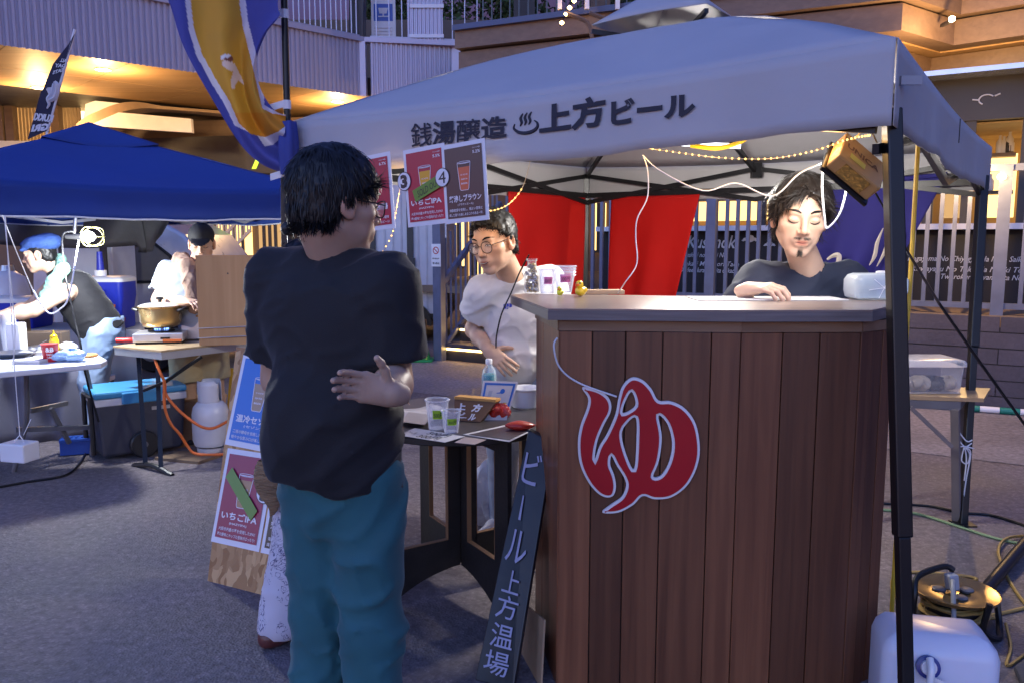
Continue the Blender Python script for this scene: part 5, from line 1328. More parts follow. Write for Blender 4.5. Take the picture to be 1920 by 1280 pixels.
MB().lathe(bp_+V((0, 0, .170)), [(.0155, 0), (.0155, .02), (.013, .023)], 20).build('cap', MAT['whitep'], wb_, smooth=True)
tub = tz(985, 765); tub.z = ZT_+.001; tub.y = 3.5; tub.x = at(985, 765, 3.5).x
tb2 = thing('white_tub', 'white plastic tub on the round table beside the counter', 'tub', tub)
MB().lathe(tub, [(.055, 0), (.06, .004), (.066, .075), (.072, .08), (.072, .086), (.068, .086), (.062, .078), (.056, .008)], 32, cap=False).build('bowl', MAT['whitep'], tb2, smooth=True)
# dark tall board leaning on the counter with brush writing
sgA = [at(893, 1272, 2.72), at(962, 1282, 2.66), at(1037, 826, 2.80), at(990, 806, 2.86)]
sgA = [gnd(890, 1274), gnd(962, 1292), at(1037, 828, 2.86), at(990, 806, 2.93)]
ls = thing('leaning_board', 'tall black board with white brush lettering leaning against the counter', 'sign', sgA[0].lerp(sgA[1], .5))
MB().prism(sgA, V((.012, .02, .004))).build('board', M('black slate', (.016, .016, .02), .35, var=.3, bump=.1, bs=12), ls, bevel=.004)
def lb_(u, v, e=.003): q = sgA[0].lerp(sgA[1], u).lerp(sgA[3].lerp(sgA[2], u), v); n = (sgA[1]-sgA[0]).cross(sgA[3]-sgA[0]).normalized(); n = n if n.y < 0 else -n; return q+n*e
mb = MB()
for s, u0, v0, su, sv in (('ビ', .12, .79, .62, .135), ('ー', 0, 0, 0, 0), ('ル', .12, .47, .62, .13), ('上', .22, .35, .5, .09), ('方', .18, .25, .6, .09), ('温', .18, .14, .62, .09), ('場', .15, .035, .65, .09)):
    if s == 'ー':
        mb.add([lb_(.30, .64), lb_(.38, .64), lb_(.34, .74), lb_(.30, .74)], [(0, 1, 2, 3)]); continue
    vs, fs = glyphs(s, .004); x0 = min(v[0] for v in vs); x1 = max(v[0] for v in vs); y0 = min(v[1] for v in vs); y1 = max(v[1] for v in vs)
    mb.add([lb_(u0+(x-x0)/(x1-x0)*su, v0+(y-y0)/(y1-y0)*sv) for x, y in vs], fs)
mb.build('lettering', M('chalk lavender', (.42, .42, .58), .7), ls)
# ---- A-board with posters
aA = [gnd(389, 1088), gnd(545, 1128), at(600, 668, 3.62), at(443, 650, 3.76)]
ab = thing('a_board', 'particle board sandwich sign carrying beer posters', 'sign board', aA[0].lerp(aA[1], .5))
def Mosb():
    m = M('particle board', (.42, .22, .08), .55, var=.3, vs=9, bump=.1); n, l = nt(m); b = n['Principled BSDF']
    tc = n.new('ShaderNodeTexCoord'); no = n.new('ShaderNodeTexNoise'); no.inputs['Scale'].default_value = 7; l.new(tc.outputs['Object'], no.inputs['Vector'])
    ad = n.new('ShaderNodeVectorMath'); ad.operation = 'MULTIPLY_ADD'; ad.inputs[1].default_value = (.12, .12, .12); l.new(no.outputs['Color'], ad.inputs[0]); l.new(tc.outputs['Object'], ad.inputs[2])
    mp = n.new('ShaderNodeMapping'); mp.inputs['Scale'].default_value = (38, 38, 13); mp.inputs['Rotation'].default_value = (0, .5, 0); l.new(ad.outputs[0], mp.inputs[0])
    vo = n.new('ShaderNodeTexVoronoi'); vo.inputs['Scale'].default_value = 1; l.new(mp.outputs[0], vo.inputs['Vector']); se = n.new('ShaderNodeSeparateColor'); l.new(vo.outputs['Color'], se.inputs[0])
    mx = n.new('ShaderNodeMix'); mx.data_type = 'RGBA'; mx.inputs[6].default_value = (.30, .14, .045, 1); mx.inputs[7].default_value = (.62, .38, .17, 1); l.new(se.outputs[0], mx.inputs[0]); l.new(mx.outputs[2], b.inputs['Base Color']); return m
OSB = Mosb(); an = (aA[1]-aA[0]).cross(aA[3]-aA[0]).normalized(); an = an if an.y < 0 else -an
MB().prism(aA, -an*.015).build('front_panel', OSB, ab)
bb = [aA[0]+V((.15, .55, 0)), aA[1]+V((.15, .55, 0)), aA[2]-an*.03, aA[3]-an*.03]; MB().prism(bb, V((.01, .02, 0))).build('rear_panel', OSB, ab)
def apx(px, py, e=.004): return onpl(px, py, aA[0]+an*e, an)
def aframe(bl_, br_, tl_): a, b, d = apx(*bl_), apx(*br_), apx(*tl_); return Frame(a, b-a, d-a), (b-a).length, (d-a).length
F_, w, h = aframe((395, 1014), (485, 1034), (417, 838))
poster(F_, w, h, WINE, ('faded amber', (.42, .24, .12)), 'いちごIPA', '(HAZYIPA)', '大阪市内産の苺を使用したIPA!!', '苺の酸味とホップの苦味がばっちり!', '5.5%', '3', 'wine red poster numbered 3 crossed by green tape on the sandwich sign', 'posters on the sandwich sign', sold=2, numside=1)
F_, w, h = aframe((488, 1035), (578, 1055), (510, 858))
poster(F_, w, h, ('dark brown', (.05, .035, .03)), ('orange beer', (.62, .12, .05)), '薪沸しブラウン', '(ブラウンエール)', '燻製麦芽を使用し、程よい苦味と', '燻した香りを楽しめるコク', '5.2%', None, 'dark brown poster half hidden behind patterned trousers on the sandwich sign', 'posters on the sandwich sign')
F_, w, h = aframe((421, 832), (512, 850), (444, 660))
poster(F_, w, h, BLU, ('pale amber', (.40, .26, .16)), '温冷セゾン', '(セゾン)', '二種の酵母を使用したビール', '軽やかな飲み口が楽しい一杯!', '5.0%', None, 'bright blue poster on top of the sandwich sign', 'posters on the sandwich sign')
# ================================================================== FOOD STALL UNDER THE BLUE TENT
ALU = M('aluminium', (.55, .55, .56), .35, .7, var=.1); GREYM = M('grey tube', (.14, .14, .16), .45, .4)
ZW = .74
wt2 = thing('folding_table', 'white plastic folding table with grey bowed legs and food items', 'table', gnd(60, 870))
wtp = [atz(x, y, ZW) for x, y in ((-160, 712), (190, 680), (201, 674), (185, 665), (-160, 668))]
MB().prism([q-V((0, 0, .035)) for q in wtp], (0, 0, .035)).build('table_top', M('white hdpe', (.66, .67, .72), .4, var=.04, bump=.05, bs=60), wt2, bevel=.008)
for px, py, tx, ty in ((26, 884, 50, 700), (172, 855, 158, 690)):
    f = gnd(px, py); t_ = atz(tx, ty, ZW-.04); t_.y = f.y-.05; t_.x = at(tx, 700, t_.y).x
    MB().tube(catmull([t_, t_.lerp(f, .5)+V((.03, .02, 0)), f], 5), .016, 8).build('leg', GREYM, wt2, smooth=True)
MB().bar(at(30, 805, 5.2), at(172, 800, 5.45), .03).build('cross_bar', GREYM, wt2); MB().bar(at(95, 765, 5.3), at(130, 830, 5.4), .025).build('brace', GREYM, wt2)
MB().bar(at(55, 770, 5.3), at(125, 755, 5.6), .03).build('cross_bar', GREYM, wt2)
def wz(px, py): return atz(px, py, ZW+.001)
q = wz(95, 677)
rc_ = thing('red_paper_cup', 'red paper cup with white letters on the white folding table', 'cup', q)
MB().lathe(q, [(.038, 0), (.040, .004), (.050, .11), (.052, .112)], 24).build('cup', M('red cup', (.5, .01, .02), .4), rc_, smooth=True)
mb = MB(); a0 = math.atan2(-q.y, -q.x)
def cyl(u, v, r0=.0405, r1=.0505): a = a0+u/.045; z = v; rr = r0+(r1-r0)*z/.11+.001; return q+V((rr*math.cos(a), rr*math.sin(a), z))
letter(mb, '&B', cyl, -.025, .065, .04, width=.045, bold=.04); letter(mb, 'Roasted', cyl, -.02, .045, .018, width=.035); letter(mb, 'Coffee', cyl, -.02, .025, .018, width=.03)
mb.build('lettering', MAT['white'], rc_)
q = wz(103, 664); ms = thing('mustard_bottle', 'yellow squeeze bottle with pointed cap on the white folding table', 'bottle', q)
YM = M('mustard yellow', (.72, .48, .01), .35); MB().lathe(q, [(.028, 0), (.03, .005), (.03, .09), (.022, .11)], 20).build('body', YM, ms, smooth=True); MB().lathe(q+V((0, 0, .11)), [(.022, 0), (.022, .015), (.008, .025), (.004, .05)], 16).build('nozzle', YM, ms, smooth=True)
q = wz(25, 668); pl = MB().lathe(q, [(.001, .004), (.09, .004), (.13, .03), (.135, .03), (.095, 0), (.001, 0)], 32, cap=False)
tag(pl.build('steel_plate', MAT['steel'], None, smooth=True), 'shallow round steel dish on the white folding table', 'dish')
def crumple(c, r, seed, n=26):
    rr = random.Random(seed); ph = [rr.uniform(0, 6) for _ in range(6)]
    def f(u, v):
        th = math.pi*v; p = 6.283*u; k = 1+.18*math.sin(3*p+ph[0]+4*v)+.12*math.sin(7*p+ph[1])*math.sin(5*v+ph[2])+.08*math.sin(13*p+ph[3]+9*v)
        return c+V((r[0]*k*math.sin(th)*math.cos(p), r[1]*k*math.sin(th)*math.sin(p), r[2]+r[2]*k*math.cos(th)))
    return MB().grid(f, n, 12)
tag(crumple(wz(132, 676), (.10, .07, .035), 1).build('plastic_bag', M('pale blue film', (.4, .58, .8), .25, var=.1, bump=.5, bs=40), None, smooth=True), 'crumpled pale blue plastic bag on the white folding table', 'bag')
tag(crumple(wz(128, 662), (.07, .05, .035), 3).build('plastic_bag', M('white film', (.7, .7, .75), .3, bump=.5, bs=40), None, smooth=True), 'crumpled white plastic bag behind the red paper cup', 'bag')
for k, (px, py, lab) in enumerate(((62, 680, 'stack of white paper trays beside the red paper cup'), (70, 664, 'white paper tray with cutlery behind the steel dish'))):
    q = wz(px, py); t = thing('paper_tray', lab, 'tray', q, 'paper trays')
    for j in range(3): MB().prism([q+V((-.10, -.05, .008*j)), q+V((.07, -.05, .008*j)), q+V((.08, .05, .008*j)), q+V((-.09, .05, .008*j))], (0, 0, .006)).build('tray', PAP, t)
    MB().bar(q+V((-.05, 0, .03)), q+V((.05, .03, .09)), .012, .003).build('spoon', MAT['steel'], t)
q = wz(75, 662); fp_ = thing('foil_pan', 'small foil pan with spoon behind the paper trays', 'pan', q); MB().lathe(q, [(.05, 0), (.06, .05), (.066, .05), (.055, 0)], 20, cap=False).build('pan', MAT['steel'], fp_, smooth=True)
q = wz(160, 668); tag(MB().lathe(q, [(.07, 0), (.075, .004), (.075, .012), (.07, .015)], 24).build('fried_cake', M('fried crust', (.5, .22, .05), .6, bump=.4, bs=50), None, smooth=True), 'flat golden food piece beside the plastic bags', 'food')
q = wz(18, 655); cst = thing('cup_stack', 'tall stack of clear plastic cups on the white folding table', 'cups', q); MB().lathe(q, [(.04, 0), (.055, .24), (.058, .25)], 20).build('cups', Mclear('milky cups', (.9, .92, .95), .4), cst, smooth=True)
q = wz(32, 660); nb_ = MB().box((q.x-.05, q.y-.03, q.z), (q.x+.05, q.y+.05, q.z+.2)); tag(nb_.build('napkin_box', MAT['whitep'], bevel=.01), 'upright white napkin box on the white folding table', 'box')
# kraft bin & dark items
q = atz(58, 652, ZW+.001); kb2 = thing('brown_caddy', 'brown plastic caddy with tall back standing behind the napkin box', 'caddy', q)
BRP = M('brown plastic', (.10, .07, .05), .5); MB().box((q.x-.05, q.y, q.z), (q.x+.22, q.y+.12, q.z+.11)).build('tub', BRP, kb2, bevel=.006); MB().box((q.x-.09, q.y+.02, q.z), (q.x-.045, q.y+.1, q.z+.24)).build('back', BRP, kb2, bevel=.01)
# hanging weight with rope
wc_ = at(37, 845, 4.62); hw = thing('hanging_weight', 'white box weight hung on cords from the blue tent edge', 'weight', wc_-V((0, 0, .07)))
MB().obox(wc_, (1, -.25, 0), (.25, 1, 0), (0, 0, 1), .085, .06, .055).build('box', MAT['white'], hw, bevel=.008)
top_h = at(10, 404, 4.62)
for dx in (-.03, .03): MB().tube([wc_+V((dx, 0, .055)), at(37, 815, 4.62), at(36, 800, 4.62)], .003, 5).build('cord', MAT['white'], hw)
MB().tube([at(36, 800, 4.62), at(28, 700, 4.62), top_h], .0025, 5).build('cord', MAT['white'], hw)
MB().tube([at(58, 785, 4.7), at(44, 815, 4.65)], .002, 5).build('cord', MAT['white'], hw)
for pts, lab in (([at(8, 404, 4.62), at(20, 530, 4.65), at(28, 620, 4.7), at(24, 690, 4.75)], 'thin pale cord hanging straight beside the blue tent edge'), ([at(4, 404, 4.62), at(30, 470, 4.9), at(62, 545, 5.2), at(75, 570, 5.3)], 'thin pale cord slanting behind the capped cook from the tent edge')):
    tag(MB().tube(catmull(pts, 5), .003, 5).build('tent_cord', MAT['whitep']), lab, 'cord')
# ---- kitchen table with stove
ZK = .78
kA, kB, kC = atz(212, 648, ZK), atz(302, 657, ZK), atz(470, 638, ZK); kD = kC+(kA-kB)
kt2 = thing('kitchen_table', 'wood topped aluminium camping kitchen table with black folding legs', 'table', V((kB.x, kB.y, 0)))
MB().prism([q-V((0, 0, .012)) for q in (kA, kB, kC, kD)], (0, 0, .012)).build('table_top', Mwood('ply top', (.45, .30, .15), (.55, .4, .22), .5, axis=0), kt2)
c0 = (kA+kB+kC+kD)/4
MB().prism([c0+(q-c0)*.985-V((0, 0, .062)) for q in (kA, kB, kC, kD)], (0, 0, .048)).build('apron', ALU, kt2)
f0, f1 = gnd(251, 872), gnd(323, 891)
MB().tube([f0, f0.lerp(f1, .5)+V((0, 0, .035)), f1], .018, 8, smooth=4).build('foot', BK_, kt2, smooth=True)
for t in (.32, .72):
    p0 = f0.lerp(f1, t)+V((0, 0, .03)); p1 = kA.lerp(kB, t+.0)+(kC-kB)*.1-V((0, 0, .06)); MB().bar(p0, p1, .028, .02).build('leg', BK_, kt2)
MB().bar(at(268, 732, 5.25), at(310, 715, 5.3), .018).build('brace', BK_, kt2); MB().bar(at(310, 715, 5.3), at(378, 668, 5.45), .02).build('brace', BK_, kt2)
MB().bar(gnd(440, 862), kC-V((0, 0, .06)), .028, .02).build('leg', BK_, kt2)
kz = lambda px, py: atz(px, py, ZK+.001)
s0 = kz(296, 643); sv = thing('gas_stove', 'silver portable gas stove with blue flame under the pot', 'stove', s0)
MB().obox(s0+V((0, .06, .045)), (1, .25, 0), (-.25, 1, 0), (0, 0, 1), .165, .13, .03).build('body', ALU, sv, bevel=.008)
MB().obox(s0+V((0, .06, .010)), (1, .25, 0), (-.25, 1, 0), (0, 0, 1), .15, .115, .009).build('feet', BK_, sv)
sb = s0+V((.0, .07, .077)); MB().lathe(sb, [(.09, 0), (.09, .008), (.04, .012), (.035, .02)], 24).build('burner', BK_, sv, smooth=True)
for k in range(4):
    a = k*math.pi/2+.5; MB().bar(sb+V((.03*math.cos(a), .03*math.sin(a), .022)), sb+V((.11*math.cos(a), .11*math.sin(a), .022)), .008, .014).build('pan_support', BK_, sv)
flm = MB()
for k in range(18): a = k*math.pi/9; flm.lathe(sb+V((.045*math.cos(a), .045*math.sin(a), .012)), [(.004, 0), (.005, .006), (.0005, .020)], 6)
flm.build('flame', Mglow('gas flame', (.15, .3, 1), 3), sv)
MB().obox(s0+V((.09, -.085, .045)), (1, .25, 0), (-.25, 1, 0), (0, 0, 1), .03, .008, .006).build('knob_slot', BK_, sv); MB().bar(s0+V((.08, -.10, .03)), s0+V((.2, -.08, .03)), .02, .016).build('lever', M('orange handle', (.5, .12, .02), .5), sv)
pt0 = sb+V((0, 0, .030)); po = thing('cooking_pot', 'large gold aluminium pot with glass lid on the gas stove', 'pot', pt0)
GO = M('gold aluminium', (.62, .45, .20), .28, .85, var=.1, rvar=.3)
MB().lathe(pt0, [(.10, 0), (.125, .012), (.138, .04), (.142, .135), (.152, .142), (.152, .147), (.14, .147)], 40).build('pot', GO, po, smooth=True)
MB().lathe(pt0+V((0, 0, .147)), [(.145, 0), (.146, .005), (.11, .018), (.05, .026), (.001, .028)], 36, cap=False).build('lid', Mclear('lid glass', (.8, .8, .75), .3), po, smooth=True)
MB().lathe(pt0+V((0, 0, .174)), [(.012, 0), (.012, .015), (.026, .02), (.026, .034), (.018, .038)], 16).build('knob', MAT['blackp'], po, smooth=True)
for s in (-1, 1):
    d = V((s, -.1*s, 0)); MB().tube(catmull([pt0+d*.145+V((0, .05, .12)), pt0+d*.185+V((0, .04, .128)), pt0+d*.185+V((0, -.04, .128)), pt0+d*.145+V((0, -.05, .12))], 5), .010, 8).build('handle', MAT['blackp'], po, smooth=True)
rh = kz(228, 643); tag(MB().tube([rh+V((-.035, 0, .018)), rh+V((.06, .01, .018)), rh+V((.12, .03, .018))], [.018, .02, .010], 10, smooth=4).build('lighter', M('red handle', (.62, .02, .01), .3), None, smooth=True), 'red grip of a lighter lying on the kitchen table', 'lighter')
gq = kz(365, 636); gr_ = thing('griddle', 'steel griddle with browned sausages beside the plywood board', 'grill', gq)
MB().obox(gq+V((.06, .10, .075)), (1, .2, 0), (-.2, 1, 0), (0, 0, 1), .16, .13, .07).build('body', ALU, gr_, bevel=.004)
slots = MB()
for k in range(7): slots.obox(gq+V((-.09+.03*k, -.042+.006*k, .128)), (1, .2, 0), (-.2, 1, 0), (0, 0, 1), .008, .004, .008)
slots.build('vent_slot', BK_, gr_)
SAU = M('sausage', (.36, .17, .05), .35, var=.35, vs=30, coat=.3)
for k in range(6):
    c = gq+V((-.05+.045*(k % 4), -.01+.06*(k//4), .158+.012*(k % 2))); tag(MB().tube([c+V((-.055, -.03, 0)), c+V((0, .012, .006)), c+V((.055, .035, 0))], [.008, .017, .018, .017, .008], 10, smooth=5).build('sausage', SAU, None, smooth=True), 'browned sausage lying on the steel griddle', 'sausage', 'sausages on the griddle')
# plywood splash board
PWm = Mwood('plywood sheet', (.36, .19, .075), (.50, .30, .14), .5, axis=2, scale=.45, bump=.1, orand=.02)
pA, pB = kz(374, 648), kz(482, 645); pzz = at(372, 479, pA.y).z
pbd = thing('plywood_board', 'upright plywood splash board standing on the kitchen table', 'board', pA.lerp(pB, .5))
MB().prism([pA, pB, V((pB.x, pB.y, pzz)), V((pA.x, pA.y, pzz))], V((0, .018, 0))).build('sheet', PWm, pbd)
kn = at(427, 513, pA.y-.004); MB().lathe(kn, [(.001, 0), (.006, 0)], 12, axis=(0, 1, 0), cap=False).build('knot', MAT['dark'], pbd)
for py in (614, 632): MB().tube([at(370, py+2, pA.y-.012), at(484, py-3, pB.y-.012)], .003, 5).build('tie_wire', ALU, pbd)
# wheeled cooler
cq = gnd(268, 858)
cu = V((.80, .60, 0)).normalized(); cw = V((-cu.y, cu.x, 0))
wcl = thing('wheeled_cooler', 'dark grey wheeled cooler box with sky blue lid and black handle', 'cooler', cq)
cc_ = cq+cw*.22+V((0, 0, 0))+cu*.02
CG = M('cooler grey', (.045, .047, .065), .5, var=.12); CBL = M('cooler blue', (.05, .26, .5), .4)
def taper(c, hu, hw, z0, z1, k): 
    P = []
    for z, s in ((z0, k), (z1, 1)): P += [c+cu*(a*hu*s)+cw*(b*hw*s)+V((0, 0, z)) for a, b in ((-1, -1), (1, -1), (1, 1), (-1, 1))]
    return MB().add(P, [(0, 3, 2, 1), (4, 5, 6, 7), (0, 1, 5, 4), (1, 2, 6, 5), (2, 3, 7, 6), (3, 0, 4, 7)])
taper(cc_, .29, .2, .03, .40, .9).build('body', CG, wcl, bevel=.02)
taper(cc_, .297, .207, .385, .435, 1).build('rim', M('cooler white', (.62, .62, .65), .4), wcl, bevel=.008)
taper(cc_, .30, .21, .437, .485, 1).build('lid', CBL, wcl, bevel=.015)
MB().obox(cc_-cw*.212+V((0, 0, .43)), cu, cw, (0, 0, 1), .13, .012, .04).build('latch', CBL, wcl, bevel=.008)
MB().obox(cc_-cw*.2+cu*.12+V((0, 0, .34)), cu, cw, (0, 0, 1), .06, .006, .012).build('badge', ALU, wcl)
hB = cc_-cu*.31
MB().tube([hB+cw*.13+V((0, 0, .05)), hB+cw*.13+V((0, 0, .44)), hB-cw*.13+V((0, 0, .44)), hB-cw*.13+V((0, 0, .05))], .016, 8).build('handle', MAT['blackp'], wcl, smooth=True)
wc2 = cc_-cw*.205-cu*.0+V((0, 0, .095)); wh = MB().lathe(wc2, [(.03, -.02), (.085, -.02), (.095, -.01), (.095, .03)], 24, axis=cw).build('wheel', MAT['blackp'], wcl, smooth=True)
MB().lathe(wc2-cw*.022, [(.001, 0), (.02, 0), (.022, .004)], 16, axis=cw, cap=False).build('hub', GREYM, wh)
# gas cylinder
gq = gnd(398, 848); gq.z = 0; gc = thing('gas_cylinder', 'white propane cylinder with collar guard and foot ring', 'gas cylinder', gq)
WG = M('cylinder paint', (.58, .58, .62), .35, var=.1, bump=.05, bs=30, coat=.2)
rr_ = 34/FPX*gq.y
MB().lathe(gq, [(rr_*.78, 0), (rr_*.78, .05), (rr_*.8, .05)], 28, cap=False).build('foot_ring', WG, gc, smooth=True, solid=.004)
MB().lathe(gq+V((0, 0, .045)), [(rr_*.55, 0), (rr_*.9, .02), (rr_, .06), (rr_, .24), (rr_*.92, .29), (rr_*.7, .325), (rr_*.3, .34)], 32).build('tank', WG, gc, smooth=True)
for a0, a1 in ((.3, 2.9), (3.25, 5.95)):
    MB().grid(lambda u, v: gq+V((rr_*.62*math.cos(a0+(a1-a0)*u), rr_*.62*math.sin(a0+(a1-a0)*u), .355+.15*v+(.02 if .1 < u < .9 and v > .5 else 0))), 12, 4).build('collar', WG, gc, smooth=True, solid=.004)
MB().lathe(gq+V((0, 0, .38)), [(.02, 0), (.02, .05), (.035, .06), (.035, .08)], 14).build('valve', MAT['steel'], gc, smooth=True)
ORG = M('orange hose', (.62, .13, .02), .4)
h1 = [(289, 671, 5.35), (302, 701, 5.3), (309, 717, 5.3), (311, 738, 5.3), (329, 762, 5.3), (351, 782, 5.3), (377, 799, 5.28), (399, 802, 5.28), (423, 791, 5.35), (440, 778, 5.5)]
h2 = [(308, 712, 5.29), (309, 762, 5.28), (320, 793, 5.28), (337, 813, 5.3), (352, 836, 5.32), (368, 850, 5.32), (415, 851, 5.3), (440, 846, 5.33)]
tag(MB().tube(catmull([at(*q) for q in h1], 5), .0095, 8).build('gas_hose', ORG, None, smooth=True), 'orange gas hose looping in front of the propane cylinder', 'hose')
tag(MB().tube(catmull([at(*q) for q in h2], 5), .0095, 8).build('gas_hose', ORG, None, smooth=True), 'orange gas hose sagging to the ground by the cylinder foot', 'hose')
bq = gnd(345, 865); tag(MB().prism([gnd(x, y) for x, y in ((290, 862), (372, 870), (415, 856), (400, 845), (330, 850))], (0, 0, .02)).build('cardboard_sheet', M('cardboard', (.2, .13, .08), .8, bump=.3, bs=20)), 'crumpled brown cardboard under the gas cylinder', 'cardboard')
bq = gnd(355, 838); tag(MB().prism([bq+V((-.08, 0, 0)), bq+V((.12, .1, 0)), bq+V((.1, .25, 0)), bq+V((-.1, .15, 0))], (.0, 0, .33)).build('cardboard_box', M('cardboard box', (.24, .15, .08), .8)), 'brown cardboard box between the cooler and the gas cylinder', 'box')
q = gnd(140, 853); bl = thing('blue_tool_box', 'small blue plastic box on the ground under the white table', 'box', q)
BLT = M('tool blue', (.01, .06, .32), .4); MB().obox(q+V((0, .05, .055)), (1, .35, 0), (-.35, 1, 0), (0, 0, 1), .105, .06, .05).build('body', BLT, bl, bevel=.006); MB().obox(q+V((0, .05, .108)), (1, .35, 0), (-.35, 1, 0), (0, 0, 1), .108, .063, .012).build('lid', BLT, bl, bevel=.005)
for k in range(5): MB().obox(q+V((-.07+.035*k, .02+.012*k, .122)), (1, .35, 0), (-.35, 1, 0), (0, 0, 1), .006, .03, .006).build('rib', BLT, bl)
q = gnd(110, 815); cl2 = thing('ice_chest', 'grey ice chest with sky blue lid under the white table', 'cooler', q); c2 = q+V((0, .25, 0))
cu, cw = V((1, .15, 0)).normalized(), V((-.15, 1, 0)).normalized()
taper(c2, .26, .18, .01, .36, .92).build('body', M('chest grey', (.10, .10, .12), .5), cl2, bevel=.015); taper(c2, .265, .185, .362, .40, 1).build('rim', MAT['whitep'], cl2, bevel=.006); taper(c2, .25, .17, .402, .45, 1).build('lid', CBL, cl2, bevel=.015)
q = gnd(20, 800); bn_ = thing('black_bin', 'black round bin under the white table', 'bin', q); MB().lathe(q, [(.14, 0), (.17, .35), (.18, .36), (.18, .38), (.165, .38)], 24).build('bin', MAT['blackp'], bn_, smooth=True)
q = gnd(47, 790); ws = thing('water_bottle', 'small clear water bottle standing under the white table', 'bottle', q); MB().lathe(q, [(.035, 0), (.037, .01), (.037, .16), (.015, .2), (.015, .22)], 16).build('bottle', Mclear('pet clear', (.85, .92, 1), .3), ws, smooth=True); MB().lathe(q+V((0, 0, .22)), [(.017, 0), (.017, .02)], 14).build('cap', MAT['whitep'], ws)
MAT['skirt'] = M('grey skirt', (.10, .10, .14), .7, bump=.2, bs=6)
sk = thing('stall_skirt', 'dark grey cloth skirt hanging behind the table legs', 'cloth', gnd(90, 828))
def skf(u, v): a, b = gnd(-60, 838), gnd(176, 822); q = a.lerp(b, u); return V((q.x, q.y+.03*math.sin(u*22), .005+.52*v))
MB().grid(skf, 50, 6).build('cloth', MAT['skirt'], sk, smooth=True, solid=.003)
pc_ = [gnd(x, y) for x, y in ((-20, 918), (50, 905), (120, 893), (148, 872), (160, 852))]
tag(MB().tube(catmull([q+V((0, 0, .008)) for q in pc_], 6), .008, 6).build('ground_cable', BK_), 'black cable on the asphalt leading under the white table', 'cable')
# ---- back table with cloth, coolers and lamp
bq0, bq1 = at(-40, 600, 7.0), at(262, 600, 6.9)
zb_ = .74
bkt = thing('cloth_table', 'long table under a pale grey cloth at the back of the food stall', 'table', V(((bq0.x+bq1.x)/2, 7.1, 0)))
CLG = M('table cloth', (.42, .39, .36), .8, bump=.3, bs=7)
MB().box((bq0.x, 6.9, zb_-.02), (bq1.x, 7.5, zb_)).build('table_top', CLG, bkt)
MB().grid(lambda u, v: V((bq0.x+(bq1.x-bq0.x)*u, 6.89-.02*math.sin(u*40)*v, zb_-.001-.55*v)), 80, 6).build('cloth_drop', CLG, bkt, smooth=True, solid=.003)
j0 = at(207, 600, 7.05); j0.z = zb_+.001
jg = thing('drink_cooler', 'tall blue drink cooler with white lid and red tap panel', 'cooler', j0)
JB = M('jug blue', (.012, .03, .42), .4, var=.06)
rbody(j0, .185, .15, .4, .04, [(.03, 0), (.02, .02), (.02, .18), (0, .28), (0, .40)]).build('body', JB, jg, smooth=True)
rbody(j0+V((0, 0, .402)), .19, .155, .05, .04, [(0, 0), (0, .025), (.012, .035), (.04, .045)]).build('lid', MAT['whitep'], jg, smooth=True)
MB().obox(j0+V((.14, -.15, .05)), (1, 0, 0), (0, 1, 0), (.25, 0, 1), .05, .01, .05).build('red_panel', M('tap red', (.55, .02, .02), .4), jg)
MB().tube([j0+V((-.05, -.155, .33)), j0+V((.05, -.155, .33))], .008, 6).build('grip', JB, jg); MB().obox(j0+V((.12, -.156, .2)), (1, 0, 0), (0, 1, 0), (0, 0, 1), .008, .003, .012).build('logo', M('logo orange', (.7, .15, .05), .5), jg)
for dz in (.36, .43): MB().lathe(j0+V((-.20, -.06, dz)), [(.03, -.02), (.034, 0), (.03, .02)], 16, axis=(0, 1, 0)).build('hinge_knob', MAT['whitep'], jg, smooth=True)
cs2 = j0+V((-.06, 0, .448)); cst2 = thing('paper_cup_stack', 'stack of blue and white paper cups on the drink cooler', 'cups', cs2); MB().lathe(cs2, [(.05, 0), (.05, .05), (.052, .05)], 18).build('white_cups', MAT['whitep'], cst2); MB().lathe(cs2+V((0, 0, .05)), [(.032, 0), (.022, .16)], 18).build('blue_cup', JB, cst2)
i0 = at(30, 610, 6.6); i0.z = zb_+.001; i0.y = 7.1; i0.x = at(28, 600, 7.1).x
ib = thing('blue_ice_box', 'blue ice box with white lid on the cloth table', 'cooler', i0)
rbody(i0, .26, .17, .28, .03, [(.02, 0), (.01, .02), (0, .22)]).build('body', JB, ib, smooth=True); rbody(i0+V((0, 0, .222)), .265, .175, .05, .03, [(0, 0), (0, .03), (.02, .045)]).build('lid', MAT['whitep'], ib, smooth=True)
for px, lab in ((186, 'small white squeeze bottle beside the drink cooler base'), (198, 'white squeeze bottle nearer the drink cooler')):
    q = at(px, 590, 6.93); q.z = zb_+.001; t = thing('sauce_bottle', lab, 'bottle', q, 'white sauce bottles'); MB().lathe(q, [(.03, 0), (.03, .09), (.012, .11), (.012, .14)], 14).build('bottle', MAT['whitep'], t, smooth=True)
q = at(210, 590, 6.93); q.z = zb_+.001; tag(MB().box((q.x-.09, q.y-.03, q.z), (q.x+.06, q.y+.04, q.z+.10)).build('white_carton', MAT['white'], bevel=.004), 'low white carton in front of the drink cooler', 'carton')
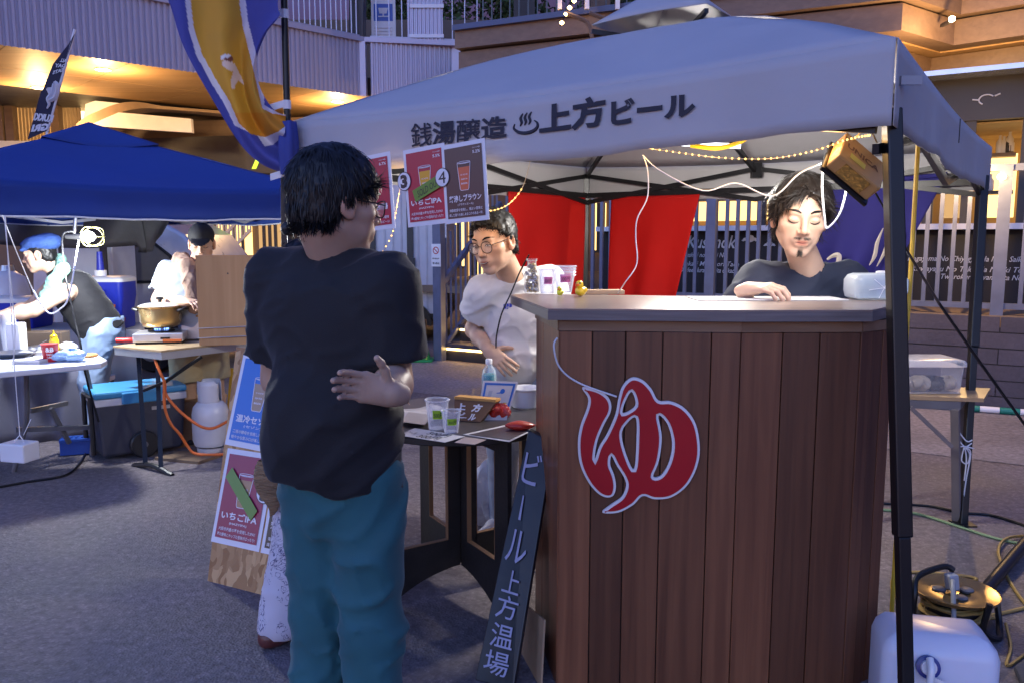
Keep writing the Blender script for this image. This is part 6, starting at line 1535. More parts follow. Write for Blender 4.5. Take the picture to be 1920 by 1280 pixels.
# caged work lamp
wl0 = at(172, 444, 5.7); wlp = thing('caged_work_lamp', 'bright caged work lamp clamped under the blue tent', 'lamp', wl0)
MB().lathe(wl0+V((-.03, 0, 0)), [(.001, -.04), (.03, -.03), (.042, 0), (.03, .035), (.015, .05)], 18, axis=(1, 0, 0)).build('bulb', Mglow('work bulb', (.93, .96, 1), 28), wlp, smooth=True)
CG_ = M('cage wire', (.6, .55, .2), .4, .5)
for k in range(6):
    a = k*math.pi/3; MB().tube(catmull([wl0+V((-.07, .03*math.cos(a), .03*math.sin(a))), wl0+V((-.02, .075*math.cos(a), .075*math.sin(a))), wl0+V((.06, .06*math.cos(a), .06*math.sin(a))), wl0+V((.085, .0, 0))], 4), .003, 5).build('cage_wire', CG_, wlp)
MB().tube([wl0+V((-.18, 0, 0)), wl0+V((-.07, 0, 0))], [.016, .024], 10).build('socket', MAT['blackp'], wlp, smooth=True)
MB().tube([wl0+V((-.12, 0, .02)), wl0+V((-.11, .02, .16))], .012, 6).build('clamp', MAT['steel'], wlp)
L = bpy.data.lights.new('work_bulb_light', 'POINT'); L.energy = 70*LK; L.color = (.92, .96, 1); L.shadow_soft_size = .06
o = bpy.data.objects.new('work_bulb_light', L); COL.objects.link(o); o.location = wl0+V((.0, -.26, -.10)); o['kind'] = 'helper'
tag(MB().tube(catmull([at(140, 434, 5.65), at(118, 440, 5.6), at(118, 480, 5.5), at(125, 530, 5.4), at(140, 600, 5.3), at(152, 650, 5.2), at(160, 700, 5.15), at(185, 790, 5.2)], 5), .006, 6).build('lamp_cable', BK_), 'black cable hanging from the caged lamp to the ground', 'cable')
tag(MB().tube(catmull([at(148, 450, 5.6), at(140, 500, 5.3), at(128, 560, 5.2), at(112, 580, 5.2), at(95, 588, 5.2), at(80, 575, 5.2), at(62, 545, 5.2)], 6), .005, 6).build('lamp_switch_cord', MAT['whitep']), 'pale looping cord with inline switch in front of the capped cook', 'cord')
# ---- grey van behind the stall
vY = 9.2
va = thing('grey_van', 'pale grey van with curved side window behind the food stall', 'van', V((at(260, 600, vY).x, vY, 0)))
prof = [(60, 640), (60, 470), (85, 430), (180, 412), (300, 415), (345, 440), (395, 500), (440, 530), (452, 580), (450, 640)]
MB().prism([at(x, y, vY) for x, y in prof], (0, 1.6, 0)).build('body', M('van paint', (.5, .48, .5), .3, .1, coat=.5), va, bevel=.04)
win = [(205, 530), (195, 470), (215, 462), (290, 458), (318, 480), (345, 528)]
wo = MB().prism([at(x, y, vY-.012) for x, y in win], (0, .01, 0)).build('side_window', M('van glass', (.13, .12, .11), .08, spec=.8), va)
wpts = [at(x, y, vY-.014) for x, y in win]; MB().tube(wpts+[wpts[0]], .02, 5).build('window_seal', BK_, wo)
MB().prism([at(x, y, vY-.01) for x, y in ((120, 600), (120, 440), (130, 440), (130, 600))], (0, .008, 0)).build('door_gap', MAT['dark'], va)
wq = at(290, 640, vY); wq.z = .3; wv2 = MB().lathe(V((wq.x, vY-.02, .3)), [(.12, -.05), (.27, -.06), (.3, 0), (.3, .15)], 24, axis=(0, 1, 0)).build('wheel', MAT['blackp'], va, smooth=True)
MB().lathe(V((wq.x, vY-.085, .3)), [(.001, 0), (.17, .01), (.18, .02)], 20, axis=(0, 1, 0), cap=False).build('hubcap', ALU, wv2, smooth=True)
# white fridge and shelves behind the capped cook
fq = V((at(118, 560, 8.2).x, 8.2, 0)); fz = at(0, 425, 8.2).z
fg_ = thing('white_cabinet', 'tall pale cabinet with dark framed door behind the capped cook', 'cabinet', fq)
x0, x1 = at(62, 0, 8.2).x, at(182, 0, 8.2).x
MB().box((x0, 8.2, 0), (x1, 8.7, fz)).build('carcass', M('cabinet white', (.55, .56, .58), .4), fg_, bevel=.01)
dx0, dx1 = at(80, 0, 8.2).x, at(172, 0, 8.2).x; MB().box((dx0, 8.17, .1), (dx1, 8.198, at(0, 437, 8.2).z)).build('door_frame', MAT['dark'], fg_); MB().box((dx0+.06, 8.155, .15), (dx1-.06, 8.168, at(0, 446, 8.2).z)).build('door', M('cabinet door', (.5, .52, .56), .35), fg_)
lq = V((at(15, 560, 7.9).x, 7.9, zb_)); 
eq = at(20, 585, 7.42); ew = thing('white_kettle', 'white rounded appliance on the cloth table behind the blue ice box', 'appliance', V((eq.x, 7.42, zb_)))
MB().lathe(V((eq.x, 7.42, zb_)), [(.15, 0), (.17, .03), (.17, .3), (.14, .42), (.06, .48)], 24).build('body', MAT['whitep'], ew, smooth=True); MB().lathe(V((eq.x, 7.42, zb_+.48)), [(.06, 0), (.05, .05)], 16).build('lid', MAT['steel'], ew)

# ================================================================== RIGHT SIDE
ZR = .70
ra, rb_, rc2 = atz(1600, 738, ZR), atz(1845, 746, ZR), atz(1857, 727, ZR); rd = ra+(rc2-rb_)
st2 = thing('storage_table', 'narrow folding table holding a clear storage bin beside the tent leg', 'table', V((rb_.x, rb_.y, 0)))
MB().prism([q-V((0, 0, .02)) for q in (ra, rb_, rc2, rd)], (0, 0, .02)).build('table_top', Mwood('bronze top', (.30, .19, .10), (.38, .26, .15), .4, axis=0), st2)
MB().prism([q-V((0, 0, .065)) for q in (ra.lerp(rb_, .05), ra.lerp(rb_, .83), rd.lerp(rc2, .83), rd.lerp(rc2, .05))], (0, 0, .043)).build('apron', GREYM, st2)
BG = M('leg paint', (.17, .15, .16), .5, .3)
for p, q in ((ra.lerp(rb_, .79), gnd(1793, 978)), (rd.lerp(rc2, .79), gnd(1793, 978)+(rd-ra)), (ra.lerp(rb_, .1), V((ra.lerp(rb_, .1).x, ra.y, 0))), (rd.lerp(rc2, .1), V((rd.lerp(rc2, .1).x, rd.y, 0)))):
    MB().bar(p-V((0, 0, .06)), V((q.x, q.y, .005)), .042, .022).build('leg', BG, st2, bevel=.003)
MB().bar(ra.lerp(rb_, .45)-V((0, 0, .06)), ra.lerp(rb_, .785)-V((0, 0, .26)), .02).build('brace', BG, st2)
q = ra.lerp(rd, .5)+(rb_-ra)*.42; q.z = ZR+.001
bin_ = thing('storage_bin', 'clear plastic storage bin with grey clip on the narrow folding table', 'bin', q)
hx = (at(1786, 700, q.y).x-q.x); CLR = Mclear('clear bin', (.85, .85, .9), .14, .2)
rbody(q, hx, .12, .2, .02, [(.02, 0), (.012, .004), (0, .145)]).build('tub', CLR, bin_, smooth=True); rbody(q+V((0, 0, .146)), hx+.01, .13, .05, .02, [(0, 0), (0, .02), (.01, .032), (.03, .036)]).build('lid', CLR, bin_, smooth=True)
MB().obox(q+V((hx+.012, -.05, .13)), (0, 1, 0), (0, 0, 1), (1, 0, 0), .03, .035, .006).build('clip', GREYM, bin_, bevel=.004)
for k in range(4): crumple(q+V((-.05+.08*k, 0, .006)), (.055, .06, .035), 20+k).build('packet', M('bin stuff', (.5, .42, .3), .5) if k == 0 else bpy.data.materials['bin stuff'] if k % 2 else MAT['dark'], bin_, smooth=True)
# tied white string
sc_ = at(1806, 838, 4.22); sg2 = MB()
for pts in ([(1792, 815), (1808, 836), (1822, 830)], [(1793, 838), (1808, 836), (1826, 840)], [(1808, 836), (1803, 862), (1814, 868), (1818, 850), (1808, 836)], [(1812, 838), (1820, 850), (1812, 895), (1806, 940), (1803, 972)], [(1808, 836), (1812, 860), (1808, 900)], [(1796, 806), (1812, 826), (1823, 824)]):
    sg2.tube(catmull([at(x, y, 4.18) for x, y in pts], 5), .0035, 5)
tag(sg2.build('tied_string', MAT['whitep']), 'white string knotted round the table leg and rear tent leg', 'string')
# striped bar on the ground
sbar = thing('striped_bar', 'green and white striped safety bar lying along the wall', 'bar', gnd(1780, 770))
sa, sb2 = gnd(1560, 752)+V((0, 0, .035)), gnd(1990, 785)+V((0, 0, .035)); GRN = M('bar green', (.01, .2, .15), .4)
for k in range(12): MB().tube([sa.lerp(sb2, k/12), sa.lerp(sb2, (k+.98)/12)], .028, 12).build('segment', GRN if k % 2 else MAT['whitep'], sbar, smooth=True)
# cable reel
rq = gnd(1800, 1182); rq.y += .05; rl = thing('cable_reel', 'black cable reel with bronze dish top and tube frame', 'cable reel', rq)
BRZ = M('bronze dish', (.30, .20, .08), .25, .8, var=.2)
MB().lathe(rq+V((0, 0, .02)), [(.135, 0), (.14, .006), (.09, .012), (.085, .10), (.001, .10)], 36).build('drum', MAT['blackp'], rl, smooth=True)
MB().lathe(rq+V((0, 0, .118)), [(.001, .006), (.05, .008), (.055, .018), (.10, .012), (.148, .026), (.156, .026), (.15, .012), (.10, 0), (.001, 0)], 44, cap=False).build('dish', BRZ, rl, smooth=True)
for k in range(3): a = .4+k*2.1; MB().lathe(rq+V((.06*math.cos(a), .05*math.sin(a), .128)), [(.024, 0), (.026, .01), (.02, .014)], 18).build('socket', GREYM, rl, smooth=True)
TUB = [(-.17, -.02, .0), (-.17, -.02, .13), (-.14, .02, .19), (-.02, .06, .215), (.02, .06, .2)]
MB().tube(catmull([rq+V(p) for p in TUB], 5), .012, 8).build('frame_tube', BK_, rl, smooth=True)
MB().tube(catmull([rq+V(p) for p in ((.04, -.16, .16), (.03, -.15, .05), (.1, -.13, .01), (.17, -.02, .01), (.175, .02, .1))], 5), .012, 8).build('frame_tube', BK_, rl, smooth=True)
MB().tube(catmull([rq+V(p) for p in ((.0, .02, .14), (-.03, -.03, .19), (-.06, -.10, .12), (-.07, -.13, .05))], 5), .009, 8).build('plug_lead', M('grey lead', (.3, .3, .3), .5), rl, smooth=True)
MB().obox(rq+V((.0, .03, .165)), (1, .3, 0), (-.3, 1, 0), (0, .3, 1), .022, .018, .03).build('plug', M('plug grey', (.35, .35, .37), .5), rl, bevel=.006)
coil = MB(); pts = []
for k in range(140):
    a = k*.28; r = .11+.012*math.sin(k*.9); pts.append(rq+V((r*math.cos(a), r*math.sin(a), .035+.08*((k % 46)/46))))
coil.tube(pts, .007, 5); coil.build('wound_cable', M('ochre cable', (.34, .22, .06), .5), rl, smooth=True)
OCH = bpy.data.materials['ochre cable']
def cable(name, lab, pts, mat, r=.008): tag(MB().tube(catmull([gnd(x, y)+V((0, 0, r+dz)) for x, y, dz in pts], 7), r, 6).build(name, mat, None, smooth=True), lab, 'cable')
cable('ground_cable', 'black cable crossing the asphalt behind the tent legs', [(1560, 938, 0), (1650, 945, 0), (1740, 950, 0), (1800, 962, 0), (1860, 968, 0), (1930, 990, 0)], BK_)
cable('ground_cable', 'green cable crossing the asphalt behind the tent legs', [(1560, 950, 0), (1650, 957, 0), (1720, 965, 0), (1800, 990, 0), (1870, 1012, 0), (1960, 1030, 0)], M('green cable', (.16, .26, .13), .5))
cable('ground_cable', 'ochre cable arching beside the reel towards the fence', [(1960, 1008, 0), (1895, 1012, .01), (1872, 1035, .01), (1885, 1075, 0), (1915, 1125, 0), (1960, 1170, 0)], OCH, .007)
cable('ground_cable', 'ochre cable loops lying round the cable reel', [(1870, 1160, 0), (1760, 1160, 0), (1690, 1130, 0), (1672, 1098, 0), (1690, 1076, 0), (1770, 1078, 0), (1830, 1090, 0), (1700, 1120, 0), (1720, 1150, 0), (1800, 1165, 0), (1930, 1140, 0)], OCH, .007)
cable('ground_cable', 'thin ochre cable trailing from the reel frame', [(1885, 1180, .02), (1895, 1215, 0), (1888, 1250, 0), (1920, 1230, 0), (1960, 1200, 0)], OCH, .006)
tag(MB().tube([gnd(1846, 1118)+V((0, 0, .03)), gnd(1925, 1030)+V((0, 0, .05)), gnd(2010, 960)+V((0, 0, .06))], .026, 10).build('black_pipe', BK_, None, smooth=True), 'thick black pipe lying on the asphalt behind the cable reel', 'pipe')
tag(MB().prism([gnd(1900, 1260), gnd(1960, 1215), gnd(2050, 1300), gnd(1950, 1370)], (0, 0, .03)).build('sandbag', M('sandbag', (.06, .06, .075), .8, bump=.5, bs=20), None, bevel=.012), 'dark flat sandbag at the edge of the asphalt by the water tank', 'sandbag')
# water tank
wq = atz(1752, 1168, .30); wk = thing('water_tank', 'white square water canister with blue tap cap beside the tent leg', 'canister', V((wq.x, wq.y, 0)))
TKM = M('tank plastic', (.66, .67, .76), .32, var=.05, sss=.15, spec=.5)
def rotz(v, a): return V((v.x*math.cos(a)-v.y*math.sin(a), v.x*math.sin(a)+v.y*math.cos(a), v.z))
tk = rbody(V((0, 0, 0)), .168, .115, .3, .045, [(.02, 0), (.0, .02), (0, .235), (.01, .265), (.035, .29), (.06, .298)])
ta_ = R(-13); tk.v = [tuple(rotz(V(v), ta_)+V((wq.x, wq.y, 0))) for v in tk.v]; tk.build('body', TKM, wk, smooth=True)
def tkp(x, y, z): return rotz(V((x, y, z)), ta_)+V((wq.x, wq.y, 0))
cpn = (tkp(0, -1, .25)-tkp(0, 0, 0)).normalized()
cp0 = tkp(-.045, -.118, .215); MB().lathe(cp0, [(.032, -.012), (.034, 0), (.034, .016), (.024, .018)], 24, axis=cpn).build('tap_cap', M('cap blue', (.01, .03, .22), .35), wk, smooth=True)
MB().lathe(cp0+cpn*.016, [(.024, 0), (.022, .008)], 20, axis=cpn).build('cap_insert', MAT['whitep'], wk, smooth=True); MB().tube([cp0+cpn*.02+V((0, 0, .03)), cp0+cpn*.045, cp0+cpn*.05+V((-.005, 0, -.05))], .011, 10, smooth=4).build('tap', MAT['whitep'], wk, smooth=True)
MB().obox(cp0+cpn*.03+V((.02, 0, -.035)), (1, -.2, -.4), (0, 1, 0), (0, 0, 1), .022, .004, .006).build('tap_lever', MAT['whitep'], wk)
hd = MB().tube(catmull([tkp(-.1, 0, .295), tkp(-.09, 0, .325), tkp(.04, 0, .325), tkp(.05, 0, .295)], 5), .011, 8); 
MB().tube([cp0+V((0, 0, .03)), tkp(-.0, -.06, .292)], .0022, 5).build('seal_cord', MAT['whitep'], wk)
# ---- small leftovers round the stalls
q = gnd(930, 985); tag(crumple(q, (.13, .10, .17), 41).build('plastic_sack', M('white sack', (.62, .62, .66), .35, bump=.4, bs=25), None, smooth=True), 'crumpled white plastic sack on the asphalt behind the round table', 'sack')
kc = [gnd(985, 1198), gnd(1036, 1287), gnd(1036, 1287)+V((.012, .05, .22)), gnd(985, 1198)+V((.012, .06, .14))]
tag(MB().prism([p+V((-.035, -.01, 0)) for p in kc], V((-.006, 0, 0))).build('cardboard_flap', M('tan cardboard', (.36, .24, .14), .8, bump=.2, bs=15)), 'tan cardboard flap leaning at the foot of the bar counter', 'cardboard')
ys = thing('yellow_stool', 'yellow folding step stool behind the gas cylinder', 'stool', gnd(378, 826)); YS = M('stool yellow', (.6, .36, .03), .45)
for a, b in (((345, 822), (372, 742)), ((420, 822), (402, 742)), ((352, 800), (340, 735)), ((428, 800), (436, 690))): MB().bar(at(*a, 6.35), at(*b, 6.35), .03).build('leg', YS, ys)
for py in (745, 772): MB().obox(at(385, py, 6.35), (1, 0, 0), (0, 1, 0), (0, 0, 1), .14, .09, .012).build('step', YS, ys)
# ================================================================== PEOPLE (one implicit surface each for body, clothes, hair)
def A3(v): return np.array([v[0], v[1], v[2]], dtype=np.float32)
def vnoise(P, s=0):
    I = np.floor(P).astype(np.int64); f = (P-I).astype(np.float32); f = f*f*(3-2*f); out = 0
    def hsh(x, y, z):
        h = (x*374761393+y*668265263+z*1274126177+s*974634877) & 0x7fffffff
        h = ((h ^ (h >> 13))*1274126177) & 0x7fffffff
        return ((h ^ (h >> 16)) & 0xffff).astype(np.float32)/32767.5-1
    for dx in (0, 1):
        for dy in (0, 1):
            for dz in (0, 1):
                w = (f[..., 0] if dx else 1-f[..., 0])*(f[..., 1] if dy else 1-f[..., 1])*(f[..., 2] if dz else 1-f[..., 2])
                out = out+w*hsh(I[..., 0]+dx, I[..., 1]+dy, I[..., 2]+dz)
    return out
class SDF:
    def __init__(s): s.pr = []; s.post = []
    def cap(s, a, b, ra, rb, k=.02, flat=None, clip=None, op='u'):
        a = A3(a); b = A3(b); d = b-a; L2 = float(d@d)+1e-9; fa = None
        if flat is not None: fa = A3(V(flat[0]).normalized()); fs = flat[1]
        R_ = max(ra, rb)*(max(1, fs) if flat is not None else 1)
        cl = [(A3(p), A3(V(n).normalized())) for p, n in (clip or [])]
        def f(P):
            pa = P-a; t = np.clip((pa@d)/L2, 0, 1); q = pa-t[..., None]*d
            if fa is not None:
                c = q@fa; q = q+fa*(c*(1/fs-1))[..., None]
            D = np.sqrt((q*q).sum(-1))-(ra+(rb-ra)*t)
            if fa is not None and fs < 1: D = D*(fs+(1-fs)*.5)
            for p, n in cl: D = np.maximum(D, (P-p)@n)
            return D
        s.pr.append((f, np.minimum(a, b)-R_, np.maximum(a, b)+R_, k, op)); return s
    def ell(s, c, r, rot=None, k=.02, op='u', clip=None):
        c = A3(c); r = np.array(r, dtype=np.float32); Rm = np.eye(3, dtype=np.float32) if rot is None else np.array(rot, dtype=np.float32)
        cl = [(A3(p), A3(V(n).normalized())) for p, n in (clip or [])]
        def f(P):
            q = (P-c)@Rm; k0 = np.sqrt(((q/r)**2).sum(-1)); k1 = np.sqrt(((q/(r*r))**2).sum(-1))+1e-6; D = k0*(k0-1)/k1
            for p, n in cl: D = np.maximum(D, (P-p)@n)
            return D
        R_ = float(r.max()); s.pr.append((f, c-R_, c+R_, k, op)); return s
    def ev(s, P):
        D = np.full(P.shape[:-1], 1.0, dtype=np.float32)
        for f, lo, hi, k, op in s.pr: D = s.comb(D, f(P), k, op)
        for g in s.post: D = g(P, D)
        return D
    @staticmethod
    def comb(D, d, k, op):
        if op == 'u':
            h = np.clip(.5+.5*(d-D)/k, 0, 1); return d*(1-h)+D*h-k*h*(1-h)
        if op == 's':
            h = np.clip(.5-.5*(D+d)/k, 0, 1); return D*(1-h)-d*h+k*h*(1-h)
        return np.maximum(D, d)
    def mesh(s, lo, hi, h):
        lo = np.array(lo, dtype=np.float32); hi = np.array(hi, dtype=np.float32); n = np.maximum(4, np.ceil((hi-lo)/h).astype(int)+1)
        ax = [lo[i]+np.arange(n[i], dtype=np.float32)*h for i in range(3)]
        D = np.full(n, 1.0, dtype=np.float32)
        for f, a, b, k, op in s.pr:
            m = k+.03+2*h; i0 = np.clip(np.floor((a-m-lo)/h).astype(int), 0, n); i1 = np.clip(np.ceil((b+m-lo)/h).astype(int)+1, 0, n)
            if (i1 <= i0).any(): continue
            sl = tuple(slice(i0[j], i1[j]) for j in range(3))
            P = np.stack(np.meshgrid(*[ax[j][sl[j]] for j in range(3)], indexing='ij'), -1)
            D[sl] = s.comb(D[sl], f(P), k, op)
        if s.post:
            P = np.stack(np.meshgrid(*ax, indexing='ij'), -1); near = np.abs(D) < .05+2*h
            for g in s.post: D[near] = g(P[near], D[near])
        return snet(D, lo, h)
def snet(D, lo, h):
    S = D < 0; n = np.array(D.shape)-1
    C = [D[dx:n[0]+dx, dy:n[1]+dy, dz:n[2]+dz] for dx in (0, 1) for dy in (0, 1) for dz in (0, 1)]
    neg = sum((c < 0).astype(np.int8) for c in C); act = (neg > 0) & (neg < 8)
    idx = np.argwhere(act); 
    if len(idx) == 0: return np.zeros((0, 3)), np.zeros((0, 4), int)
    ci = [c[act] for c in C]; off = np.array([(dx, dy, dz) for dx in (0, 1) for dy in (0, 1) for dz in (0, 1)], dtype=np.float32)
    acc = np.zeros((len(idx), 3), dtype=np.float32); cnt = np.zeros(len(idx), dtype=np.float32)
    for i in range(8):
        for b in (1, 2, 4):
            j = i | b
            if j == i: continue
            a_, b_ = ci[i], ci[j]; m = (a_ < 0) != (b_ < 0)
            t = np.where(m, a_/(a_-b_+1e-12), 0)[:, None]
            acc += np.where(m[:, None], off[i]+(off[j]-off[i])*t, 0); cnt += m
    V_ = lo+(idx+acc/cnt[:, None])*h
    vid = np.full(act.shape, -1, dtype=np.int64); vid[act] = np.arange(len(idx)); F = []
    for axn in range(3):
        sa = [slice(0, None)]*3; sb = [slice(0, None)]*3; sa[axn] = slice(0, -1); sb[axn] = slice(1, None)
        A_, B_ = S[tuple(sa)], S[tuple(sb)]; E = np.argwhere(A_ != B_); u, w = [(1, 2), (2, 0), (0, 1)][axn]
        ok = (E[:, u] > 0) & (E[:, w] > 0) & (E[:, u] < act.shape[u]) & (E[:, w] < act.shape[w]); E = E[ok]
        q = []
        for du, dw in ((-1, -1), (0, -1), (0, 0), (-1, 0)):
            e = E.copy(); e[:, u] += du; e[:, w] += dw; q.append(vid[e[:, 0], e[:, 1], e[:, 2]])
        q = np.stack(q, 1); fl = A_[E[:, 0], E[:, 1], E[:, 2]]
        q[~fl] = q[~fl][:, ::-1]; F.append(q)
    F = np.concatenate(F); return V_, F[(F >= 0).all(1)]
def obj_np(name, Vs, Fs, mat, parent, tint=None, smooth=True):
    off = wloc(parent); me = bpy.data.meshes.new(name); Vs = np.asarray(Vs, dtype=np.float32)-np.array(off, dtype=np.float32)
    me.from_pydata(Vs.tolist(), [], np.asarray(Fs).tolist()); me.materials.append(mat)
    if smooth: me.polygons.foreach_set('use_smooth', [True]*len(me.polygons))
    if tint is not None:
        ca = me.color_attributes.new('tint', 'FLOAT_COLOR', 'POINT'); ca.data.foreach_set('color', np.concatenate([tint, np.ones((len(tint), 1))], 1).astype(np.float32).ravel())
    return link(name, me, parent)
SKIN = M('skin', (1, 1, 1), .48, var=.05, vs=30, tint=True, sss=.12, bump=.05, bs=300, spec=.4)
HAIR = M('black hair', (.007, .007, .008), .45, var=.3, vs=40, spec=.35)
HAIRB = M('brown black hair', (.016, .011, .009), .42, var=.3, vs=40, spec=.5)
LASH = M('lash', (.012, .008, .008), .6); LIP = M('lip', (.36, .13, .10), .45)

class Head:
    def __init__(s, pos, fwd, roll=0, sc=1.0):
        f = V(fwd).normalized(); r = f.cross(V((0, 0, 1))).normalized(); u = r.cross(f)
        if roll: r, u = r*math.cos(roll)+u*math.sin(roll), u*math.cos(roll)-r*math.sin(roll)
        s.pos = V(pos); s.r, s.f, s.u = r, f, u; s.sc = sc; s.R = np.array([[r.x, f.x, u.x], [r.y, f.y, u.y], [r.z, f.z, u.z]], dtype=np.float32)
    def w(s, x, y, z): return s.pos+(s.r*x+s.f*y+s.u*z)*s.sc
    def local(s, P): return ((np.asarray(P, dtype=np.float32)-A3(s.pos))@s.R)/s.sc
    def prims(s, S, jaw=1.0):
        w = s.w; k = s.sc; E = lambda c, r, **kw: S.ell(w(*c), [a*k for a in r], s.R, **kw); C = lambda a, b, ra, rb, **kw: S.cap(w(*a), w(*b), ra*k, rb*k, **kw)
        E((0, -.012, .030), (.074, .094, .086), k=.01)
        E((0, .028, -.035), (.058*jaw, .064, .080), k=.03)
        C((-.040*jaw, .0, -.060), (-.014, .066, -.100), .022, .018, k=.025); C((.040*jaw, .0, -.060), (.014, .066, -.100), .022, .018, k=.025)
        E((0, .070, -.100), (.020, .016, .015), k=.02)
        for sx in (-1, 1):
            E((.044*sx, .052, -.022), (.026, .026, .022), k=.02); E((.035*sx, .054, -.058), (.019, .018, .024), k=.02)
        C((-.034, .076, .024), (.034, .076, .024), .013, .013, k=.02)
        for sx in (-1, 1): E((.031*sx, .097, .002), (.017, .014, .012), k=.012, op='s')
        for sx in (-1, 1): E((.031*sx, .0735, .001), (.0175, .0145, .0125), k=.004)
        C((0, .086, .012), (0, .108, -.030), .0075, .0105, k=.012)
        for sx in (-1, 1): E((.0115*sx, .0965, -.035), (.009, .010, .0075), k=.006)
        E((0, .083, -.062), (.028, .016, .022), k=.018)
        C((-.016, .0915, -.0615), (.016, .0915, -.0615), .0045, .0045, k=.010); C((-.013, .0905, -.0745), (.013, .0905, -.0745), .0055, .0055, k=.010)
        C((-.020, .1000, -.0675), (.020, .1000, -.0675), .002, .002, k=.005, op='s')
        for sx in (-1, 1):
            E((.079*sx, -.006, -.010), (.011, .022, .033), k=.006); E((.086*sx, -.002, -.006), (.007, .012, .020), k=.006, op='s'); E((.078*sx, .004, -.036), (.008, .010, .010), k=.008)
    def tint(s, P, base, stubble=0):
        L = s.local(P); x, y, z = L[:, 0], L[:, 1], L[:, 2]; c = np.tile(np.array(base, dtype=np.float32), (len(P), 1))
        def blend(m, col):
            nonlocal c
            m = np.clip(m, 0, 1)[:, None]; c = c*(1-m)+np.array(col, dtype=np.float32)*m
        front = y > .05
        blend(.35*np.exp(-(((np.abs(x)-.045)/.02)**2+((z+.03)/.022)**2))*front, (base[0]*1.0, base[1]*.72, base[2]*.65))
        blend(.4*np.exp(-((x/.014)**2+((z+.03)/.018)**2))*front, (base[0]*.98, base[1]*.75, base[2]*.68))
        blend(1.0*np.exp(-((x/.017)**4+((z+.068)/.0095)**4))*(y > .085), (base[0]*.72, base[1]*.40, base[2]*.38))
        ear = (np.abs(x) > .072) & (np.abs(y) < .04) & (z > -.06) & (z < .04); blend(.35*ear, (base[0]*1.0, base[1]*.62, base[2]*.55))
        if stubble == 2:
            blend(.85*np.exp(-(((np.abs(x)-.013)/.013)**4+((z+.0525+.15*np.clip(np.abs(x)-.01, 0, 1))/.0042)**2))*(y > .07), (.02, .014, .012)); blend(.9*np.exp(-((x/.008)**4+((z+.101)/.014)**4))*(y > .06), (.02, .014, .012)); blend(.6*np.exp(-((x/.004)**2+((z+.083)/.004)**2))*(y > .06), (.02, .014, .012))
        elif stubble: blend(stubble*np.exp(-(((z+.085)/.03)**2))*(y > .03), (base[0]*.55, base[1]*.5, base[2]*.5))
        return c
    def surf(s, S, pts, lift=.0005):   # project (x,z) polyline onto the face along the facing direction
        out = []
        for x, z in pts:
            ys = np.linspace(.135, .02, 90); P = np.stack([A3(s.w(x, y, z)) for y in ys]); D = S.ev(P); i = np.argmax(D < 0); y = ys[max(i-1, 0)] if (D < 0).any() else .05
            out.append(s.w(x, y+lift, z))
        return out
def hand(S, wr, dirv, nrm, side, curl=.3, spread=.10, size=1.0, thumb=.6, curls=None):
    # dirv: wrist -> knuckles, nrm: out of the back of the hand, side: +1 thumb on (dir x nrm) side
    d = V(dirv).normalized(); n = V(nrm); n = (n-d*n.dot(d)).normalized(); t = d.cross(n)*side; z = size; wr = V(wr)
    for i, o in enumerate((.030, .010, -.010, -.028)):
        S.cap(wr+d*.012*z+t*o*.6*z, wr+d*(.082-.004*abs(i-1))*z+t*o*z, .0165*z, .0135*z, k=.012, flat=(n, .85))
    S.cap(wr-d*.03*z, wr+d*.03*z, .025*z, .026*z, k=.02, flat=(n, .75))
    ln = ((.044, .026, .020), (.048, .030, .022), (.044, .028, .021), (.035, .021, .018))
    for i, o in enumerate((.030, .010, -.010, -.028)):
        c = (curls[i] if curls else curl); p = wr+d*(.084-.004*abs(i-1))*z+t*o*z; a = c*.55; dr = (d+t*spread*(1.3-i*.9)).normalized()
        r0 = .0095 if i < 3 else .0082
        for j, L in enumerate(ln[i]):
            v = (dr*math.cos(a)-n*math.sin(a)).normalized(); q = p+v*L*z; S.cap(p, q, r0*z*(1-.06*j), r0*z*(.94-.06*j), k=.003); p = q; a += c*(.9 if j == 0 else .65)
    p = wr+d*.018*z+t*.026*z-n*.006*z; v = (d*.55+t*.8-n*.25*thumb).normalized()
    for L, r in ((.038, .0135), (.026, .0108), (.021, .0098)):
        q = p+v*L*z; S.cap(p, q, r*z, r*.9*z, k=.006); p = q; v = (v+d*.28-n*.15*thumb).normalized()
def limb(S, a, b, r0, rm, r1, k=.02, bulge=None):
    m = V(a).lerp(V(b), .38)
    if bulge is not None: m = m+V(bulge)
    S.cap(a, m, r0, rm, k=k); S.cap(m, b, rm, r1, k=k)
def noise_post(S, amp, fr, stretch=(1, 1, 1), seed=0, dirs=None):
    st = np.array(stretch, dtype=np.float32)
    def g(P, D):
        Q = P*st
        n = vnoise(Q*fr, seed)+.35*vnoise(Q*fr*2.3+3.3, seed+1)
        Z = np.stack([Q[..., 0]*.8+Q[..., 2]*.45, Q[..., 1]*.8, Q[..., 2]*1.5-Q[..., 0]*.6], -1)
        wp = vnoise(Q*fr*.6, seed+5)[..., None]*.9
        rid = (1-np.abs(vnoise(Z*fr*1.1+wp, seed+2)))**4+.6*(1-np.abs(vnoise(Z*fr*2.0+wp*1.5+7, seed+3)))**5
        return D-amp*(.45*n+1.0*(rid-.35))
    S.post.append(g)
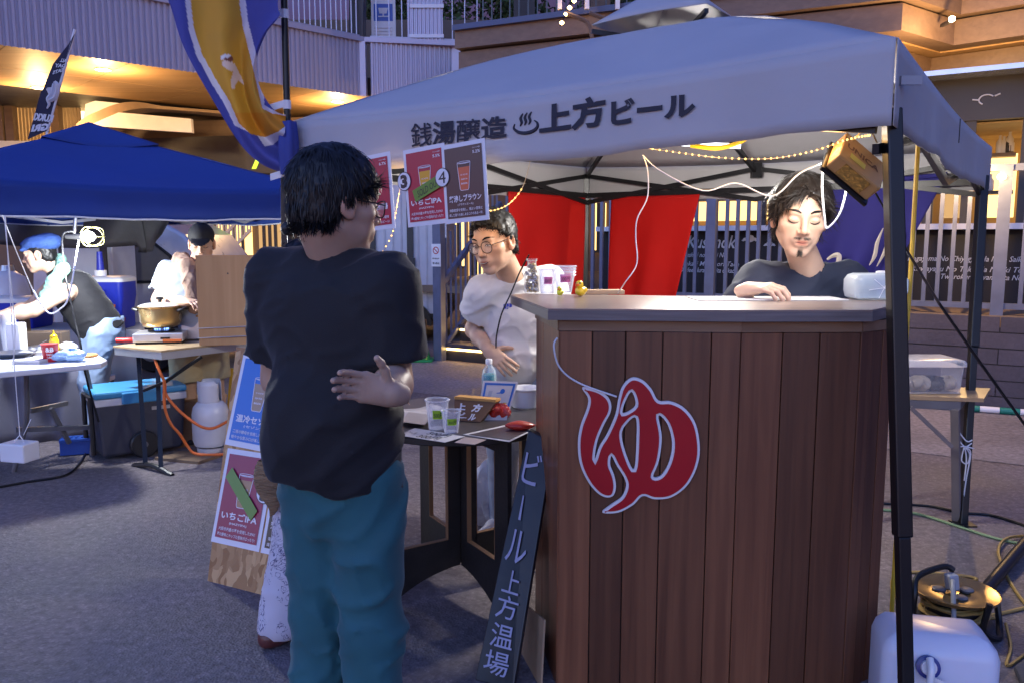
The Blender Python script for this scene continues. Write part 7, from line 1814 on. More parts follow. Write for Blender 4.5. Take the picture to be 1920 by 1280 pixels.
def skin_body(par, S, H, boxes, lo, hi, base, stub=0, hc=.013):
    Vs, Fs, o = [], [], 0; bb = []
    if H is not None:
        c = A3(H.w(0, 0, -.02)); bb.append((c-.175*H.sc, c+.16*H.sc, .0036))
    bb += [(A3(a), A3(b), h) for a, b, h in boxes]
    for a, b, h in bb:
        v, f = S.mesh(a, b, h); Vs.append(v); Fs.append(f+o); o += len(v)
    v, f = S.mesh(lo, hi, hc); ins = np.zeros(len(v), bool)
    for a, b, h in bb: ins |= ((v > a+hc*1.2) & (v < b-hc*1.2)).all(1)
    f = f[~ins[f].all(1)]; Vs.append(v); Fs.append(f+o)
    Vs = np.concatenate(Vs); Fs = np.concatenate(Fs)
    tn = H.tint(Vs, base, stub) if H is not None else np.tile(np.array(base), (len(Vs), 1))
    return obj_np('body', Vs, Fs, SKIN, par, tn)
def bounds(pts, m): P = np.array([A3(p) for p in pts]); return P.min(0)-m, P.max(0)+m
def strands(name, par, roots, nrms, flow, L, n, mat, w=.0022, lift=.35, curl=.25, seed=0, seg=5, grav=.15):
    r_ = np.random.default_rng(seed); i = r_.integers(0, len(roots), n); P = roots[i].astype(np.float32); N = nrms[i].astype(np.float32)
    P = P-N*.004+r_.normal(size=P.shape)*.0015
    T = flow(P); T = T-N*(T*N).sum(1)[:, None]; T /= np.linalg.norm(T, axis=1)[:, None]+1e-6
    T = T+r_.normal(size=T.shape)*curl; Ls = L*r_.uniform(.55, 1.15, n)[:, None]; D = T+N*lift*r_.uniform(.2, 1, n)[:, None]
    rings = []; Q = P; bend = r_.normal(size=T.shape)*curl*.6
    for k in range(seg+1):
        rings.append(Q); D = D+bend*.25-N*(lift*.42)-np.array([0, 0, grav], dtype=np.float32); Dn = D/np.linalg.norm(D, axis=1)[:, None]; Q = Q+Dn*Ls/seg
    B = np.cross(T, N); B /= np.linalg.norm(B, axis=1)[:, None]+1e-6
    Vs = []; 
    for k, q in enumerate(rings):
        ww = w*(1-.9*(k/seg)**2); Vs += [q+B*ww, q+N*ww*.8, q-B*ww]
    Vs = np.stack(Vs, 1).reshape(-1, 3); m = 3*(seg+1); base = (np.arange(n)*m)[:, None]; F = []
    for k in range(seg):
        for a, b in ((0, 1), (1, 2)): F.append(base+np.array([[k*3+a, k*3+b, (k+1)*3+b, (k+1)*3+a]]))
    o = obj_np(name, Vs, np.concatenate(F), mat, par); o['kind'] = 'stuff'; return o
def hair(par, H, mat, n, L, flow, front=.072, ear=-.05, thick=.012, nape=-.075, seed=0, lift=.35, curl=.25, side=1.0, w=.0022, cut=None):
    S = SDF(); w_ = H.w; k = H.sc
    S.ell(w_(0, -.014, .033), [(.074+thick)*k, (.094+thick)*k, (.086+thick)*k], H.R, k=.01)
    S.ell(w_(0, -.045, -.035), [(.062+thick*.5)*k, (.055+thick*.6)*k, (.055)*k], H.R, k=.03)
    def g(P, D):
        Lc = H.local(P); x, y, z = Lc[..., 0], Lc[..., 1], Lc[..., 2]
        slope = (front-ear)/.10; line = np.where(y > -.02, front-(.080-y)*slope, nape+0*y)
        t = np.clip((y+.035)/.03, 0, 1); line = nape*(1-t)+(front-(.080-np.maximum(y, -.02))*slope)*t
        line = line+.010*vnoise(P*60, seed)+(cut(x, y, z) if cut else 0)
        return np.maximum(D-.004*vnoise(P*70, seed+3), (line-z)*.7*k)
    S.post.append(g)
    c = A3(H.w(0, 0, 0)); Vs, Fs = S.mesh(c-.16*k, c+.17*k, .0045)
    o = obj_np('hair', Vs, Fs, mat, par)
    me = o.data; nr = np.zeros(len(Vs)*3, dtype=np.float32); me.vertices.foreach_get('normal', nr); nr = nr.reshape(-1, 3)
    cc = A3(H.w(0, -.014, .02)); out = ((Vs-cc)*nr).sum(1) > 0; ax = np.linalg.norm((H.local(Vs)-np.array([0, -.014, .033]))/np.array([.074, .094, .086]), axis=1) > 1.04
    sel = out & ax
    def fl(P):
        return (flow(H.local(P)))@H.R.T
    strands('hair_strands', o, Vs[sel], nr[sel], fl, L*k, n, mat, w=w*k, seed=seed, lift=lift, curl=curl)
    return o
def face_marks(par, H, S, brow=True, eyes='closed', mouth='line', brow_tilt=0, gaze=0):
    def line(name, pts, r, mat, lift=.0006):
        return MB().tube(catmull(H.surf(S, pts, lift), 4), [x*H.sc for x in r], 5).build(name, mat, par, smooth=True)
    for sx in (-1, 1):
        if brow: line('eyebrow', [(sx*.014, .024-brow_tilt), (sx*.026, .030), (sx*.040, .031), (sx*.052, .025)], [.0018, .0038, .0034, .0008], HAIR, .0008)
        if eyes == 'closed': line('eyelashes', [(sx*.016, -.004), (sx*.024, -.0085), (sx*.034, -.0095), (sx*.044, -.005), (sx*.048, -.002)], [.0006, .0015, .0017, .0016, .0006], LASH, .0006)
        else:
            line('eyelashes', [(sx*.015, -.002), (sx*.024, .004), (sx*.034, .005), (sx*.044, .000), (sx*.048, -.003)], [.0006, .0015, .0017, .0015, .0006], LASH, .0006)
            line('eye', [(sx*.017, -.0025), (sx*.025, -.0005), (sx*.034, 0), (sx*.045, -.003)], [.0004, .0026, .0026, .0004], M('eye white', (.55, .52, .48), .2) if 'eye white' not in bpy.data.materials else bpy.data.materials['eye white'], .0004)
            line('iris', [(sx*.030+gaze-.004, -.0005), (sx*.030+gaze, -.0003), (sx*.030+gaze+.004, -.0005)], [.0012, .0030, .0012], LASH, .0012)
    if mouth == 'line': line('mouth', [(-.021, -.0665), (-.010, -.0672), (0, -.0680), (.010, -.0672), (.021, -.0665)], [.0004, .0010, .0012, .0010, .0004], M('mouth dark', (.10, .025, .02), .5) if 'mouth dark' not in bpy.data.materials else bpy.data.materials['mouth dark'], .0006)
    if mouth == 'open':
        o = line('mouth', [(-.027, -.061), (-.013, -.067), (0, -.0685), (.013, -.067), (.027, -.061)], [.0005, .0028, .0034, .0028, .0005], M('mouth dark', (.06, .015, .012), .5) if 'mouth dark' not in bpy.data.materials else bpy.data.materials['mouth dark'], .0002)
        MB().tube(catmull(H.surf(S, [(-.018, -.0635), (-.009, -.066), (0, -.067), (.009, -.066), (.018, -.0635)], .003), 4), [.0004, .0016, .0018, .0016, .0004], 5).build('teeth', bpy.data.materials.get('teeth') or M('teeth', (.5, .46, .4), .4), o, smooth=True)
def glasses(H, label, mat, rx=.026, rz=.020, round_=2.6, y0=.103, down=-.004):
    t = thing('eyeglasses', label, 'glasses', H.w(0, y0, -.02))
    for sx in (-1, 1):
        pts = []
        for a in np.linspace(0, 2*math.pi, 27)[:-1]:
            ca, sa = math.cos(a), math.sin(a); pts.append(H.w(sx*.033+rx*math.copysign(abs(ca)**(2/round_), ca), y0-.006*abs(ca*.5+.5*sx*ca), down+rz*math.copysign(abs(sa)**(2/round_), sa)))
        fr = MB().tube(pts+[pts[0]], .0017*H.sc, 6).build('rim', mat, t, smooth=True)
        MB().add(pts, [tuple(range(len(pts)))]).build('lens', bpy.data.materials.get('lens clear') or Mclear('lens clear', (.95, .97, 1), .04), fr)
        MB().tube([H.w(sx*.060, y0-.006, down+.008), H.w(sx*.075, .06, down+.008), H.w(sx*.080, .0, down+.006), H.w(sx*.078, -.022, down-.015)], .0018*H.sc, 6).build('temple_arm', mat, t, smooth=True)
    MB().tube([H.w(-.009, y0, down+.004), H.w(0, y0+.003, down+.007), H.w(.009, y0, down+.004)], .0016*H.sc, 6).build('bridge', mat, t, smooth=True)
    return t
def torso_shirt(J, fwd, r=(.155, .165), fl=.66, sleeve=.75, sr=(.078, .088), neck=.058, hem=None, amp=.005, fr=9, seed=0, long=False, k=.035, belly=0, sleeveless=False, hemn=None):
    S = SDF(); up = (V(J['neck'])-V(J['pel'])).normalized(); fw = V(fwd).normalized()
    hp = V(hem if hem is not None else J['pel']); hn = V(hemn) if hemn is not None else -up
    S.cap(V(J['pel'])-up*.10, V(J['chest']), r[0], r[1], k=k, flat=(fw, fl), clip=[(hp, hn)])
    if belly: S.ell(V(J['pel']).lerp(V(J['chest']), .35)+fw*.03, [r[0]*.98, r[0]*belly, .2], k=.04, clip=[(hp, hn)])
    sh = (V(J['shR'])-V(J['shL'])).normalized()
    S.cap(V(J['chest'])-sh*.05, V(J['chest'])+sh*.05, r[1]*.98, r[1]*.98, k=k, flat=(fw, fl))
    for s in 'RL':
        a = V(J['sh'+s]); e = V(J['el'+s]); S.cap(V(J['neck'])-up*.045, a-up*.005, .060, .070 if not sleeveless else .06, k=.03)
        if sleeveless: continue
        end = a.lerp(e, sleeve); d = (e-a).normalized()
        S.cap(a, a.lerp(e, min(1, sleeve+.15)), sr[0], sr[1], k=.03, clip=[(end, d)] if not long else None)
        if long: S.cap(e, e.lerp(V(J['wr'+s]), .9), sr[1]*.9, .045, k=.03, clip=[(e.lerp(V(J['wr'+s]), .88), V(J['wr'+s])-e)])
        elif sleeve < 1: S.cap(end-d*.02, end+d*.06, sr[1]-.026, sr[1]-.022, k=.004, op='s')
    noise_post(S, amp, fr, seed=seed)
    nb = V(J['neck']); hd = V(J['head']); nd = (hd-nb).normalized()
    S.cap(nb-nd*.015+fw*.01, nb+nd*.12, neck, neck+.03, k=.012, op='s')
    return S
def trousers(J, fwd, waist, r=(.098, .078, .068), hem=.04, amp=.006, fr=8, seed=0, pel=(.165, .70), top=None, shorts=None):
    S = SDF(); fw = V(fwd).normalized(); up = V((0, 0, 1))
    S.cap(V(J['pel'])-up*.02, V(waist), pel[0], pel[0]*.92, k=.03, flat=(fw, pel[1]), clip=[(V(waist), up)])
    for s in 'RL':
        h, kn, an = V(J['hip'+s]), V(J['kn'+s]), V(J['an'+s])
        if shorts:
            e = h.lerp(kn, shorts); S.cap(h, kn, r[0], r[1], k=.03, clip=[(e, kn-h)]); S.cap(e-(kn-h)*.04, e+(kn-h)*.1, r[1]-.025, r[1]-.025, k=.004, op='s')
        else:
            S.cap(h, kn, r[0], r[1], k=.03); S.cap(kn, an, r[1], r[2], k=.03, clip=[(V((an.x, an.y, hem)), V((0, 0, -1)))])
    noise_post(S, amp, fr, seed=seed, stretch=(1, 1, .8))
    return S
def shoe(par, an, toe, mat, name='shoe', sole=None):
    an = V(an); toe = V(toe); S = SDF(); d = (toe-an); d.z = 0; d.normalize(); b = V((an.x, an.y, 0))-d*.05
    S.cap(b+V((0, 0, .035)), b+d*.13+V((0, 0, .035)), .040, .044, k=.02, clip=[(V((0, 0, .006)), (0, 0, -1))]); S.cap(b+d*.13+V((0, 0, .03)), b+d*.215+V((0, 0, .022)), .046, .034, k=.02, clip=[(V((0, 0, .006)), (0, 0, -1))]); S.cap(b+d*.03+V((0, 0, .05)), V((an.x, an.y, .10)), .042, .042, k=.03, clip=[(V((0, 0, .11)), (0, 0, 1))])
    v, f = S.mesh(*bounds([b, b+d*.26, b+V((0, 0, .12))], .06), .007); return obj_np(name, v, f, mat, par)
def build(name, S, pts, m, h, mat, par):
    lo, hi = bounds(pts, m); v, f = S.mesh(lo, hi, h); return obj_np(name, v, f, mat, par)
def legs_skin(S, J, r=(.07, .052, .038)):
    for s in 'RL':
        S.cap(J['hip'+s], J['kn'+s], r[0], r[1]); limb(S, J['kn'+s], J['an'+s], r[1], r[1]*1.05, r[2])
def stand(J, base, fwd, hipz=.86, half=.09, stance=.10, kn=.48, kb=.03):
    f = V(fwd).normalized(); r = f.cross(V((0, 0, 1))).normalized(); base = V(base)
    for s, q in (('R', 1), ('L', -1)):
        J.setdefault('hip'+s, V(J['pel'])+r*half*q); J.setdefault('an'+s, base+r*stance*q+V((0, 0, .085)))
        J.setdefault('kn'+s, V(J['hip'+s]).lerp(V(J['an'+s]), .5)+f*kb); J.setdefault('toe'+s, V(J['an'+s])+f*.17+r*.03*q)
def arms_skin(S, J, r=(.046, .042, .036, .026), skipL=False):
    for s in 'RL':
        S.cap(J['sh'+s], J['el'+s], r[0], r[1]); limb(S, J['el'+s], J['wr'+s], r[1]*.95, r[2]*1.08, r[3])
ASIA = (.56, .36, .25)
# ---------------------------------------------------------------- 1. customer in black tee, seen from behind
f1 = V((.42, .91, 0)).normalized(); r1 = f1.cross(V((0, 0, 1)))
B1 = V((-.450, 2.06, 0)); J = {}
P1 = lambda x, y, z: B1+r1*x+f1*y+V((0, 0, z))
J['pel'] = P1(0, 0, .90); J['chest'] = P1(0, .0, 1.30); J['neck'] = P1(0, .0, 1.485); 
H1 = Head(at(632, 378, 2.03), (.80, .56, -.14), sc=1.04); J['head'] = H1.w(0, -.03, -.07)
J['shR'] = P1(.168, -.01, 1.39); J['shL'] = P1(-.185, 0, 1.40)
J['elR'] = at(737, 714, 1.99); J['wrR'] = at(733, 736, 1.80); J['elL'] = P1(-.235, .05, 1.12); J['wrL'] = P1(-.17, .23, 1.08)
stand(J, B1, f1, half=.082, stance=.09, kb=.01)
c1 = thing('person', 'customer in loose black tee and teal trousers with one hand held behind his back', 'person', B1)
S = SDF(); H1.prims(S, 1.08); S.cap(H1.w(0, -.032, -.07), J['neck']-V((0, 0, .03)), .056, .062, k=.03); S.cap(J['pel'], J['chest'], .11, .12, flat=(f1, .7)); S.cap(J['shL'], J['shR'], .05, .05, k=.03)
arms_skin(S, J, (.052, .047, .043, .029)); legs_skin(S, J)
hand(S, J['wrR'], (-.80, -.42, .26), (-.40, .9, .1), -1, curl=.42, spread=.02, size=.88, thumb=.9); hand(S, J['wrL'], f1, (0, 0, 1), -1, curl=.4)
hb = bounds([J['wrR'], J['wrR']+V((-.2, -.1, .1))], .07)
skin_body(c1, S, H1, [(hb[0], hb[1], .0032), (*bounds([J['elR'], J['wrR']], .075), .006)], *bounds([J[k] for k in J if k[:3] != 'toe'], .12), (.50, .32, .225))
BLKT = M('black cotton', (.017, .017, .020), .72, var=.15, vs=8, bump=.15, bs=400, sheen=.15, spec=.25)
SH = torso_shirt(J, f1, (.172, .175), .70, .74, (.078, .090), .056, hem=P1(.0, 0, .90), amp=.010, fr=5.5, seed=3, hemn=(-.12, .05, -1))
SH.ell(P1(.0, -.05, 1.02), [.165, .13, .2], k=.05, clip=[(P1(0, 0, .90), V((-.12, .05, -1)))])
build('tee_shirt', SH, [J['neck'], J['shR'], J['shL'], J['elR'], J['elL'], P1(0, 0, .84), P1(0, .1, 1), P1(0, -.15, 1)], .12, .0085, BLKT, c1)
TEAL = M('teal twill', (.027, .112, .132), .75, var=.15, vs=6, bump=.12, bs=350, sheen=.2, spec=.3)
TR_ = trousers(J, f1, P1(0, 0, 1.0), (.095, .078, .076), hem=.02, amp=.013, fr=6, seed=5)
build('trousers', TR_, [P1(0, 0, 1.0), J['anR'], J['anL'], J['hipR'], J['hipL'], V((B1.x, B1.y, 0))], .13, .010, TEAL, c1)
for s in 'RL': shoe(c1, J['an'+s], J['toe'+s], MAT['blackp'])
def flow1(L):
    d = L-np.array([0, -.05, .13], dtype=np.float32); d[:, 2] -= .03; fr = np.clip((L[:, 1]-.0)/.08, 0, 1); d[:, 1] += .09*fr; return d
hair(c1, H1, HAIR, 9000, .043, flow1, front=.060, ear=-.005, thick=.016, nape=-.065, seed=11, lift=.28, curl=.2, w=.0017)
face_marks(c1, H1, S, eyes='open')
g1 = glasses(H1, 'thin framed glasses worn by the customer in the black tee', MAT['black']); g1['label'] = 'thin dark glasses on the customer in the black tee'
# ---------------------------------------------------------------- 2. visitor behind with floral trousers
f2_ = V((.75, .66, 0)).normalized(); B2 = gnd(590, 1200); J = {}; P2 = lambda x, y, z: B2+f2_.cross(V((0, 0, 1)))*x+f2_*y+V((0, 0, z))
J['pel'] = P2(0, 0, .84); J['chest'] = P2(0, .0, 1.14); J['neck'] = P2(0.02, 0, 1.25); H2 = Head(P2(.03, .02, 1.38), (.8, .6, -.1), sc=.96); J['head'] = H2.w(0, -.03, -.07)
J['shR'] = P2(.15, 0, 1.24); J['shL'] = P2(-.15, 0, 1.24); J['elR'] = P2(.18, .0, .98); J['wrR'] = P2(.12, .18, .92); J['elL'] = P2(-.2, -.02, .98); J['wrL'] = P2(-.17, .14, .82)
J['anL'] = gnd(520, 1212)+V((0, .04, .075)); stand(J, B2, f2_, half=.075, stance=.08)
c2_ = thing('person', 'visitor in black top and white floral trousers mostly hidden behind the customer', 'person', B2)
S = SDF(); H2.prims(S); S.cap(H2.w(0, -.03, -.07), J['neck'], .045, .05, k=.03); S.cap(J['pel'], J['chest'], .09, .10, flat=(f2_, .7)); arms_skin(S, J, (.038, .034, .03, .022)); legs_skin(S, J, (.06, .045, .033)); hand(S, J['wrL'], (0, 0, -1), (-.5, .5, 0), 1); hand(S, J['wrR'], f2_, (0, 0, 1), 1)
skin_body(c2_, S, H2, [], *bounds([J[k] for k in J if k[:3] != 'toe'], .14), ASIA)
SH = torso_shirt(J, f2_, (.135, .14), .7, .8, (.06, .068), .05, hem=P2(0, 0, .74), amp=.004, seed=8); build('black_top', SH, [J['neck'], J['shR'], J['shL'], J['elR'], J['elL'], P2(0, 0, .72)], .12, .012, BLKT, c2_)
def Mfloral():
    m = M('floral cotton', (.58, .55, .60), .8, var=.06); n, l = nt(m); b = n['Principled BSDF']; tc = n.new('ShaderNodeTexCoord')
    no = n.new('ShaderNodeTexNoise'); no.inputs['Scale'].default_value = 22; no.inputs['Detail'].default_value = 2; no.inputs['Distortion'].default_value = 2.5; l.new(tc.outputs['Object'], no.inputs['Vector'])
    ma = n.new('ShaderNodeMath'); ma.operation = 'SUBTRACT'; ma.inputs[1].default_value = .5; l.new(no.outputs[0], ma.inputs[0]); ab_ = n.new('ShaderNodeMath'); ab_.operation = 'ABSOLUTE'; l.new(ma.outputs[0], ab_.inputs[0])
    lt = n.new('ShaderNodeMath'); lt.operation = 'LESS_THAN'; lt.inputs[1].default_value = .026; l.new(ab_.outputs[0], lt.inputs[0])
    n2 = n.new('ShaderNodeTexNoise'); n2.inputs['Scale'].default_value = 9; l.new(tc.outputs['Object'], n2.inputs['Vector']); gt = n.new('ShaderNodeMath'); gt.operation = 'GREATER_THAN'; gt.inputs[1].default_value = .5; l.new(n2.outputs[0], gt.inputs[0])
    mu = n.new('ShaderNodeMath'); mu.operation = 'MULTIPLY'; l.new(lt.outputs[0], mu.inputs[0]); l.new(gt.outputs[0], mu.inputs[1])
    mx = n.new('ShaderNodeMix'); mx.data_type = 'RGBA'; mx.inputs[6].default_value = (.56, .53, .60, 1); mx.inputs[7].default_value = (.13, .12, .2, 1); l.new(mu.outputs[0], mx.inputs[0]); l.new(mx.outputs[2], b.inputs['Base Color']); return m
TR_ = trousers(J, f2_, P2(0, 0, .92), (.088, .078, .082), hem=.03, amp=.006, fr=9, seed=15, pel=(.145, .72)); build('floral_trousers', TR_, [P2(0, 0, .92), J['anR'], J['anL'], J['hipR'], J['hipL']], .13, .010, Mfloral(), c2_)
for s in 'RL': shoe(c2_, J['an'+s], J['toe'+s], M('brown leather', (.12, .035, .03), .4) if s == 'R' else bpy.data.materials['brown leather'])
hair(c2_, H2, HAIR, 1500, .08, lambda L: L-np.array([0, -.02, .14], dtype=np.float32), front=.055, ear=-.07, thick=.016, nape=-.12, seed=21)
bq = at(503, 905, 2.86); sbg = thing('woven_bag', 'small woven straw bag hanging on a cord beside the patterned trousers', 'bag', bq-V((0, 0, .09)))
STR = M('straw weave', (.30, .19, .10), .8, var=.35, vs=60, stretch=(.4, .4, 2.2), bump=.9, bs=120, bstretch=(.3, .3, 1.6))
def bf(u, v):
    a = 6.283*u; r = .052*(math.sin(math.pi*min(1, .12+v*.9))**.45)*(1+.03*math.sin(v*60)); return bq+V((r*math.cos(a), r*.55*math.sin(a), .085-.185*v-.03*math.cos(a)*v))
MB().grid(bf, 28, 40).build('bag_body', STR, sbg, smooth=True); MB().tube([bq+V((0, 0, .09)), at(497, 850, 2.86), at(500, 780, 2.86)], .004, 6).build('cord', STR, sbg); MB().lathe(at(497, 848, 2.86), [(.006, -.01), (.010, 0), (.006, .01)], 10).build('bead', M('bead', (.4, .25, .06), .3, .6), sbg)
# ---------------------------------------------------------------- 3. man with round glasses in white tee
J = {}; f3 = V((-.45, -.89, 0)).normalized()
J['pel'] = V((.06, 3.98, .84)); J['chest'] = V((.035, 3.93, 1.16)); J['neck'] = at(958, 508, 3.83)
H3 = Head(at(926, 452, 3.72), (-.52, -.80, -.24), roll=R(-6), sc=1.13); J['head'] = H3.w(0, -.03, -.07)
J['shR'] = at(908, 548, 3.86); J['shL'] = at(1030, 530, 3.96); J['elR'] = at(888, 618, 3.98); J['wrR'] = at(917, 657, 3.80); J['elL'] = at(1065, 640, 3.9); J['wrL'] = at(1040, 690, 3.72)
B3 = V((.07, 4.02, 0)); stand(J, B3, f3, half=.09, stance=.13)
c3 = thing('person', 'man with round glasses in white tee leaning in with a hand on his hip', 'person', B3)
S = SDF(); H3.prims(S, 1.13); S.cap(H3.w(0, -.032, -.07), J['neck']-V((0, 0, .03)), .055, .062, k=.03); S.cap(J['pel'], J['chest'], .11, .12, flat=(f3, .7)); arms_skin(S, J); legs_skin(S, J)
hand(S, J['wrR'], at(940, 678, 3.76)-J['wrR'], (-.35, -.75, .45), -1, curl=.35, spread=.12, size=.95); hand(S, J['wrL'], (0, -1, -.1), (0, 0, 1), 1)
skin_body(c3, S, H3, [(*bounds([J['wrR'], at(945, 690, 3.72)], .06), .0045), (*bounds([J['elR'], J['wrR']], .06), .006)], *bounds([J[k] for k in J if k[:3] != 'toe'], .14), (.60, .385, .27))
WHT_ = M('white cotton', (.70, .69, .68), .85, var=.04, bump=.12, bs=380, spec=.2)
SH = torso_shirt(J, f3, (.165, .17), .72, .62, (.080, .090), .062, hem=V((.06, 3.97, .745)), amp=.010, fr=7, seed=31, belly=.82)
build('tee_shirt', SH, [J['neck'], J['shR'], J['shL'], J['elR'], J['elL'], V((.06, 3.97, .72))], .14, .0085, WHT_, c3)
def on_shirt(S, px, py, y0, y1):
    ys = np.linspace(y0, y1, 160); P = np.stack([A3(at(px, py, y)) for y in ys]); D = S.ev(P); i = int(np.argmax(D < 0)); return at(px, py, ys[max(i-1, 0)]-.004)
pr_ = MB()
for (x0, x1, y0_, y1_) in ((944, 949, 571, 580), (950, 954, 570, 576), (955, 960, 569, 577), (950, 953, 578, 580)):
    pr_.add([on_shirt(SH, x, y, 3.4, 4.2) for x, y in ((x0, y1_), (x1, y1_-1), (x1, y0_-1), (x0, y0_))], [(0, 1, 2, 3)])
pr_.build('chest_print', M('print blue', (.03, .05, .4), .7), c3)
TR_ = trousers(J, f3, V((.06, 3.98, .88)), (.1, .08, .075), amp=.006, seed=33); build('trousers', TR_, [J['pel']+V((0, 0, .05)), J['anR'], J['anL'], J['hipR'], J['hipL']], .13, .012, M('pale denim', (.35, .40, .50), .8), c3)
for s in 'RL': shoe(c3, J['an'+s], J['toe'+s], MAT['whitep'])
hair(c3, H3, HAIR, 2600, .028, lambda L: L-np.array([0, -.03, .10], dtype=np.float32)+np.array([0, .02, .05], dtype=np.float32), front=.082, ear=-.020, thick=.013, nape=-.06, seed=35, lift=.5, curl=.3, w=.0018)
face_marks(c3, H3, S, eyes='open', mouth='open', gaze=-.002)
glasses(H3, 'round dark framed glasses on the man in the white tee', M('tortoise', (.035, .022, .015), .3), rx=.025, rz=.023, round_=2.3)
tag(MB().tube(catmull([at(992, 478, 3.62), at(975, 510, 3.66), at(958, 550, 3.66), at(940, 590, 3.66), at(931, 630, 3.68), at(930, 652, 3.7)], 6), .0036, 6).build('shoulder_strap', BK_, None, smooth=True), 'thin black strap across the white tee of the bespectacled man', 'strap')
# ---------------------------------------------------------------- 4. vendor in dark tee behind the counter
J = {}; f4 = V((-.12, -.99, 0)).normalized(); B4 = V((1.10, 3.24, 0))
J['pel'] = B4+V((0, .02, .84)); J['chest'] = V((1.10, 3.23, 1.20)); J['neck'] = at(1517, 494, 3.19)
H4 = Head(at(1500, 404, 3.06), (-.16, -.95, -.22), roll=R(4), sc=1.17); J['head'] = H4.w(0, -.03, -.07)
J['shR'] = at(1424, 527, 3.21); J['shL'] = at(1590, 530, 3.22); J['elR'] = at(1382, 596, 3.16); J['wrR'] = at(1402, 560, 2.97); J['elL'] = at(1622, 640, 3.2); J['wrL'] = at(1560, 620, 3.05)
J['wrR'].z = max(J['wrR'].z, ZC+.035)
stand(J, B4, f4)
c4 = thing('person', 'vendor in dark blue tee with goatee looking down behind the counter', 'person', B4)
S = SDF(); H4.prims(S, 1.08); S.cap(H4.w(0, -.032, -.07), J['neck']-V((0, 0, .03)), .054, .062, k=.03); S.cap(J['pel'], J['chest'], .11, .12, flat=(f4, .7)); arms_skin(S, J); legs_skin(S, J)
hd_ = at(1448, 540, 2.90)-J['wrR']; hand(S, J['wrR'], (hd_.x, hd_.y, .012), (-.1, -.25, 1), -1, curl=.75, spread=.08, size=1.0); hand(S, J['wrL'], (0, -1, 0), (0, 0, 1), 1)
skin_body(c4, S, H4, [(*bounds([J['wrR'], J['wrR']+V((.15, -.08, 0))], .06), .0036)], *bounds([J[k] for k in J if k[:3] != 'toe'], .14), (.62, .415, .30), 2)
DNV = M('dark slate cotton', (.035, .042, .068), .85, var=.08, bump=.12, bs=380, spec=.25)
SH = torso_shirt(J, f4, (.16, .172), .70, .95, (.078, .082), .062, hem=B4+V((0, 0, .75)), amp=.010, fr=7.5, seed=41)
build('tee_shirt', SH, [J['neck'], J['shR'], J['shL'], J['elR'], J['elL'], B4+V((0, 0, .74))], .14, .0085, DNV, c4)
TR_ = trousers(J, f4, B4+V((0, .02, .9)), (.1, .08, .075), seed=43); build('trousers', TR_, [J['pel']+V((0, 0, .06)), J['anR'], J['anL'], J['hipR'], J['hipL']], .13, .014, M('dark trousers', (.03, .03, .035), .8), c4)
for s in 'RL': shoe(c4, J['an'+s], J['toe'+s], MAT['blackp'])
def flow4(L):
    d = L-np.array([.02, -.03, .12], dtype=np.float32); fr = np.clip((L[:, 1]-.02)/.07, 0, 1)
    d[:, 2] += .02*fr; d[:, 0] += np.sign(L[:, 0]+.012)*.12*fr; return d
hair(c4, H4, HAIRB, 6000, .058, flow4, front=.070, ear=-.035, thick=.018, nape=-.07, seed=45, lift=.25, curl=.14, w=.0016, cut=lambda x, y, z: .018*np.clip(1-np.abs(x-.005)/.03, 0, 1)*(y > .04))
face_marks(c4, H4, S, eyes='closed', mouth='line')
def face_hair(par, H, S, regs, n, mat, seed):
    r_ = random.Random(seed); m = MB()
    for (x0, x1, z0, z1), cnt in regs:
        for k in range(cnt):
            x, z = r_.uniform(x0, x1), r_.uniform(z0, z1); p = H.surf(S, [(x, z)], 0)[0]; q = p+(H.f*.0035+H.u*-.005+H.r*r_.uniform(-.002, .002)+H.r*(.003 if x > 0 else -.003))*H.sc
            m.tube([p, q], [.0004, .0001], 3, caps=False)
    o = m.build('facial_hair', mat, par); o['kind'] = 'stuff'
face_hair(c4, H4, S, [((-.024, -.003, -.0555, -.051), 40), ((.003, .024, -.0555, -.051), 40), ((-.007, .007, -.113, -.092), 90)], 1, HAIR, 3)
# ---------------------------------------------------------------- 5. cook with blue flat cap, bending
J = {}; f5 = V((-.93, -.36, 0)).normalized()
J['pel'] = at(192, 620, 6.15); J['chest'] = at(140, 545, 6.08); J['neck'] = at(104, 508, 6.02)
H5 = Head(at(74, 476, 5.98), (-.93, -.28, -.22), sc=1.05); J['head'] = H5.w(0, -.03, -.07)
J['shL'] = at(122, 548, 5.88); J['shR'] = at(112, 520, 6.22); J['elL'] = at(62, 582, 5.72); J['wrL'] = at(8, 592, 5.62); J['elR'] = at(60, 575, 6.2); J['wrR'] = at(6, 590, 5.9)
B5 = V((at(186, 800, 6.25).x, 6.25, 0)); stand(J, B5, f5, stance=.12, kb=.05)
c5 = thing('person', 'cook in blue flat cap and black sleeveless shirt bending over the white table', 'person', B5)
S = SDF(); H5.prims(S); S.cap(H5.w(0, -.03, -.07), J['neck'], .056, .062, k=.03); S.cap(J['pel'], J['chest'], .12, .13, flat=(f5.cross(V((0, 0, 1))), 1)); S.cap(J['chest'], J['shL'], .09, .065, k=.03); arms_skin(S, J, (.056, .050, .046, .033)); legs_skin(S, J)
for s, sd_ in (('L', -1), ('R', 1)): hand(S, J['wr'+s], (-.95, -.2, .1), (0, 0, 1), sd_*-1, curl=.5)
skin_body(c5, S, H5, [(*bounds([J['shL'], J['elL'], J['wrL']], .07), .008)], *bounds([J[k] for k in J if k[:3] != 'toe'], .14), (.58, .38, .27))
up5 = (J['neck']-J['pel']).normalized()
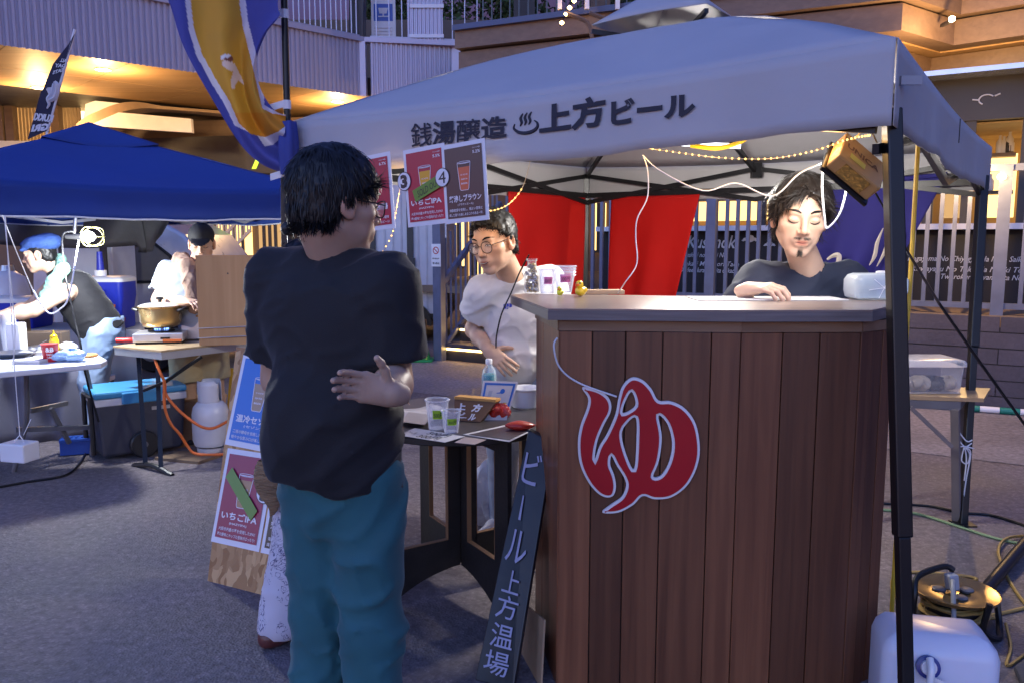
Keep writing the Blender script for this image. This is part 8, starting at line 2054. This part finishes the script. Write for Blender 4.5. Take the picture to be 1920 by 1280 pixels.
SH = SDF(); SH.cap(J['pel'], J['chest'], .170, .165, k=.03, flat=((0, 0, 1), .95), clip=[(J['pel']-up5*.03, -up5)]); SH.cap(J['chest'], J['neck']-up5*.02, .14, .07, k=.03); SH.cap(J['chest'], J['shR'], .11, .06, k=.03); SH.cap(J['neck']-up5*.03, J['shL']+up5*.03+V((0, .05, .01)), .06, .055, k=.02)
SH.cap(J['shL']-up5*.0+V((0, -.04, -.03)), J['shL']-up5*.10+V((.0, -.06, -.03)), .055, .05, k=.03, op='s'); noise_post(SH, .006, 7, seed=51)
build('sleeveless_shirt', SH, [J['pel'], J['chest'], J['neck'], J['shR'], J['shL']], .2, .0105, BLKT, c5)
TR_ = trousers(J, f5, J['pel']+V((0, 0, .10)), (.11, .095, .088), amp=.009, seed=53, pel=(.16, 1)); build('trousers', TR_, [J['pel']+V((0, 0, .1)), J['anR'], J['anL'], J['hipR'], J['hipL']], .15, .012, M('light denim', (.28, .38, .55), .8, var=.1, bump=.1, bs=200), c5)
for s in 'RL': shoe(c5, J['an'+s], J['toe'+s], MAT['whitep'])
face_marks(c5, H5, S, eyes='closed'); hair(c5, H5, HAIR, 700, .02, lambda L: L-np.array([0, 0, .1], dtype=np.float32), front=.07, ear=-.03, thick=.006, seed=55, w=.002)
cap5 = thing('flat_cap', 'dark blue flat cap on the bending cook', 'cap', H5.w(0, 0, .05)); C = SDF(); C.ell(H5.w(0, -.028, .072), [.098, .135, .060], H5.R, k=.02, clip=[(H5.w(0, 0, .030), -H5.u)]); C.ell(H5.w(0, -.08, .055), [.090, .075, .050], H5.R, k=.04); C.cap(H5.w(-.05, .085, .045), H5.w(.05, .085, .045), .018, .018, k=.03, flat=(H5.u, .5)); noise_post(C, .004, 25, seed=57)
v, f = C.mesh(A3(H5.w(0, 0, .06))-.2, A3(H5.w(0, 0, .06))+.2, .008); obj_np('cap_body', v, f, M('cap navy', (.02, .055, .20), .8, bump=.2, bs=90), cap5)
tw5 = thing('green_towel', 'pale green towel round the neck of the bending cook', 'towel', J['neck']); C = SDF()
pts = [at(112, 488, 6.05), at(118, 505, 5.90), at(100, 530, 5.84), at(86, 558, 5.83), at(80, 572, 5.84)]
for a, b in zip(pts, pts[1:]): C.cap(a, b, .042, .045, k=.03, flat=((0, 1, .2), .6))
C.cap(at(112, 488, 6.05), at(100, 500, 6.16), .042, .04, k=.03); noise_post(C, .006, 22, seed=58)
v, f = C.mesh(*bounds(pts, .13), .007); obj_np('towel', v, f, M('towel green', (.22, .42, .33), .95, var=.1, bump=.4, bs=220), tw5)
# ---------------------------------------------------------------- 6. cook with black cap and towel
J = {}; f6 = V((.55, -.83, 0)).normalized(); B6 = V((at(378, 800, 6.0).x, 6.05, 0))
J['pel'] = V((at(368, 640, 6.0).x, 6.02, .80)); J['chest'] = V((at(352, 560, 6.0).x, 6.0, 1.14)); J['neck'] = at(368, 492, 5.98)
H6 = Head(at(378, 456, 5.92), (.25, -.93, -.28), sc=1.08); J['head'] = H6.w(0, -.03, -.07)
J['shR'] = at(318, 510, 5.98); J['shL'] = at(408, 520, 6.08); J['elR'] = at(298, 562, 5.92); J['wrR'] = at(350, 566, 5.70); J['elL'] = at(430, 570, 6.0); J['wrL'] = at(395, 575, 5.75)
stand(J, B6, f6, stance=.11, kb=.02)
c6 = thing('person', 'cook in black cap and light grey tee turning food at the griddle', 'person', B6)
S = SDF(); H6.prims(S, 1.05); S.cap(H6.w(0, -.03, -.07), J['neck']-V((0, 0, .02)), .06, .066, k=.03); S.cap(J['pel'], J['chest'], .12, .13, flat=(f6, .8)); arms_skin(S, J, (.054, .050, .047, .033)); legs_skin(S, J, (.085, .062, .043))
hand(S, J['wrR'], at(372, 566, 5.62)-J['wrR'], (.1, -.3, 1), -1, curl=.7); hand(S, J['wrL'], (.2, -1, 0), (0, 0, 1), 1, curl=.6)
skin_body(c6, S, H6, [(*bounds([J['elR'], J['wrR'], at(376, 572, 5.6)], .06), .006)], *bounds([J[k] for k in J if k[:3] != 'toe'], .14), (.56, .36, .245))
SH = torso_shirt(J, f6, (.175, .178), .78, .72, (.085, .098), .062, hem=J['pel']-V((0, 0, .05)), amp=.010, fr=7, seed=61, belly=.95)
build('tee_shirt', SH, [J['neck'], J['shR'], J['shL'], J['elR'], J['elL'], J['pel']-V((0, 0, .1))], .15, .010, M('light grey cotton', (.36, .42, .52), .85, var=.05, bump=.1, bs=300), c6)
TR_ = trousers(J, f6, J['pel']+V((0, 0, .1)), (.125, .12, .1), amp=.008, seed=63, pel=(.18, .8), shorts=.95); build('shorts', TR_, [J['pel']+V((0, 0, .1)), J['knR'], J['knL'], J['hipR'], J['hipL']], .17, .012, M('khaki', (.42, .35, .20), .85, var=.1), c6)
for s in 'RL': shoe(c6, J['an'+s], J['toe'+s], MAT['blackp'])
face_marks(c6, H6, S, eyes='closed'); hair(c6, H6, HAIR, 600, .02, lambda L: L-np.array([0, 0, .1], dtype=np.float32), front=.07, ear=-.02, thick=.006, seed=65, w=.002)
cap6 = thing('baseball_cap', 'black baseball cap on the cook at the griddle', 'cap', H6.w(0, 0, .05)); C = SDF(); C.ell(H6.w(0, -.014, .045), [.092, .112, .095], H6.R, k=.01, clip=[(H6.w(0, 0, .034), -H6.u)]); C.cap(H6.w(0, .10, .045), H6.w(0, .15, .036), .075, .055, k=.012, flat=(H6.u, .09))
v, f = C.mesh(A3(H6.w(0, 0, .06))-.24, A3(H6.w(0, 0, .06))+.24, .0075); obj_np('cap_body', v, f, M('cap black', (.012, .012, .013), .75, bump=.1, bs=200), cap6)
tw6 = thing('brown_towel', 'beige brown towel draped over the shoulder of the cook at the griddle', 'towel', J['chest']); C = SDF()
pts = [at(330, 500, 6.06), at(340, 488, 5.98), at(352, 500, 5.86), at(358, 530, 5.80), at(364, 560, 5.79), at(366, 575, 5.79)]
for a, b in zip(pts, pts[1:]): C.cap(a, b, .05, .055, k=.03, flat=(V(f6), .6))
noise_post(C, .007, 16, seed=68, stretch=(1.6, 1.6, .4)); v, f = C.mesh(*bounds(pts, .12), .008); obj_np('towel', v, f, M('towel beige', (.33, .22, .16), .95, var=.1, bump=.4, bs=220), tw6)
